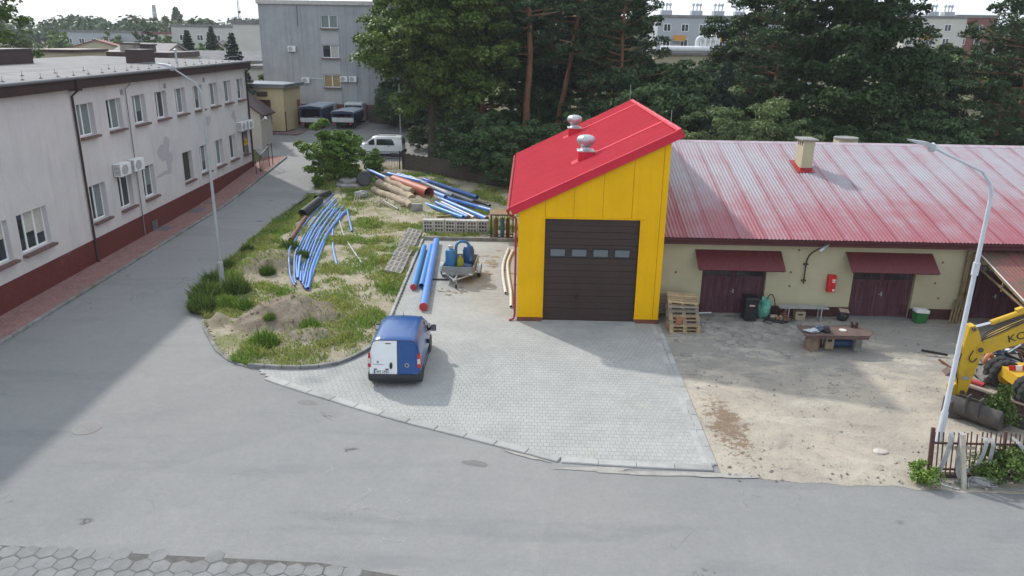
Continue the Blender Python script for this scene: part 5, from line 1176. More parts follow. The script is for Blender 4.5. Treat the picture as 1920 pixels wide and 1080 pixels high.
for s in (-1, 1):
    MB().add([(s*.866, .75, .2), (s*.875, .75, .33), (s*.875, 2.75, .33), (s*.866, 2.75, .2)], [(0, 1, 2, 3)]).build('sill_trim', BUMP, van)
    MB().add([(s*.852, 2.12, .98), (s*.85, 2.80, .98), (s*.85, 3.0, 1.0), (s*.80, 2.60, 1.40), (s*.765, 2.42, 1.52), (s*.765, 2.16, 1.54)], [(0, 1, 2, 3, 4, 5)]).build('side_window', GLASS, van)
    MB().add([(s*.8635, .9, .9), (s*.8635, 1.9, .9), (s*.8635, 1.9, .915), (s*.8635, .9, .915)], [(0, 1, 2, 3)]).build('side_seam', BLACK, van)
    MB().rbox(-.06, .06, -.03, .03, 0, .16, .015, Matrix.Translation((s*.875, 2.0, .80))).build('door_handle', BLACK, van)
    m = MB().rbox(-.11, .11, -.07, .07, 0, .22, .03, Matrix.Translation((s*.985, 2.78, .98))).bar((s*.84, 2.80, 1.02), (s*.93, 2.79, 1.04), .05, .09).build('wing_mirror', BUMP, van); MB().box(-.085, .085, -.078, -.071, .03, .19, Matrix.Translation((s*.985, 2.78, .98))).build('mirror_glass', CHROME, m)
    for y in (.64, 3.14): wheel(van, s*.735, y, .295, .19)
    b = MB()
    for y in (.64, 3.14): b.lathe([(.345, 0), (.345, .012)], 24, M=Matrix.Translation((s*.851-.006, y, .30)) @ Matrix.Rotation(R(90), 4, 'Y'))
    b.build('wheel_arch', BUMP, van)
MB().add([(-.60, 2.66, 1.575), (.60, 2.66, 1.575), (.74, 3.17, 1.165), (-.74, 3.17, 1.165)], [(0, 1, 2, 3)]).build('windscreen', GLASS, van)
MB().tube([(0, 2.42, 1.68), (0, 2.36, 1.86)], [.012, .004], 5).build('antenna', BLACK, van)

car = thing('parked_car', 'white high-roofed family car parked side-on under the trees', 'car', (-10.75, 67.0, gz(67)-.02), R(90))
st = [(.05, 1.60, .94), (.12, 1.68, .98), (.5, 1.74, 1), (1.4, 1.76, 1), (2.3, 1.74, 1), (2.65, 1.66, .99), (3.1, 1.35, .98), (3.45, 1.10, .96), (3.9, 1.0, .93), (4.2, .88, .88), (4.36, .55, .78)]
loft_car(st, .1, 1.03).build('body', WHITEV, car, True)
for s in (-1, 1):
    for a in ([(2.45, .99), (3.28, 1.0), (3.05, 1.2), (2.75, 1.43), (2.5, 1.5)], [(.75, .98), (2.3, .98), (2.3, 1.5), (1.0, 1.5), (.85, 1.3)]):
        MB().add([(s*(.885-max(0, z-1)*.17), y, z) for y, z in a], [tuple(range(len(a)))]).build('side_window', GLASS, car)
    for y in (.85, 3.55): wheel(car, s*.76, y, .32, .2)
    MB().bar((s*.68, .6, 1.79), (s*.68, 2.3, 1.80), .04).build('roof_rail', BLACK, car); MB().box(-.09, .09, -.08, .08, 0, .17, Matrix.Translation((s*1.0, 3.05, 1.0))).build('wing_mirror', WHITEV, car)
    MB().rbox(-.012, .012, -.06, .06, 0, .03, .004, Matrix.Translation((s*.888, 2.35, .88))).rbox(-.012, .012, -.09, .09, 0, .05, .004, Matrix.Translation((s*.888, 1.25, .86))).build('door_handle', BLACK, car)
MB().add([(-.6, 2.70, 1.66), (.6, 2.70, 1.66), (.76, 3.42, 1.14), (-.76, 3.42, 1.14)], [(0, 1, 2, 3)]).build('windscreen', GLASS, car)
MB().add([(-.62, .03, 1.0), (.62, .03, 1.0), (.55, .10, 1.5), (-.55, .10, 1.5)], [(0, 1, 2, 3)]).build('rear_window', GLASS, car); MB().rbox(-.9, .9, -.05, .3, .22, .5, .05).build('rear_bumper', BUMP, car)
TARPB = pm('blue_tarpaulin', (.022, .035, .085), (.03, .048, .11), 2, .6, .4, 8); TARPT = pm('pale_tarp_roof', (.38, .42, .46), (.30, .34, .40), 2, .6, .4, 6); TRW = pm('white_tailgate', (.55, .57, .58), (.45, .47, .48), 3, .5)
def truck(label, x, y, h):
    z = gz(y)-.03; t = thing('tarpaulin_truck', label, 'truck', (x, y, z), R(-2), 'tarpaulin trucks by the grey block')
    MB().box(-1.15, -1.08, .05, 4.2, .95, h-.28).box(1.08, 1.15, .05, 4.2, .95, h-.28).box(-1.08, 1.08, 4.1, 4.2, .95, h-.28).build('tarpaulin_side', TARPB, t)
    MB().prism([(-1.2, h-.3), (1.2, h-.3), (1.15, h-.12), (0, h), (-1.15, h-.12)], -.05, 4.3).build('tarpaulin_roof', TARPT, t)
    MB().prism([(-1.16, h-.34), (1.16, h-.34), (1.1, h-.15), (0, h-.06), (-1.1, h-.15)], -.07, -.052).box(-1.15, -1.0, -.02, .049, .95, h-.34).box(1.0, 1.15, -.02, .049, .95, h-.34).build('tarpaulin_flap', TARPB, t)
    MB().rbox(-1.12, 1.12, -.04, .03, .78, 1.22, .02).build('tailgate', TRW, t); MB().box(-1.1, 1.1, .04, 4.2, .7, .84).build('load_bed', BLACK, t); MB().box(-.4, .4, .2, 6, .45, .68).build('chassis', BLACK, t)
    c = MB().rbox(-1.0, 1.0, 4.4, 6.2, .5, 2.35, .1).build('cab', TRW, t); MB().box(-.9, .9, 4.38, 4.4, 1.5, 2.1).build('rear_window', GLASS, c)
    for s in (-1, 1):
        for yy in (1.1, 5.3): wheel(t, s*.85, yy, .42, .28)
        MB().box(s*.8-.12, s*.8+.12, -.06, -.02, .55, .68).build('tail_light', LRED, t)
truck('truck with blue tarpaulin and white tailgate beside the yellow transformer house', -22.1, 78.6, 2.45)
truck('truck with blue tarpaulin partly hidden behind the bright green shrub', -18.95, 79.0, 1.95)

# ------------------------------------------------------------- pipes, logs, concrete
BLUEP = m_sheet('blue_plastic_pipe', (.085, .215, .56), .42); BLUEP2 = m_sheet('faded_blue_pipe', (.12, .26, .56), .5); BLUEB = m_sheet('bright_blue_pipe', (.055, .22, .50), .42)
BLKP = m_sheet('black_plastic_pipe', (.025, .026, .028), .5); GRYP = pm('grey_pipe', (.33, .34, .345), (.25, .255, .26), 3, .5); ORP = pm('orange_clay_pipe', (.34, .082, .045), (.28, .07, .042), 2, .55, .2, 20); BRP = pm('rusty_brown_pipe', (.15, .06, .035), (.10, .045, .03), 4, .7)
REDC = m_sheet('red_end_cap', (.38, .03, .035), .5); WHT = pm('whitish_plastic', (.58, .565, .52), (.50, .485, .44), 4, .55)
def smooth_path(pts, n=14):
    pts = [V(p) for p in pts]; out = []
    for i in range(len(pts)-1):
        p0, p1, p2, p3 = pts[max(i-1, 0)], pts[i], pts[i+1], pts[min(i+2, len(pts)-1)]
        for k in range(n):
            t = k/n; out.append(.5*((2*p1)+(p2-p0)*t+(2*p0-5*p1+4*p2-p3)*t*t+(3*p1-p0-3*p2+p3)*t**3))
    return out+[pts[-1]]
def pipe(name, label, pts, r, mat, group=None, cap=None, wall=None, n=12, cat='pipe'):
    t = thing(name, label, cat, tuple(pts[-1]), 0, group); o = V(pts[-1]); path = [V(p)-o for p in pts]
    MB().tube(path, r, n, hollow=wall or max(.008, r*.14)).build('tube', mat, t, True)
    if cap:
        d = (path[-1]-path[-2]).normalized(); MB().tube([path[-1]-d*.05, path[-1]+d*.02], r*1.04, n).build('end_cap', cap, t)
    else:
        d = (path[-1]-path[-2]).normalized(); MB().tube([path[-1]-d*(r*2.2), path[-1]-d*(r*2.1)], r*.86, n).build('inner_wall', BLACK, t)  # black disc set inside the open end paints the shade of the bore
    return t
GP = 'blue pipes laid on the paving'
pipe('blue_pipe', 'left of three straight blue pipes on the paving, with red end cap', [(-5.47, 39.7, .19), (-5.04, 32.7, .19)], .14, BLUEB, GP, REDC)
pipe('blue_pipe', 'middle of three straight blue pipes on the paving, with black open end', [(-5.12, 39.9, .19), (-4.70, 32.9, .19)], .13, BLUEB, GP)
pipe('blue_pipe', 'thickest and longest of three straight blue pipes on the paving', [(-4.95, 40.9, .22), (-4.22, 30.0, .22)], .175, BLUEP, GP, REDC)
lp = [(-13.38, 52.3), (-13.27, 48.0), (-12.85, 43.6), (-12.26, 39.85), (-11.56, 36.65), (-10.87, 34.25), (-10.3, 32.6)]; rp = [(-11.81, 48.7), (-11.70, 45.8), (-11.39, 42.0), (-10.85, 38.1), (-10.34, 35.1), (-10.05, 33.5), (-9.8, 32.2)]
GB = 'bent blue pipes heaped on the verge'; labs = ['outermost bent blue pipe on the road side of the heap', 'second bent blue pipe from the road side', 'third bent blue pipe from the road side', 'bent blue pipe ending short on the road side of the heap', 'fifth bent blue pipe from the road side', 'bent blue pipe in the middle of the heap with red-brown end', 'bent blue pipe on top near the middle of the heap', 'third bent blue pipe from the hall side of the heap', 'second bent blue pipe from the hall side of the heap', 'thickest bent blue pipe on the hall side of the heap']
for k, (f, r, cut, dz) in enumerate([(-.12, .042, 0, 0), (.05, .038, .6, 0), (.18, .06, 1.6, 0), (.31, .044, 1.9, .02), (.44, .05, 1.2, 0), (.57, .05, .5, .03), (.70, .044, .3, .02), (.82, .04, .1, 0), (.94, .046, 0, 0), (1.12, .08, 0, 0)]):
    P = [(a[0]*(1-f)+c[0]*f, a[1]*(1-f)+c[1]*f) for a, c in zip(lp, rp)]
    jt = ((k*37) % 11-5)*.045; P = [(x+jt*math.sin(math.pi*j/6)+(.10*(f-.5) if j > 4 else 0), y) for j, (x, y) in enumerate(P)]; P[0] = (P[0][0], P[0][1]-((k*53) % 7)*.28)
    if cut: e = 1-min(.9, cut/2.2); P[-1] = (P[-2][0]+(P[-1][0]-P[-2][0])*e, P[-2][1]+(P[-1][1]-P[-2][1])*e)
    pipe('bent_blue_pipe', labs[k], smooth_path([(x, y, max(ih(x, y), gz(y)+.1)+r+dz+.02) for x, y in P], 4), r, BLUEP2 if k % 3 else BLUEP, GB, BRP if k in (0, 5, 6) else None, n=10)
def gp(x, y, r): return (x, y, ih(x, y)+r)
pipe('curved_blue_pipe', 'single thin curved blue pipe on the grass right of the bent heap', smooth_path([gp(-11.39, 43.6, .05), gp(-10.37, 39.5, .05), gp(-9.28, 35.9, .05)], 8), .055, BLUEP2, 'loose pipes on the verge', n=8)
pipe('curved_grey_pipe', 'thin curved grey-black pipe on the grass nearest the paving', smooth_path([gp(-11.52, 45.7, .05), gp(-10.11, 41.3, .05), gp(-8.18, 36.5, .05)], 8), .05, GRYP, 'loose pipes on the verge', n=8)
pipe('short_blue_pipe', 'short straight pale blue pipe beside the top of the bent heap', [gp(-11.7, 48.6, .07), gp(-10.08, 42.8, .07)], .06, BLUEP2, 'loose pipes on the verge')
pipe('black_culvert', 'thick black culvert pipe above the bent blue pipes', [gp(-13.9, 50.2, .26), gp(-13.92, 46.2, .26)], .27, BLKP, 'black culverts on the verge', wall=.03, n=18)
pipe('black_culvert', 'short black culvert pipe behind the longer one near the manhole slab', [gp(-13.85, 52.6, .2), gp(-14.33, 51.0, .2)], .2, BLKP, 'black culverts on the verge', wall=.03, n=16)
pipe('brown_pipe', 'rusty brown pipe lying in front of the black culvert', [gp(-13.64, 45.9, .12), gp(-12.95, 40.5, .12)], .125, BRP)
pipe('dark_edge_pipe', 'long thin dark pipe along the road edge of the verge', [gp(-15.1, 52.6, .06), gp(-15.3, 45.2, .06)], .06, BLKP)
GH = 'pipes in the pile before the trees'
for lab, a, c, r, m, cap in [('blue pipe sticking out top left of the pipe pile', (-12.2, 58.2, 1.15), (-9.84, 55.05, .95), .14, BLUEP, None), ('blue pipe behind the big orange pipe', (-10.63, 57.57, 1.02), (-7.14, 54.72, .86), .13, BLUEP, None), ('long dark blue pipe at the back of the pile by the trees', (-7.64, 55.9, .93), (-3.34, 50.87, .67), .15, m_sheet('dark_blue_pipe', (.05, .125, .34), .45), None), ('front-left bright blue pipe at the bottom of the pile', (-6.74, 50.22, .28), (-3.94, 46.53, .26), .13, BLUEB, None), ('blue pipe with dark red end near the hollow blocks', (-6.08, 50.49, .32), (-3.62, 46.66, .26), .13, BLUEP, BRP), ('whitish grey pipe lying between blue ones above the hollow blocks', (-5.69, 50.32, .40), (-3.25, 46.55, .28), .09, WHT, None), ('longest front blue pipe with dark red cap at the right', (-5.98, 51.43, .42), (-2.44, 46.23, .28), .15, BLUEP, BRP), ('blue pipe running right towards the gas bottle cage', (-5.46, 51.69, .42), (-2.0, 48.1, .32), .14, BLUEP, None), ('short blue pipe with black end right of the orange pipe', (-7.6, 54.2, .62), (-5.53, 51.30, .55), .17, BLUEP2, None), ('long silver-grey pipe above the orange pipe', (-8.76, 56.73, .92), (-5.05, 51.38, .66), .14, GRYP, None), ('black pipe along the back of the pile', (-6.31, 53.97, .66), (-2.40, 49.31, .46), .10, BLKP, None), ('second dark grey pipe along the back of the pile', (-6.9, 54.6, .7), (-3.6, 50.4, .5), .09, GRYP, None), ('dark blue pipe stub at the top of the pile', (-9.87, 57.67, .95), (-8.6, 56.5, .9), .12, BLUEP, None), ('brown pipe end above the stacked logs', (-11.33, 56.95, .80), (-9.9, 55.2, .70), .14, BRP, None)]:
    pipe('stacked_pipe', lab, [a, c], r, m, GH, cap)
pipe('orange_drain_pipe', 'big orange-brown drain pipe on top of the pile', [(-9.63, 54.83, .98), (-6.66, 51.32, .80)], .42, ORP, None, None, .045, 24)
LOG = pm('barkless_log', (.40, .33, .235), (.29, .23, .16), 2.5, .9, .5, 20, stretch=(1, 1, 1)); CUT = pm('log_end', (.30, .22, .14), (.2, .15, .10), 8, .9)
for lab, a, c, r in [('lowest front barkless log of the pile', (-10.9, 53.84, .46), (-7.56, 49.28, .34), .27), ('second barkless log, behind the lowest one', (-10.85, 55.4, .62), (-7.72, 51.0, .48), .31), ('upper bent barkless log beside the orange pipe', (-10.29, 55.28, .98), (-7.95, 51.85, .82), .23)]:
    t = thing('log', lab, 'log', c, 0, 'barkless logs by the pipe pile'); q = random.Random(lab); a, c = V(a), V(c)
    P = [(a-c)*(1-k/8)+V((q.uniform(-.07, .07), q.uniform(-.07, .07), q.uniform(-.05, .05))) for k in range(9)]
    MB().tube(P, [r*q.uniform(.86, 1.08) for _ in P], 12).build('stem', LOG, t, True); d = (P[-1]-P[-2]).normalized(); MB().tube([P[-1], P[-1]+d*.012], r*.9, 12).build('cut_face', CUT, t)
for k, (x0, y0, x1, y1) in enumerate([(-11.2, 53.9, -8.0, 56.6), (-8.3, 49.5, -4.9, 52.4), (-5.6, 46.9, -2.4, 48.6), (-7.2, 50.2, -2.6, 51.2)]):
    o = MB().bar((0, 0, 0), (x1-x0, y1-y0, 0), .2, .22).build('bearer_beam', TIMB, None, loc=(x0, y0, gz((y0+y1)/2)+.12)); tag(o, ['timber bearer under the left ends of the logs', 'timber bearer under the middle of the pipe pile', 'timber bearer under the right pipe ends', 'timber bearer under the rear pipes'][k], 'beam', 'bearers under the pipe pile')
# hollow blocks standing in a row, openwork slabs on the slope
def block_mesh(w_, h, th):
    ops = [(w_*(.16+.26*i), w_*(.16+.26*i)+w_*.16, h*(.12+.28*j), h*(.12+.28*j)+h*.19) for i in range(3) for j in range(3)]
    b = wall_mb(0, w_, 0, h, ops, th*.8); b.quad((0, 0, 0), (0, 0, h), (0, th, h), (0, th, 0)); b.quad((w_, 0, 0), (w_, th, 0), (w_, th, h), (w_, 0, h)); b.quad((0, 0, h), (w_, 0, h), (w_, th, h), (0, th, h)); b.quad((0, th, 0), (0, th, h), (w_, th, h), (w_, th, 0)); b.quad((0, th*.8, 0), (w_, th*.8, 0), (w_, th*.8, h), (0, th*.8, h)); return b
bm_ = block_mesh(.62, .74, .45).mesh('hollow_block', pm('pale_block_concrete', (.43, .42, .40), (.33, .32, .30), 3, .92, .4, 40, vary=.1))
order = ['first', 'second', 'third', 'fourth', 'fifth', 'sixth', 'seventh', 'eighth', 'ninth', 'tenth']
for k in range(6): tag(link('hollow_block', bm_, None, (-6.02+k*.642, 43.2+random.uniform(-.02, .02), .1), (random.uniform(-.03, .01), random.uniform(-.015, .015), random.uniform(-.03, .03))), '%s upright hollow concrete block from the left, behind the paved bay' % order[k], 'block', 'hollow blocks standing in a row')
sm_ = block_mesh(.80, .83, .08).mesh('openwork_slab', pm('openwork_concrete', (.30, .285, .26), (.20, .19, .17), 3, .92, .4, 35, vary=.12))
for k in range(10): tag(link('openwork_slab', sm_, None, (-5.93-k*.012, 34.75+k*.845, .20+random.uniform(0, .02)), (R(-90), R(0), R(90)), ), '%s openwork concrete slab from the front, leaning beside the bay kerb' % order[k], 'slab', 'openwork slabs along the bay kerb')
for o in [o for o in bpy.data.objects if o.name.startswith('openwork_slab')]:
    o.rotation_euler = (Matrix.Rotation(R(random.uniform(12, 16)), 3, 'Y') @ Matrix(((0, -0., 0), (0, 0, 0), (0, 0, 0))) if False else Matrix.Rotation(R(random.uniform(10, 14)), 3, 'Y') @ Matrix.Rotation(R(90+random.uniform(-2, 2)), 3, 'Z') @ Matrix.Rotation(R(-90), 3, 'X')).to_euler()
# concrete rings and lids
def ring(mb, r0, r1, h, c=(0, 0, 0), M=None): mb.lathe([(r0, 0), (r1, 0), (r1, h), (r1-.03, h+.02), (r0+.02, h+.02), (r0, h)], 28, c, M)
o = thing('concrete_ring_stack', 'concrete manhole rings with round hole at the edge of the shrubs', 'concrete ring', (-13.1, 55.7, gz(55.7)+.08)); b = MB(); b.lathe([(1.0, 0), (1.02, .12), (.9, .2), (.88, .21)], 28); b.build('base_ring', CONC, o, True); b = MB(); b.lathe([(.75, .21), (.76, .4), (.5, .52), (.34, .53), (.33, .3)], 28); b.build('cone_ring', CONC, o, True)
tag(MB().lathe([(.62, 0), (.64, .02), (.64, .14), (.6, .16)], 26).build('manhole_slab', CONC, None, True, (-14.9, 53.1, gz(53)+.1)), 'flat round concrete manhole slab at the road edge', 'slab')
b = MB(); ring(b, .36, .55, .35, M=Matrix.Rotation(R(72), 4, 'X')); tag(b.build('black_ring', BLKP, None, True, (-12.0, 55.6, gz(55)+.6), (0, 0, R(20))), 'dark plastic ring leaning beside the concrete rings', 'ring')
def lump(name, label, cat, mat, c, d, seed, n=12, m=8, amp=.25):
    b = MB(); b.grid(lambda u, v: V((d[0]*math.sin(math.pi*v)*math.cos(2*math.pi*u), d[1]*math.sin(math.pi*v)*math.sin(2*math.pi*u), d[2]*(1+math.cos(math.pi*v)))) * (1+amp*mn.noise((math.cos(2*math.pi*u)*math.sin(math.pi*v)*1.7+seed, math.sin(2*math.pi*u)*math.sin(math.pi*v)*1.7, math.cos(math.pi*v)*1.7))), n*2, m*2)
    return tag(b.build(name, mat, None, True, c), label, cat) if label else b
lump('stone_lump', 'pale boulder of broken concrete near the stacked logs', 'stone', CONC, (-11.6, 52.3, gz(52.3)+.05), (.5, .45, .24), 3)
tag(MB().rbox(-.36, .36, -.18, .18, 0, .5, .02).build('concrete_block', CONC, None, False, (-7.15, 48.85, .1)), 'single pale concrete block in front of the log ends', 'block')
b = MB(); q = random.Random(9)
BOARD = pm('old_boards', (.38, .32, .25), (.26, .21, .16), 5, .9, .3, 30)
deb = thing('scrap_wood_heap', 'small heap of broken laths and pipe offcuts in front of the logs', 'scrap wood', (-9.7, 50.3, .16))
for k in range(15):
    a = q.uniform(0, math.pi); l = q.uniform(.3, .8); x, y = q.uniform(-.75, .75), q.uniform(-.6, .7); z = q.uniform(.03, .2); MB().bar((x-l*math.cos(a), y-l*math.sin(a), z), (x+l*math.cos(a), y+l*math.sin(a), z+q.uniform(-.03, .2)), .05, .04).build('lath', BOARD, deb)
pipe('grey_offcut_pipe', 'short grey pipe offcut lying before the scrap wood', [gp(-9.7, 50.9, .06), gp(-8.4, 48.9, .06)], .06, GRYP)
tri = thing('leaning_laths', 'three short laths propped beside the bent pipe ends', 'laths', (-11.4, 50.1, .2))
for k in range(3): MB().bar((k*.22-.2, -.2+k*.1, 0), (k*.12-.1, .45, .6), .06, .03).build('lath', BOARD, tri)
# white hoses along the hall wall
pipe('white_flexible_pipe', 'left of two curved whitish pipes lying along the hall wall', smooth_path([(-.92, 39.95, .1), (-1.1, 37.3, .1), (-1.06, 35.1, .1), (-.84, 32.4, .1)], 8), .07, WHT, 'whitish pipes by the hall wall')
pipe('white_flexible_pipe', 'right of two curved whitish pipes lying along the hall wall', smooth_path([(-.68, 39.6, .1), (-.88, 37.3, .1), (-.80, 35.1, .1), (-.62, 32.5, .1), (-.56, 30.6, .1)], 8), .07, WHT, 'whitish pipes by the hall wall')
# gas bottle cage
cage = thing('gas_bottle_cage', 'dark steel cage with tan board roof holding gas bottles beside the hall', 'cage', (-1.36, 42.35, 0))
for x in (-.64, .62):
    for y in (0, .7): MB().bar((x, y, 0), (x, y, 1.45), .05).build('post', BLACK, cage)
b = MB()
for z in (.12, 1.4): b.bar((-.64, 0, z), (.62, 0, z), .04).bar((-.64, .7, z), (.62, .7, z), .04).bar((-.64, 0, z), (-.64, .7, z), .04)
for k in range(6): b.bar((-.55+k*.22, .7, .1), (-.55+k*.22, .7, 1.4), .02)
b.build('cage_rails', BLACK, cage); MB().box(-.72, .70, -.1, .85, 1.5, 1.53, Matrix.Rotation(R(6), 4, 'X')).build('board_roof', pm('tan_board', (.24, .17, .10), (.19, .13, .08), 3, .85), cage)
for k, (x, c, l) in enumerate(((-.36, (.14, .075, .045), 'rusty brown gas bottle at the left of the dark cage'), (.0, (.06, .13, .24), 'blue-grey gas bottle in the middle of the dark cage'), (.32, (.10, .04, .035), 'dark red gas bottle at the right of the dark cage'))):
    t = thing('gas_bottle', l, 'gas bottle', (-1.36+x, 42.65, .04), 0, 'gas bottles in the cage'); MB().lathe([(.11, 0), (.115, .03), (.115, 1.0), (.09, 1.1), (.04, 1.16)], 14).build('cylinder', pm('bottle_paint_%s' % 'abc'[k], c, None, 4, .6), t, True); MB().lathe([(.045, 0), (.05, .12), (.03, .15)], 10, (0, 0, 1.16)).build('valve_cap', GALV, t)
# trailer with pump
GALVT = pm('dull_galvanised', (.27, .29, .30), (.20, .215, .22), 3, .5, .1, 30, metal=.3)
tr = thing('small_trailer', 'small galvanised single-axle trailer standing on the paved bay', 'trailer', (-3.08, 35.0, .045), R(-3))
MB().box(-.70, .70, -1.14, 1.08, .42, .46).build('floor', BROWNF, tr)
for a in ((-.72, .72, -1.18, -1.14), (-.72, .72, 1.08, 1.12), (-.74, -.70, -1.14, 1.08), (.70, .74, -1.14, 1.08)): MB().box(*a, .40, .80).build('side_board', GALVT, tr)
b = MB()
for s in (-1, 1): b.bar((s*.55, -1.1, .4), (0, -2.05, .42), .06)
b.bar((0, -1.1, .4), (0, -2.15, .42), .07).bar((-.8, .05, .32), (.8, .05, .32), .07); b.build('drawbar', GALV, tr); MB().lathe([(.06, 0), (.07, .06), (.03, .1)], 10, (0, -2.15, .40)).tube([(.05, -1.9, .55), (.05, -1.9, .16)], .03, 8).build('coupling', GALV, tr)
MB().lathe([(.03, -.035), (.09, -.035), (.09, .035), (.03, .035)], 14, M=Matrix.Translation((.05, -1.95, .1)) @ Matrix.Rotation(R(90), 4, 'Y')).build('jockey_wheel', TYRE, tr)
for s in (-1, 1):
    wheel(tr, s*.88, .05, .29, .15); b = MB()
    for k in range(8): a0, a1 = math.pi*k/8, math.pi*(k+1)/8; b.quad((s*.78, .05+.36*math.cos(a0), .29+.36*math.sin(a0)), (s*.98, .05+.36*math.cos(a0), .29+.36*math.sin(a0)), (s*.98, .05+.36*math.cos(a1), .29+.36*math.sin(a1)), (s*.78, .05+.36*math.cos(a1), .29+.36*math.sin(a1)))
    b.build('mudguard', GALV, tr); MB().box(s*.62-.08, s*.62+.08, -1.21, -1.182, .44, .5).build('reflector', WHITEP, tr)
PB = m_sheet('blue_pump_paint', (.02, .135, .34), .4)
pu = thing('pump_unit', 'blue filter tank and pump set standing in the small trailer', 'pump', (-3.10, 34.75, .51), R(-3)); pu.scale = (1.25, 1.15, 1.18)
MB().lathe([(.19, 0), (.21, .04), (.21, .80), (.17, .88), (.05, .92)], 20, (-.28, -.45, 0)).build('filter_tank', PB, pu, True); MB().lathe([(.05, 0), (.09, .02), (.09, .13), (.04, .15)], 12, (-.28, -.4, .92)).build('valve_head', GALV, pu, True)
MB().lathe([(.2, 0), (.22, .05), (.22, .62), (.16, .78), (.06, .84)], 18, (.32, .1, .12)).build('pressure_vessel', m_sheet('dark_blue_paint_pump', (.015, .07, .22), .4), pu, True); MB().tube(smooth_path([(-.1, -.3, .2), (-.12, -.1, .95), (.1, .0, 1.12), (.35, .05, .95), (.42, -.1, .35)], 6), .055, 8).build('hose_arch', PB, pu, True)
MB().lathe([(.12, 0), (.13, .03), (.13, .38), (.05, .5), (.04, .55)], 14, (.08, -.5, .12)).build('yellow_canister', pm('olive_yellow', (.26, .28, .02), None, 4, .5), pu, True); MB().rbox(.1, .5, -.7, -.2, 0, .28, .03).build('motor_block', m_sheet('navy_motor', (.01, .04, .12), .4), pu)
b = MB()
for k in range(5): b.tube([(.3+.24*math.cos(a)*(1-k*.03), .75+.2*math.sin(a), .08+k*.055) for a in np.linspace(0, 2*math.pi, 18)], .03, 6)
tag(b.build('green_hose_coil', pm('green_hose', (.07, .17, .12), None, 4, .5), None, True, (-3.0, 34.85, .51)), 'coil of green hose in the rear of the small trailer', 'hose')
tag(MB().box(-.75, .4, -.03, .03, 0, .06).build('steel_bar', BLKP, None, loc=(-4.0, 34.3, .05)), 'dark steel bar on the paving left of the trailer', 'bar')
# ------------------------------------------------------------- things along the workshop wall
wl_t = thing('wall_lamp', 'bent dark pipe lamp fixed to the cream wall between the gates', 'lamp', (11.53, 30.4, 1.5))
MB().tube(smooth_path([(0, -.1, 0), (0, -.1, .95), (.1, -.25, 1.35), (.35, -.45, 1.62)], 5), .03, 8).build('bracket_pipe', DPIPE, wl_t, True)
MB().box(-.09, .09, -.11, 0, .1, .15).box(-.09, .09, -.11, 0, .8, .85).build('clamp', DPIPE, wl_t); MB().rbox(-.07, .07, -.3, .3, 0, .1, .03, Matrix.Translation((.45, -.55, 1.62)) @ Matrix.Rotation(R(-50), 4, 'Z') @ Matrix.Rotation(R(20), 4, 'X')).build('lamp_head', GALV, wl_t)
REDB = m_sheet('signal_red', (.50, .012, .016), .4)
hb = thing('hydrant_cabinet', 'red fire hydrant cabinet on the cream wall left of the second gate', 'cabinet', (12.66, 30.4, 1.18))
MB().rbox(-.16, .16, -.2, 0, 0, .72, .015).build('cabinet_box', REDB, hb); MB().box(-.15, .15, -.212, -.201, .015, .70).build('door', REDB, hb); MB().box(-.0, .11, -.218, -.213, .42, .56).build('hydrant_sign', WHITEP, hb); MB().box(.02, .04, -.223, -.219, .44, .54).box(.06, .09, -.223, -.219, .46, .50).build('sign_symbol', REDB, hb); MB().box(.04, .13, -.218, -.213, .05, .13).build('label_plate', WHITEP, hb)
PALW = pm('pallet_wood', (.40, .29, .17), (.28, .20, .12), 4, .88, .4, 30, vary=.22); PALG = pm('grey_pallet_wood', (.27, .225, .17), (.19, .16, .125), 4, .9, .4, 30, vary=.2)
def pallet(label, loc, rot, m):
    t = thing('wooden_pallet', label, 'pallet', loc, 0, 'pallets stacked by the hall'); t.rotation_euler = rot
    for k in range(5): MB().box(-.6, .6, -.4+k*.166, -.4+k*.166+.136, .122, .144).build('deck_board', m, t)
    for y in (-.4, -.05, .30): MB().box(-.6, .6, y, y+.1, 0, .022).build('bottom_board', m, t)
    for x in (-.6, -.07, .455): MB().box(x, x+.145, -.4, .4, .1, .122).build('cross_board', m, t)
    for y in (-.4, -.05, .30):
        for x in (-.6, -.07, .455): MB().box(x, x+.145, y, y+.1, .022, .1).build('spacer_block', m, t)
pls = [((6.32, 28.47, .05), (0, 0, R(1)), PALW, 'lowest pallet of the stack beside the yellow hall'), ((6.33, 28.46, .195), (0, 0, R(-1)), PALW, 'second pallet from the bottom of the stack by the hall'), ((6.34, 28.72, .34), (0, 0, R(1)), PALG, 'third pallet from the bottom, set back in the stack'), ((6.33, 28.75, .485), (0, 0, 0), PALW, 'fourth pallet from the bottom of the stack by the hall'), ((6.33, 28.95, .63), (R(2), 0, R(1)), PALG, 'fifth pallet from the bottom of the stack by the hall'), ((6.35, 29.12, .80), (R(8), 0, R(-2)), PALG, 'tilted pallet near the top of the stack'), ((6.36, 29.27, .98), (R(14), R(3), R(-3)), PALW, 'topmost tilted pallet of the stack by the hall'), ((6.15, 29.98, .62), (R(80), 0, R(2)), PALG, 'grey pallet leaning upright against the wall behind the stack')]
for loc, rot, m, l in pls: pallet(l, loc, rot, m)
TERR = pm('terracotta', (.34, .14, .07), (.28, .11, .06), 6, .8)
tag(MB().lathe([(.11, 0), (.14, .02), (.15, .26), (.12, .28), (.11, .04)], 12).build('clay_pot', TERR, None, True, (6.12, 28.36, .345)), 'reddish clay pot standing on the pallet stack', 'pot')
tag(MB().tube([(0, 0, 0), (.75, .1, 0)], .035, 8).build('steel_tube', GALV, None, True, (6.95, 29.6, .35)), 'grey steel tube sticking out beside the pallets', 'tube')
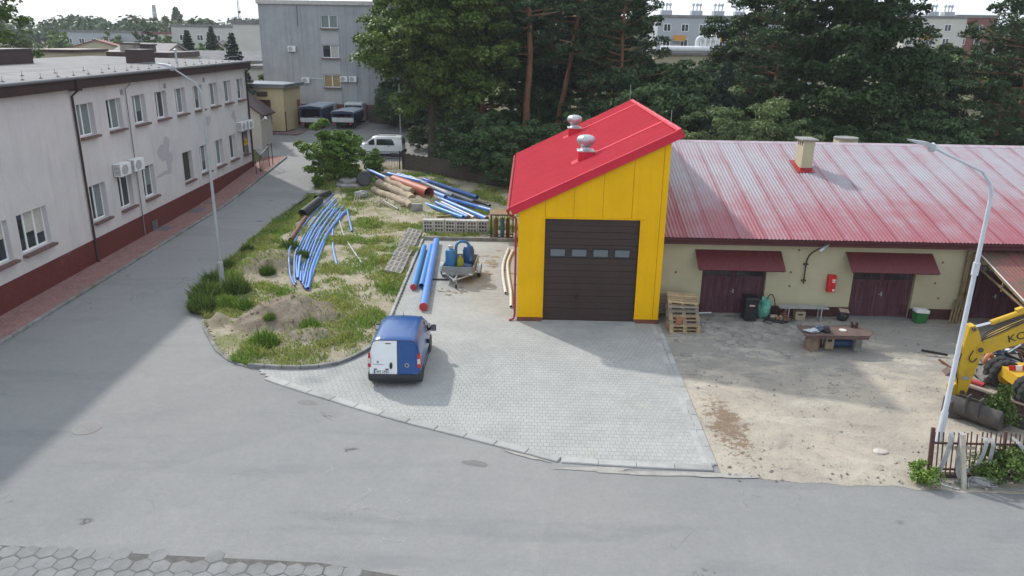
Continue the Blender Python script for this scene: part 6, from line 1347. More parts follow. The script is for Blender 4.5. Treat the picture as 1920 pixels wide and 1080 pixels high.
bin_ = thing('wheelie_bin', 'black wheelie bin in front of the first maroon gate', 'bin', (9.28, 29.75, .04), R(-3))
MB().add([(x*s, y*s, z) for z, s in ((0.05, .8), (.95, 1)) for x, y in ((-.27, -.3), (.27, -.3), (.27, .3), (-.27, .3))], [(3, 2, 1, 0), (4, 5, 6, 7)]+[(i, (i+1) % 4, 4+(i+1) % 4, 4+i) for i in range(4)]).build('body', BLACK, bin_)
MB().rbox(-.30, .30, -.33, .33, .95, 1.05, .04).build('lid', BLACK, bin_); MB().box(-.10, .12, -.302, -.29, .70, .76).build('sticker', pm('sticker', (.6, .35, .33)), bin_)
for s in (-1, 1): wheel(bin_, s*.26, .22, .1, .05)
GSACK = pm('green_mesh_sack', (.06, .25, .19), (.14, .34, .27), 7, .7, .6, 14); 
tag(lump('s', None, None, None, None, (.27, .22, .24), 5).build('green_sack', GSACK, None, True, (9.86, 29.95, .02), (0, R(6), 0)), 'half-full green mesh sack leaning beside the black bin', 'sack')
bpy.data.objects['green_sack'].scale = (1, 1, 1.95)
tag(MB().tube(smooth_path([(0, 0, 0), (.05, .1, .75), (.25, .15, .98), (.38, .1, .75), (.42, 0, .35)], 6), .02, 6).build('black_cable', BLACK, None, True, (10.0, 30.05, .05)), 'black cable standing up in a loop behind the green sack', 'cable')
b = MB(); q = random.Random(3)
for k in range(7):
    r = q.uniform(.25, .55); cx, cy = q.uniform(-.25, .25), q.uniform(-.15, .15); ph = q.uniform(0, 6); b.tube([(cx+r*math.cos(a+ph)*1.1, cy+r*.55*math.sin(a+ph), .04+.03*k*.6+.02*math.sin(3*a)) for a in np.linspace(0, 5.6, 20)], .018, 5)
tag(b.build('hose_tangle', BLACK, None, True, (10.5, 29.65, .03)), 'tangle of black hose on the ground by the metal bench', 'hose')
jn = thing('junk_heap', 'small brown heap of rags and scrap inside the hose tangle', 'junk', (10.55, 29.75, .03))
for k in range(9): MB().cbox((q.uniform(-.25, .25), q.uniform(-.15, .15), q.uniform(.08, .35)), (q.uniform(.1, .3), q.uniform(.08, .2), q.uniform(.05, .16)), Matrix.Rotation(q.uniform(-.5, .5), 4, 'X') @ Matrix.Rotation(q.uniform(-.4, .4), 4, 'Y')).build('scrap_piece', (BRP, TERR, BOARD)[k % 3], jn)
bn = thing('metal_bench', 'grey metal bench under the wall lamp', 'bench', (11.5, 29.95, .03)); MB().box(-1.0, 1.0, -.24, .2, .56, .6).build('seat', GALV, bn)
for x in (-.62, .72): MB().bar((x, -.2, 0), (x, -.2, .56), .045).bar((x, .16, 0), (x, .16, .56), .045).bar((x, -.2, .05), (x, .16, .05), .04).build('leg', GALV, bn)
CARD = pm('cardboard', (.36, .29, .20), (.30, .24, .165), 4, .85)
def crate(label, loc, d, rz):
    t = thing('wooden_box', label, 'box', loc, rz); MB().rbox(-d[0]/2, d[0]/2, -d[1]/2, d[1]/2, 0, d[2], .012).build('box', CARD, t); MB().box(-d[0]*.28, d[0]*.22, -d[1]/2-.006, -d[1]/2+.01, d[2]*.6, d[2]*.78).build('hand_hole', BLACK, t)
crate('pale box with dark slot under the metal bench', (11.42, 30.0, .03), (.42, .3, .38), .05); crate('pale box with dark slot under the steel work table', (11.5, 26.95, .03), (.32, .3, .5), -.05)
tag(lump('x', None, None, None, None, (.22, .2, .2), 8).build('dark_bag', BLACK, None, True, (13.2, 29.95, .02)), 'dark rubbish bag at the left foot of the second gate', 'bag'); tag(MB().box(-.2, .2, -.12, .12, 0, .025, Matrix.Rotation(R(20), 4, 'X') @ Matrix.Rotation(R(8), 4, 'Y')).build('board_scrap', CARD, None, loc=(13.22, 29.95, .46)), 'pale board lying on the dark rubbish bag', 'board')
# work table
RSTEEL = pm('rusty_plate', (.12, .075, .062), (.085, .056, .048), 2.5, .7, .3, 25)
tb = thing('work_table', 'rusty steel plate table on stump legs in the dirt yard', 'table', (11.65, 26.9, .02))
MB().slab([(-1.3, -.6), (1.08, -.52), (1.38, -.15), (.95, .55), (-1.28, .42)], .70, .74).box(-1.25, 1.05, -.56, -.50, .60, .70).build('table_top', RSTEEL, tb)
MB().lathe([(.28, 0), (.27, .3), (.25, .6), (.2, .62)], 12, (-.82, -.1, 0)).build('stump_leg', pm('stump', (.24, .17, .12), (.16, .12, .09), 5, .9, .5), tb, True); MB().rbox(.72, 1.0, -.22, .18, 0, .7, .03).build('block_leg', CONC, tb); MB().rbox(-.5, -.36, .1, .3, 0, .7, .02).build('post_leg', BROWNF, tb); MB().rbox(.32, .5, .2, .36, 0, .7, .02).build('post_leg', BROWNF, tb)
PLASTIC = pm('crumpled_foil', (.52, .54, .57), (.34, .36, .40), 9, .3, .9, 12)
tag(lump('x', None, None, None, None, (.26, .17, .045), 12, amp=.8).build('clear_plastic_bag', PLASTIC, None, True, (10.72, 26.68, .765)), 'crumpled clear plastic bag at the left end of the steel table', 'bag')
tag(lump('x', None, None, None, None, (.17, .15, .10), 14, amp=.5).build('tool_bag', pm('dark_blue_tools', (.05, .07, .11), (.22, .25, .30), 14, .4, .6, 10), None, True, (11.02, 26.82, .765)), 'dark blue-grey tool bundle beside the black helmet on the table', 'tools')
hl = thing('helmet', 'round black helmet on the steel table', 'helmet', (11.24, 26.72, .765)); MB().lathe([(.14, 0), (.15, .05), (.135, .14), (.09, .2), (.02, .225)], 18).build('shell', BLACK, hl, True); MB().box(-.12, .12, -.17, -.1, .04, .1).build('visor', GLASS, hl)
b = MB(); b.lathe([(.07, 0), (.13, 0), (.13, .04), (.07, .04)], 18); tag(b.build('white_roll', WHT, None, True, (11.92, 26.86, .762)), 'small white roll in the middle of the steel table', 'roll')
vs_ = thing('bench_vice', 'dark bench vice at the right rear of the steel table', 'vice', (12.5, 27.25, .76)); MB().box(-.13, -.07, -.06, .06, 0, .22).build('jaw', BROWNF, vs_); MB().box(.05, .11, -.06, .06, 0, .2).build('jaw', BROWNF, vs_); MB().box(-.1, .1, -.05, .05, .04, .1).build('screw_body', BROWNF, vs_)
t = thing('blue_drum_pipe', 'thick dark blue pipe offcut under the steel table', 'pipe', (12.1, 27.05, .2)); MB().tube([(-.4, 0, 0), (.42, .03, 0)], .16, 16, hollow=.02).build('tube', m_sheet('navy_pipe', (.03, .065, .16), .5), t, True)
gb = thing('green_tub', 'green plastic tub with white box lid right of the second gate', 'tub', (16.35, 29.95, .03), .1); MB().add([(x*s, y*s, z) for z, s in ((0, .8), (.45, 1)) for x, y in ((-.25, -.2), (.25, -.2), (.25, .2), (-.25, .2))], [(3, 2, 1, 0), (4, 5, 6, 7)]+[(i, (i+1) % 4, 4+(i+1) % 4, 4+i) for i in range(4)]).build('tub', pm('green_plastic', (.03, .16, .045), None, 4, .5), gb)
tag(MB().rbox(-.27, .27, -.2, .2, 0, .13, .02, Matrix.Rotation(R(4), 4, 'Y')).build('white_box', WHITEP, None, loc=(16.36, 29.95, .49)), 'flat white box lying on the green tub', 'box')
for k, (x, l) in enumerate(((17.72, .9), (17.85, 1.15), (17.98, 1.25), (18.1, 1.1))): tag(MB().bar((0, 0, 0), (.32, .42, l), .07, .04).build('leaning_plank', TIMB, None, loc=(x-.15, 29.9, .03)), ['leftmost short plank leaning by the lean-to corner', 'second plank from the left leaning by the lean-to corner', 'tallest plank leaning by the lean-to corner', 'rightmost plank leaning by the lean-to corner'][k], 'plank', 'planks leaning at the corner')

# ------------------------------------------------------------- excavator
KY = pm('machine_yellow', (.50, .315, .018), (.36, .22, .03), 3, .5, .15, 30, lo=.5, hi=.75); KYW = pm('worn_yellow', (.52, .32, .02), (.22, .14, .04), 5, .55, lo=.55, hi=.75); HOSE = BLACK; DSTEEL = pm('dark_steel', (.055, .05, .048), (.09, .075, .065), 3, .6, .3, 20)
ex = thing('wheeled_excavator', 'yellow wheeled excavator with folded arm reaching into the yard', 'excavator', (16.3, 22.0, .02))
E = lambda x: x-16.3
def side(poly, y0, y1, name, mat, parent=ex, smooth=False): return MB().prism([(E(x), z) for x, z in poly], y0, y1).build(name, mat, parent, smooth)
boom = side([(13.86, 2.02), (14.05, 1.97), (15.3, 2.42), (17.0, 2.95), (18.9, 1.75), (19.2, 1.95), (18.9, 2.4), (17.3, 3.65), (16.7, 3.7), (15.15, 3.05), (14.1, 2.42), (13.85, 2.25)], -.16, .16, 'boom', KY)
o = link('maker_lettering', text_mesh('KOMATSU', .34, BLACK), boom, (E(15.55), -.166, 2.78), (R(90), R(-19.5), 0)); o.scale = (1.15, 1, 1)
stick = side([(13.50, 2.86), (13.66, 2.90), (13.80, 2.72), (14.02, 2.25), (14.06, 2.0), (13.98, 1.55), (13.82, .62), (13.56, .60), (13.44, 1.4), (13.42, 2.1)], -.135, .135, 'stick', KY)
MB().tube([(E(13.62), -.2, 2.80), (E(13.62), .2, 2.80)], .06, 10).tube([(E(13.95), -.2, 2.13), (E(13.95), .2, 2.13)], .075, 12).tube([(E(13.68), -.2, .70), (E(13.68), .2, .70)], .06, 10).build('pins', DSTEEL, stick)
cy = MB().tube([(E(14.18), 0, 2.96), (E(16.6), 0, 4.0)], .085, 12).build('arm_cylinder', KYW, ex, True); MB().tube([(E(13.64), 0, 2.79), (E(14.2), 0, 2.965)], .045, 10).build('piston_rod', CHROME, cy); MB().box(-.1, .1, -.07, .07, 0, .1, Matrix.Translation((E(14.95), 0, 3.36)) @ Matrix.Rotation(R(-22), 4, 'Y')).build('valve_block', KYW, cy)
cb = MB().tube([(E(13.36), 0, 2.25), (E(13.40), 0, 1.2)], .065, 10).build('bucket_cylinder', KYW, ex, True); MB().tube([(E(13.40), 0, 1.25), (E(13.40), 0, .62)], .035, 8).build('piston_rod', CHROME, cb)
b = MB()
for k in range(4):
    y = -.12+k*.07; b.tube(smooth_path([(E(13.9+.03*k), y, 2.4), (E(14.3), y, 2.62+.03*k), (E(15.2), y, 3.12+.02*k), (E(16.4), y, 3.72)], 5), .022, 6)
b.tube(smooth_path([(E(13.75), -.15, 2.1), (E(13.66), -.17, 1.85), (E(13.78), -.17, 1.72), (E(13.9), -.16, 1.85)], 5), .016, 6).tube(smooth_path([(E(13.44), -.12, 2.0), (E(13.35), -.16, 1.5), (E(13.48), -.15, 1.0)], 5), .018, 6); b.build('hydraulic_hose', HOSE, ex, True)
MB().rbox(E(13.6), E(13.8), -.15, -.137, 1.12, 1.22, .005).build('type_plate', GREYP, stick)
lk = side([(13.30, .9), (13.42, 1.0), (13.62, .72), (13.5, .58), (13.34, .52)], -.1, .1, 'bucket_link', KY); MB().bar((E(13.25), -.13, .75), (E(13.45), -.13, 1.0), .07, .05).build('tilt_bracket', KYW, lk)
hub = MB().rbox(-.30, .26, -.28, .22, .02, .60, .06, Matrix.Translation((E(13.42), -.35, 0)) @ Matrix.Rotation(R(-8), 4, 'Z')).build('quick_coupler', DSTEEL, ex)
# chassis, house, cab and wheels
MB().box(E(15.9), E(19.6), .75, 1.95, .5, .85).rbox(E(17.4), E(19.2), .6, 2.0, .85, 1.15, .05).build('chassis', KYW, ex)
hs_ = MB().rbox(E(18.2), E(21.6), -.25, 2.5, 1.2, 2.35, .15).build('house', KY, ex); MB().rbox(E(18.9), E(20.4), .9, 2.4, 2.35, 3.3, .12).build('cab', KY, hs_); MB().box(E(19.0), E(20.3), .88, .895, 2.5, 3.15).build('cab_window', GLASS, hs_)
for x in (16.15, 19.0):
    for y in (.2, .52, 1.75, 2.07):
        M = Matrix.Translation((E(x), y, .5)) @ Matrix.Rotation(R(90), 4, 'X'); n = 26
        vs = []; fs = []; prof = [(.30, -.13), (.44, -.14), (.5, -.09), (.5, .09), (.44, .14), (.30, .13)]
        for r, z in prof:
            for j in range(n*2): a = math.pi*j/n; k = 1-.055*(j//2 % 2)*(r > .47); vs.append(M @ V((r*k*math.cos(a), r*k*math.sin(a), z)))
        m2 = n*2; fs = [(i*m2+j, i*m2+(j+1) % m2, (i+1)*m2+(j+1) % m2, (i+1)*m2+j) for i in range(5) for j in range(m2)]
        w_ = MB().add(vs, fs).build('tyre', TYRE, ex); MB().lathe([(.31, -.1), (.30, -.12), (.12, -.05), (.12, .05), (.30, .12), (.31, .1)], 18, M=M).build('rim', KYW, w_, True)
MB().bar((E(15.75), -.15, .30), (E(17.0), -.1, .42), .09, .05).bar((E(15.8), -.25, .12), (E(17.0), -.2, .2), .08, .05).bar((E(15.75), -.15, .30), (E(15.8), -.25, .12), .06).build('step_frame', KYW, ex)
# grading bucket hanging on the coupler, resting on the ground
gbk = thing('grading_bucket', 'wide dark steel grading bucket on the ground at the end of the yellow arm', 'bucket', (13.9, 21.3, .02), R(-50))
b = MB(); n = 9; prof = [(.42*math.cos(a)-.05, .42+.40*math.sin(a)) for a in np.linspace(R(130), R(285), n)]+[(.42, .02)]
vs = [(x, y, z) for x in (-.75, .75) for y, z in prof]; m = len(prof); b.add(vs, [(i, i+1, m+i+1, m+i) for i in range(m-1)]); b.add([(x, y*.96, z*.98+.01) for x in (-.745, .745) for y, z in prof], [(i, m+i, m+i+1, i+1) for i in range(m-1)]); b.build('curved_shell', DSTEEL, gbk, True)
for x in (-.77, .75): MB().add([(xx, y, z) for xx in (x, x+.02) for y, z in prof], [tuple(range(m)), tuple(range(2*m-1, m-1, -1))]+[(i, m+i, m+i+1, i+1) for i in range(m-1)]).build('side_plate', DSTEEL, gbk)
MB().box(-.78, .78, .36, .5, 0, .03).build('cutting_edge', GALV, gbk); MB().box(-.2, -.15, -.5, -.2, .35, .9).box(.15, .2, -.5, -.2, .35, .9).build('mounting_lug', DSTEEL, gbk)
tp_ = thing('steel_trough', 'long rusty steel trough lying diagonally behind the iron fence', 'trough', (14.85, 21.6, .02), R(-52))
MB().box(-1.5, 1.5, -.28, .28, 0, .04).build('floor', DSTEEL, tp_); MB().box(-1.5, 1.5, .28, .32, 0, .5).box(-1.5, 1.5, .2, .36, .5, .53).build('side_plate', RSTEEL, tp_); MB().box(-1.5, 1.5, -.32, -.28, 0, .42).build('side_plate', DSTEEL, tp_); MB().box(-1.5, -1.47, -.28, .28, 0, .45).build('end_plate', RSTEEL, tp_)
ob = thing('old_bucket', 'grey curved digger bucket lying by the excavator wheel', 'bucket', (16.2, 24.1, .02), R(-8))
b = MB(); prof = [(.62*math.cos(a), .05+.5*math.sin(a)) for a in np.linspace(R(10), R(170), 10)]; vs = [(y, x, z) for x in (-.3, .45) for y, z in prof]; b.add(vs, [(i, i+1, 11-1+i+1, 10+i) for i in range(9)]); b.add([(y, x, z) for y, z in prof for x in (-.3,)]+[(0, -.25, .05)], [(i, i+1, 10) for i in range(9)]); b.build('shell', pm('grey_worn_steel', (.16, .15, .145), (.10, .092, .088), 3, .7, .3), ob, True)
for s in (-1, 1): MB().box(s*.56-.03, s*.56+.03, -.38, -.3, 0, .3).build('lug', DSTEEL, ob)
pipe('red_tube', 'short red tube on the dirt behind the excavator arm', [(15.0, 24.45, .1), (15.55, 23.75, .1)], .085, REDC)
hz = thing('hazard_board', 'red and white striped warning board lying by the excavator', 'warning board', (15.95, 23.25, .82), R(4))
for k in range(7): MB().add([(x, y, z) for y in (0, .03) for x, z in ((k*.22+.0, 0), (k*.22+.22, 0), (k*.22+.16, .22), (k*.22-.06, .22))], [(0, 1, 2, 3), (7, 6, 5, 4), (0, 4, 5, 1), (1, 5, 6, 2), (2, 6, 7, 3), (3, 7, 4, 0)]).build('stripe', WHITEP if k % 2 else REDB, hz)
for x in (.15, 1.3): MB().bar((x, .1, -.8), (x, .05, .1), .05).build('support_post', RSTEEL, hz)
b = MB(); b.tube([(.2*math.cos(a), 0, .2*math.sin(a)) for a in np.linspace(0, 2*math.pi, 20)], .075, 8); tag(b.build('orange_ring', pm('orange_rubber', (.50, .20, .09), None, 4, .6), None, True, (16.25, 24.9, .55), (0, 0, R(30))), 'orange rubber ring propped on the scrap heap', 'ring')
sh_ = thing('scrap_metal_heap', 'heap of mixed scrap metal rods and sheets under the excavator boom', 'scrap metal', (17.1, 25.6, .02)); q = random.Random(21)
SC = [GALV, DSTEEL, RSTEEL, BRP, m_sheet('blue_scrap', (.06, .13, .24), .5), BLACK]
for k in range(64):
    a = q.uniform(0, math.pi); l = q.uniform(.25, .9); x, y = q.gauss(0, .75), q.gauss(0, .5); z = max(.05, .75-.4*math.hypot(x, y*1.3)+q.uniform(-.1, .25)); dz = q.uniform(-.3, .3)
    if k % 4: MB().bar((x-l*math.cos(a)/2, y-l*math.sin(a)/2, z-dz/2), (x+l*math.cos(a)/2, y+l*math.sin(a)/2, z+dz/2), q.uniform(.03, .08)).build('scrap_bar', SC[k % 6], sh_)
    else: MB().cbox((0, 0, 0), (q.uniform(.2, .5), q.uniform(.2, .4), .03), Matrix.Translation((x, y, z)) @ Matrix.Rotation(q.uniform(-.9, .9), 4, 'X') @ Matrix.Rotation(q.uniform(-.9, .9), 4, 'Y')).build('scrap_sheet', SC[(k//4) % 6], sh_)
MB().tube([(-1.4, -1.0, .15), (-.95, -1.1, .2)], .16, 14, hollow=.02).build('black_can', BLACK, sh_)
sl = thing('rusty_beam', 'upright rusty steel beam at the right edge beside the scrap', 'beam', (17.35, 24.35, .02)); MB().box(-.18, .18, -.02, .02, 0, 2.0).build('web', RSTEEL, sl); MB().box(-.2, -.18, -.08, .08, 0, 2.0).box(.18, .2, -.08, .08, 0, 2.0).build('flange', BOARD, sl)
# ------------------------------------------------------------- iron fence, hoses, bushes at the right corner
IRON = pm('rusty_iron', (.105, .045, .035), (.065, .032, .028), 6, .75)
fn = thing('iron_fence', 'rusty iron bar fence in the lower right corner behind the hanging hoses', 'fence', (10.95, 18.05, .0)); q = random.Random(6)
nb_ = 30
for k in range(nb_): MB().bar((k*.125, 0, .08), (k*.125+q.uniform(-.03, .03), .22+q.uniform(-.02, .02), 1.22+q.uniform(-.04, .05)), .03, .02).build('bar', IRON, fn)
for z in (.22, .92): MB().bar((-.05, .2*z+.0, z), (3.8, .2*z, z), .04, .05).build('rail', IRON, fn)
MB().bar((-.08, -.03, 0), (-.02, .28, 1.32), .09, .07).build('end_post', IRON, fn); MB().bar((1.9, .05, 0), (1.9, .28, 1.25), .06).build('post', IRON, fn)
MB().box(-.1, 3.9, -.08, .1, -.02, .1).build('base_beam', pm('rotten_beam', (.07, .05, .04), None, 4, .9), fn); MB().box(.55, 1.1, .12, .15, .78, .86).box(.62, 1.0, .08, .11, .55, .6).build('wooden_slat', BOARD, fn)
HG = pm('grey_fire_hose', (.33, .33, .325), (.24, .24, .238), 5, .75, .4, 30)
def ribbon(pts, w_, wd=(1, 0, 0), n=6):
    P = smooth_path(pts, n); b = MB(); vs = []; wd = V(wd)
    for k, p in enumerate(P):
        t = (P[min(k+1, len(P)-1)]-P[max(k-1, 0)]).normalized(); x = (wd-t*wd.dot(t)).normalized(); nn = t.cross(x)*.006
        vs += [p-x*w_/2+nn, p+x*w_/2+nn, p+x*w_/2-nn, p-x*w_/2-nn]
    for k in range(len(P)-1):
        for j in range(4): b.f.append((4*k+j, 4*k+4+j, 4*k+4+(j+1) % 4, 4*k+(j+1) % 4)); b.mi.append(0)
    b.v = [tuple(v) for v in vs]; b.f += [(0, 1, 2, 3), (4*len(P)-1, 4*len(P)-2, 4*len(P)-3, 4*len(P)-4)]; b.mi += [0, 0]; return b
def hose(label, pts, w_=.13, wd=(1, 0, 0)): return tag(ribbon(pts, w_, wd).build('flat_hose', HG, None, True), label, 'hose', 'flat grey hoses on the fence')
hose('flat grey hose hanging at the left fence post', [(11.32, 18.2, 1.3), (11.25, 17.98, 1.15), (11.12, 17.88, .6), (11.0, 17.85, .15), (11.05, 17.7, .03), (11.4, 17.45, .03)])
hose('flat grey hose hanging beside the pale post', [(11.62, 18.3, 1.25), (11.58, 18.05, 1.22), (11.5, 17.93, .7), (11.55, 17.85, .25), (11.62, 17.7, .04)])
hose('flat grey hose looping between two fence bars', [(12.22, 18.3, 1.1), (12.2, 18.02, 1.1), (12.1, 17.95, .6), (11.9, 17.92, .33), (11.72, 17.92, .3), (11.62, 18.0, .7), (11.6, 18.2, 1.18)], .10)
hose('flat grey hose hanging in a loop towards the right bush', [(12.35, 18.3, 1.12), (12.38, 18.02, 1.05), (12.36, 17.95, .6), (12.5, 17.9, .36), (12.75, 17.9, .36)], .11)
hose('flat grey hose slanting over the right bush', [(13.0, 18.3, 1.12), (13.02, 17.98, 1.1), (13.25, 17.85, .8), (13.45, 17.8, .6), (13.75, 17.85, .8)], .11)
hose('flat grey hose trailing along the road edge', [(12.15, 17.55, .03), (12.6, 17.52, .03), (13.3, 17.4, .03), (14.2, 17.2, .03)], .10, (0, 1, 0))
hh = thing('hose_heap', 'crumpled heap of flat grey hose at the foot of the pale post', 'hose', (11.9, 17.6, .02), 0, 'flat grey hoses on the fence'); q = random.Random(14)
for k in range(9):
    P = [(q.uniform(-.55, .55), q.uniform(-.2, .22), q.uniform(.02, .2)) for _ in range(4)]; ribbon(P, .13, (q.uniform(-.5, .5), q.uniform(-.5, .5), 1)).build('hose_fold', HG, hh, True)
po = thing('pale_post', 'pale wooden post in front of the iron fence wrapped in hose', 'post', (11.55, 17.5, 0)); MB().bar((.0, 0, 0), (-.08, .42, 1.35), .13, .06).build('board', pm('pale_board', (.42, .385, .32), (.34, .31, .26), 5, .85), po)
put_weed('green_bush', 'big green bush growing through the fence in the lower right corner', 'bush', wb, 13.15, 17.95, .02, 0, 1.0); put_weed('green_bush', 'small bright green bush left of the iron fence', 'bush', bushy(7, 1200, .46, .32, .72, WEEDL, .08, 12), 10.55, 17.75, .02, 0, 1.0); put_weed('green_bush', 'tall leafy plant growing inside the steel trough', 'bush', bushy(8, 2000, .42, .36, 1.25, WEED, .10, 14), 14.45, 21.0, .1, 0, 1.0); put_weed('green_bush', 'dark bush at the far right of the fence', 'bush', wb, 14.6, 18.2, .02, 2, 1.0)
for k, (x, y, r) in enumerate(((10.1, 19.2, .2), (10.75, 18.35, .16), (11.0, 18.7, .14))): lump('broken_concrete', ['flat pale concrete piece on the dirt left of the fence', 'white broken slab behind the small bright bush', 'small pale rubble piece by the fence end'][k], 'rubble', pm('pale_rubble', (.48, .45, .40), (.36, .33, .29), 6, .9) if k == 0 else bpy.data.materials['pale_rubble'], (x, y, .01), (r, r*.7, .05), 30+k)
for k in range(60):
    pass

# ------------------------------------------------------------- fences, gate and barrels at the back
gt = thing('iron_gate', 'black iron bar gate in front of the white car', 'gate', (-13.1, 61.1, gz(61.1)-.02)); b = MB()
for k in range(23): MB().bar((.06+k*.125, 0, .12), (.06+k*.125, 0, 1.48), .022).build('bar', BLACK, gt)
for z in (.12, 1.0, 1.5): MB().bar((0, 0, z), (2.85, 0, z), .045).build('rail', BLACK, gt)
for x in (0, 2.85): MB().bar((x, 0, 0), (x, 0, 1.6), .08).build('post', BLACK, gt)
MB().bar((3.1, 0, .1), (3.1, 0, 1.65), .1).build('gate_post', BLACK, gt)
for k, x in enumerate((-12.85, -12.2)):
    t = thing('blue_barrel', ['left blue plastic barrel behind the iron gate', 'right blue plastic barrel behind the iron gate'][k], 'barrel', (x, 62.0, gz(62)-.03), 0, 'blue barrels'); MB().lathe([(.27, 0), (.29, .05), (.30, .3), (.28, .32), (.30, .34), (.30, .62), (.28, .64), (.30, .66), (.29, .9), (.26, .95)], 20).build('drum', m_sheet('blue_barrel_plastic', (.02, .07, .32), .45) if k == 0 else bpy.data.materials['blue_barrel_plastic'], t, True); MB().lathe([(.05, 0), (.05, .03)], 10, (.1, 0, .95)).build('bung', BLACK, t)
DW = pm('dark_wood', (.075, .06, .045), (.05, .04, .032), 4, .9)
wf = thing('board_fence', 'dark wooden board fence running under the trees behind the pipe pile', 'fence', (-10.0, 61.2, gz(61)-.05), math.atan2(-6.2, 9.0)); L = 10.9
for k in range(78): MB().box(k*.14, k*.14+.115, -.012, .012, .05, 1.42+.05*math.sin(k*1.7)).build('board', DW, wf)
for z in (.35, 1.1): MB().bar((0, .04, z), (L, .04, z), .05, .08).build('rail', DW, wf)
for k in range(5): MB().bar((k*L/4, .06, 0), (k*L/4, .06, 1.5), .09).build('post', DW, wf)
wf.rotation_euler[1] = 0
f2 = thing('board_fence', 'brown board fence between the trucks and the leafy tree', 'fence', (-17.2, 83.5, gz(83.5)), R(-32)); 
for k in range(40): MB().box(k*.2, k*.2+.17, -.012, .012, 0, 1.7).build('board', DW, f2)
for z in (.4, 1.3): MB().bar((0, .04, z), (8, .04, z), .05, .08).build('rail', DW, f2)
st_ = thing('thin_pole', 'thin pale grey pole standing beside the white car', 'pole', (-11.9, 72, gz(72)-.03)); MB().tube([(0, 0, 0), (0, 0, 5.5)], [.06, .045], 8).build('pole', POLEL, st_); MB().box(-.12, .12, -.12, .12, 0, .1).build('foot', CONC, st_)

# ------------------------------------------------------------- far buildings
def far_block(name, label, loc, size, mat, wins=None, rz=0, roof=None, par=.6, cat='building', balc=None, gr=None):
    w_, d, h = size; t = thing(name, label, cat, loc, rz, gr); MB().box(0, w_, 0, d, -1, h).build('wall', mat, t)
    MB().box(-.2, w_+.2, -.2, d+.2, h, h+par).build('roof', roof or ROOFF, t)
    if wins:
        nx, nz, ww, wh, x0, dx, z0, dz = wins; me = MB().box(0, ww, -.03, .06, 0, wh).mesh('window', PVC); pe = MB().box(.12, ww/2-.06, -.05, -.032, .12, wh-.12).box(ww/2+.06, ww-.12, -.05, -.032, .12, wh-.12).mesh('pane', GLASS)
        for i in range(nx):
            for j in range(nz): o = link('window', me, t, (x0+i*dx, 0, z0+j*dz)); link('pane', pe, o)
    return t
PALEW = m_stucco('pale_block_render', (.52, .51, .48), (.47, .46, .44), (.40, .39, .37)); GREYL = m_stucco('light_grey_render', (.40, .42, .45), (.36, .38, .41), (.30, .32, .35)); WARM = m_stucco('warm_white_render', (.56, .54, .50), (.51, .49, .45), (.44, .42, .39)); TILE = pm('dull_red_tiles', (.22, .07, .055), (.17, .06, .05), 1, .8); PURP = pm('mauve_grey_roof', (.24, .215, .225), (.20, .18, .19), 1, .8); BEIG = m_stucco('beige_render', (.46, .40, .29), (.42, .37, .27), (.36, .31, .23))
far_block('long_pale_block', 'long pale flat-roofed block in the distance above the office roof', (-136, 230, 2.1), (20, 14, 8.4), GREYL, (5, 2, 1.6, 1.5, 1.5, 3.6, 2.2, 3.1)); far_block('long_pale_block', 'white long block with red roof strip next to the long pale block', (-113, 232, 2.1), (14, 14, 8.2), PALEW, (4, 2, 1.5, 1.4, 1, 3.4, 2.2, 3.0), roof=TILE)
far_block('white_hall', 'wide white hall in the distance left of the white apartment block', (-94.5, 210, 2.1), (26, 18, 10.2), PALEW, (5, 2, 1.7, 1.5, 2, 4.6, 3.4, 3.4))
ap = far_block('white_apartment_block', 'white apartment block with balconies left of the grey block', (-48.3, 130, 2.1), (8.5, 14, 10.3), WARM, (1, 3, 1.4, 1.5, 4.4, 3, 2.2, 2.8))
for j in range(3): o = MB().box(5.4, 7.6, -1.1, 0, 1.5+j*2.85, 1.62+j*2.85).build('balcony', PALEW, ap); MB().box(5.4, 7.6, -1.1, -1.05, 1.62+j*2.85, 2.5+j*2.85).build('parapet', GREYL, o); MB().box(6.0, 7.2, -.06, 0, 1.7+j*2.85, 3.7+j*2.85).build('balcony_door', GLASS, o)
lb = far_block('low_annex_roof', 'low building with brown parapet just beyond the office roof', (-50, 86, 2.1), (10.5, 8, 6.2), BEIG, (3, 1, 1.2, .7, 1.2, 2.6, 5.1, 1), roof=BROWNF, par=.55)
for x, z, w_ in ((4.4, 6.7, 1.5), (6.6, 6.6, 1.2)): o = MB().box(x, x+w_, 2, 3.4, z-.5, z+.85).build('chimney', pm('pale_brick', (.34, .30, .27)) if x < 5 else BROWNF, lb); MB().box(x-.12, x+w_+.12, 1.88, 3.52, z+.851, z+.98).build('cap', BROWNF, o)
far_block('cream_house', 'cream wall of a house between the office roof and the top left tree', (-47.5, 75, 2.0), (4, 6, 7.0), BEIG, (1, 1, 1, .6, 1.2, 1, 5.4, 1), roof=BROWNF, par=.25)
def gabled(label, loc, w_, d, h, rh, wm, rm, rz=0, wz=None):
    t = thing('gabled_house', label, 'house', loc, rz); MB().prism([(0, -1), (w_, -1), (w_, h), (w_/2, h+rh), (0, h)], 0, d).build('wall', wm, t)
    MB().prism([(-.4, h-.15), (w_/2, h+rh+.02), (w_+.4, h-.15), (w_+.4, h+.05), (w_/2, h+rh+.25), (-.4, h+.05)], -.4, d+.4).build('roof', rm, t)
    if wz is not None: o = MB().box(w_/2-.5, w_/2+.5, -.03, .02, wz, wz+1.1).build('window', PVC, t); MB().box(w_/2-.4, w_/2+.4, -.05, -.032, wz+.1, wz+1.0).build('pane', GLASS, o)
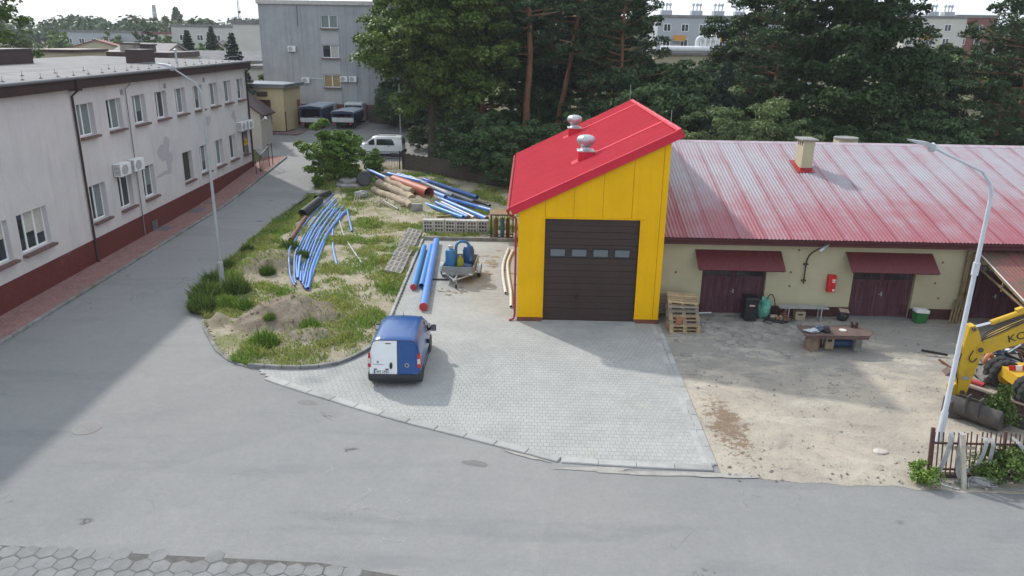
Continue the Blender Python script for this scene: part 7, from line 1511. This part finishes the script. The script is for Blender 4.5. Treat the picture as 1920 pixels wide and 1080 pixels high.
gabled('small white gabled house with attic window in the distance', (-69.5, 170, 2.1), 5, 9, 5.4, 1.6, WARM, BROWNF, 0, 5.2); gabled('mauve-grey gabled roof directly behind the office', (-45.5, 95, 2.1), 7.5, 9, 5.2, 2.1, PALEW, PURP, R(65)); gabled('red-tiled roof among the far trees on the left', (-112, 190, 2.1), 14, 8, 4.6, 2.0, BEIG, TILE, R(20)); gabled('dark grey low roof beyond the mauve-grey roof', (-47, 112, 2.1), 6, 12, 5.3, 1.0, PALEW, ROOFF, R(-80))
far_block('flat_white_shed', 'low white shed with dark flat roof beside the grey block', (-36, 100, 2.1), (8, 8, 4.6), WARM, (2, 1, 1, .7, 1.5, 3, 2.6, 1), par=.4)
cs = thing('factory_chimney', 'tall thin factory chimney faint on the horizon', 'chimney', (-328, 700, 2)); MB().lathe([(2.6, 0), (1.5, 30.5), (1.6, 31), (1.3, 31)], 16).build('shaft', CONC, cs, True); MB().lathe([(1.85, 24), (1.85, 25.0)], 16).build('band', PALEW, cs)
ms = thing('radio_mast', 'thin lattice mast beside the poplar in the distance', 'mast', (-83.4, 230, 2)); b = MB()
for a in range(3): MB().tube([(.5*math.cos(a*2.1), .5*math.sin(a*2.1), 0), (.25*math.cos(a*2.1), .25*math.sin(a*2.1), 18)], .08, 5).build('leg', GALV, ms)
for k in range(12): b.bar((-.4, 0, k*1.5), (.4, .2, k*1.5+1.2), .06)
b.build('bracing', GALV, ms)
plant('poplar_tree', 'slim poplar beside the mast in the distance', 'tree', dec_tree(61, 16, 1, 1.7, 40, 2500, .6, LF_MAPLE), -81.8, 228, 0, 1)
# right background blocks
def apartment(label, loc, w_, h, rz=0, cream_=False):
    t = far_block('apartment_block', label, loc, (w_, 12, h), GREYL if not cream_ else WARM, (int(w_//3.6), 4, 1.5, 1.5, 1.2, 3.6, h-11.4, 2.9), rz, par=.5, gr='apartment blocks beyond the workshop'); OR = pm('orange_panel', (.60, .26, .03)) if 'orange_panel' not in bpy.data.materials else bpy.data.materials['orange_panel']
    for j in range(3):
        for i in range(int(w_//9)+1):
            x = 3.2+i*8.5
            if x+2.4 < w_: o = MB().box(x, x+2.4, -1.0, 0, h-4.6-j*2.9, h-4.45-j*2.9).build('balcony', GREYL, t); MB().box(x, x+2.4, -1.02, -.96, h-4.45-j*2.9, h-3.4-j*2.9).build('balcony_panel', OR, o)
    for x in (1.2, w_*.5, w_-3):
        o = MB().box(x, x+2.2, 4, 6, h+.5, h+1.5).build('roof_stack', GREYL, t)
        for dx in (.4, 1.2, 1.9): MB().lathe([(.12, 0), (.12, .9), (.35, 1.0), (.3, 1.4), (.1, 1.6)], 8, (x+dx, 5, h+1.5)).build('cowl', GALV, o)
    return t
apartment('grey apartment block with orange balconies behind the spruce', (26, 165, 2.1), 15, 13.2); apartment('pale apartment block half hidden behind the pine boughs', (43, 172, 2.1), 18, 13.4); apartment('cream apartment block at the upper right between two trees', (82, 178, 2.1), 13, 14.2, 0, True)
far_block('red_gable_block', 'apartment block with dark red side strip at the upper right', (96, 184, 2.1), (9, 12, 14.6), TILE, (2, 4, 1.4, 1.4, 1.2, 3.4, 3, 2.9))
dv = thing('duct_building', 'beige flat building with white ventilation ducts on its roof', 'building', (16.5, 106, 2.1)); MB().box(0, 11, 0, 12, -1, 7.0).build('wall', BEIG, dv); MB().box(-.3, 11.3, -.3, 12.3, 7.0, 7.35).build('roof', ROOFF, dv); MB().tube([(1, 1.5, 7.75), (9.5, 1.5, 7.75)], .38, 12).build('duct', WHITEP, dv, True)
for k in range(5): MB().tube(smooth_path([(6.0+k*.75, 2.2+k*.3, 7.3), (6.0+k*.75, 2.2+k*.3, 8.6+(k > 2)*.9), (6.2+k*.75, 2.2+k*.3, 9.1+(k > 2)*.9), (6.7+k*.75, 2.2+k*.3, 9.2+(k > 2)*.9), (7.0+k*.75, 2.2+k*.3, 8.8+(k > 2)*.9)], 5), .3, 10).build('bent_duct', WHITEP, dv, True)
MB().box(8.6, 9.6, -.03, .02, 2.5, 4.0).build('window', GLASS, dv)
# ------------------------------------------------------------- thin summer haze
def make_haze():
    m = bpy.data.materials.new('haze_air'); m.use_nodes = True; t = m.node_tree; t.nodes.clear()
    o = t.nodes.new('ShaderNodeOutputMaterial'); v = t.nodes.new('ShaderNodeVolumePrincipled')
    v.inputs['Color'].default_value = (.86, .90, .95, 1); v.inputs['Density'].default_value = .0003; v.inputs['Anisotropy'].default_value = 0
    t.links.new(v.outputs[0], o.inputs['Volume'])
    h = MB().box(-3600, 3600, -450, 3600, -2, 40).build('haze', m); tag(h, 'thin pale summer haze in the air', 'haze', kind='stuff')
make_haze()
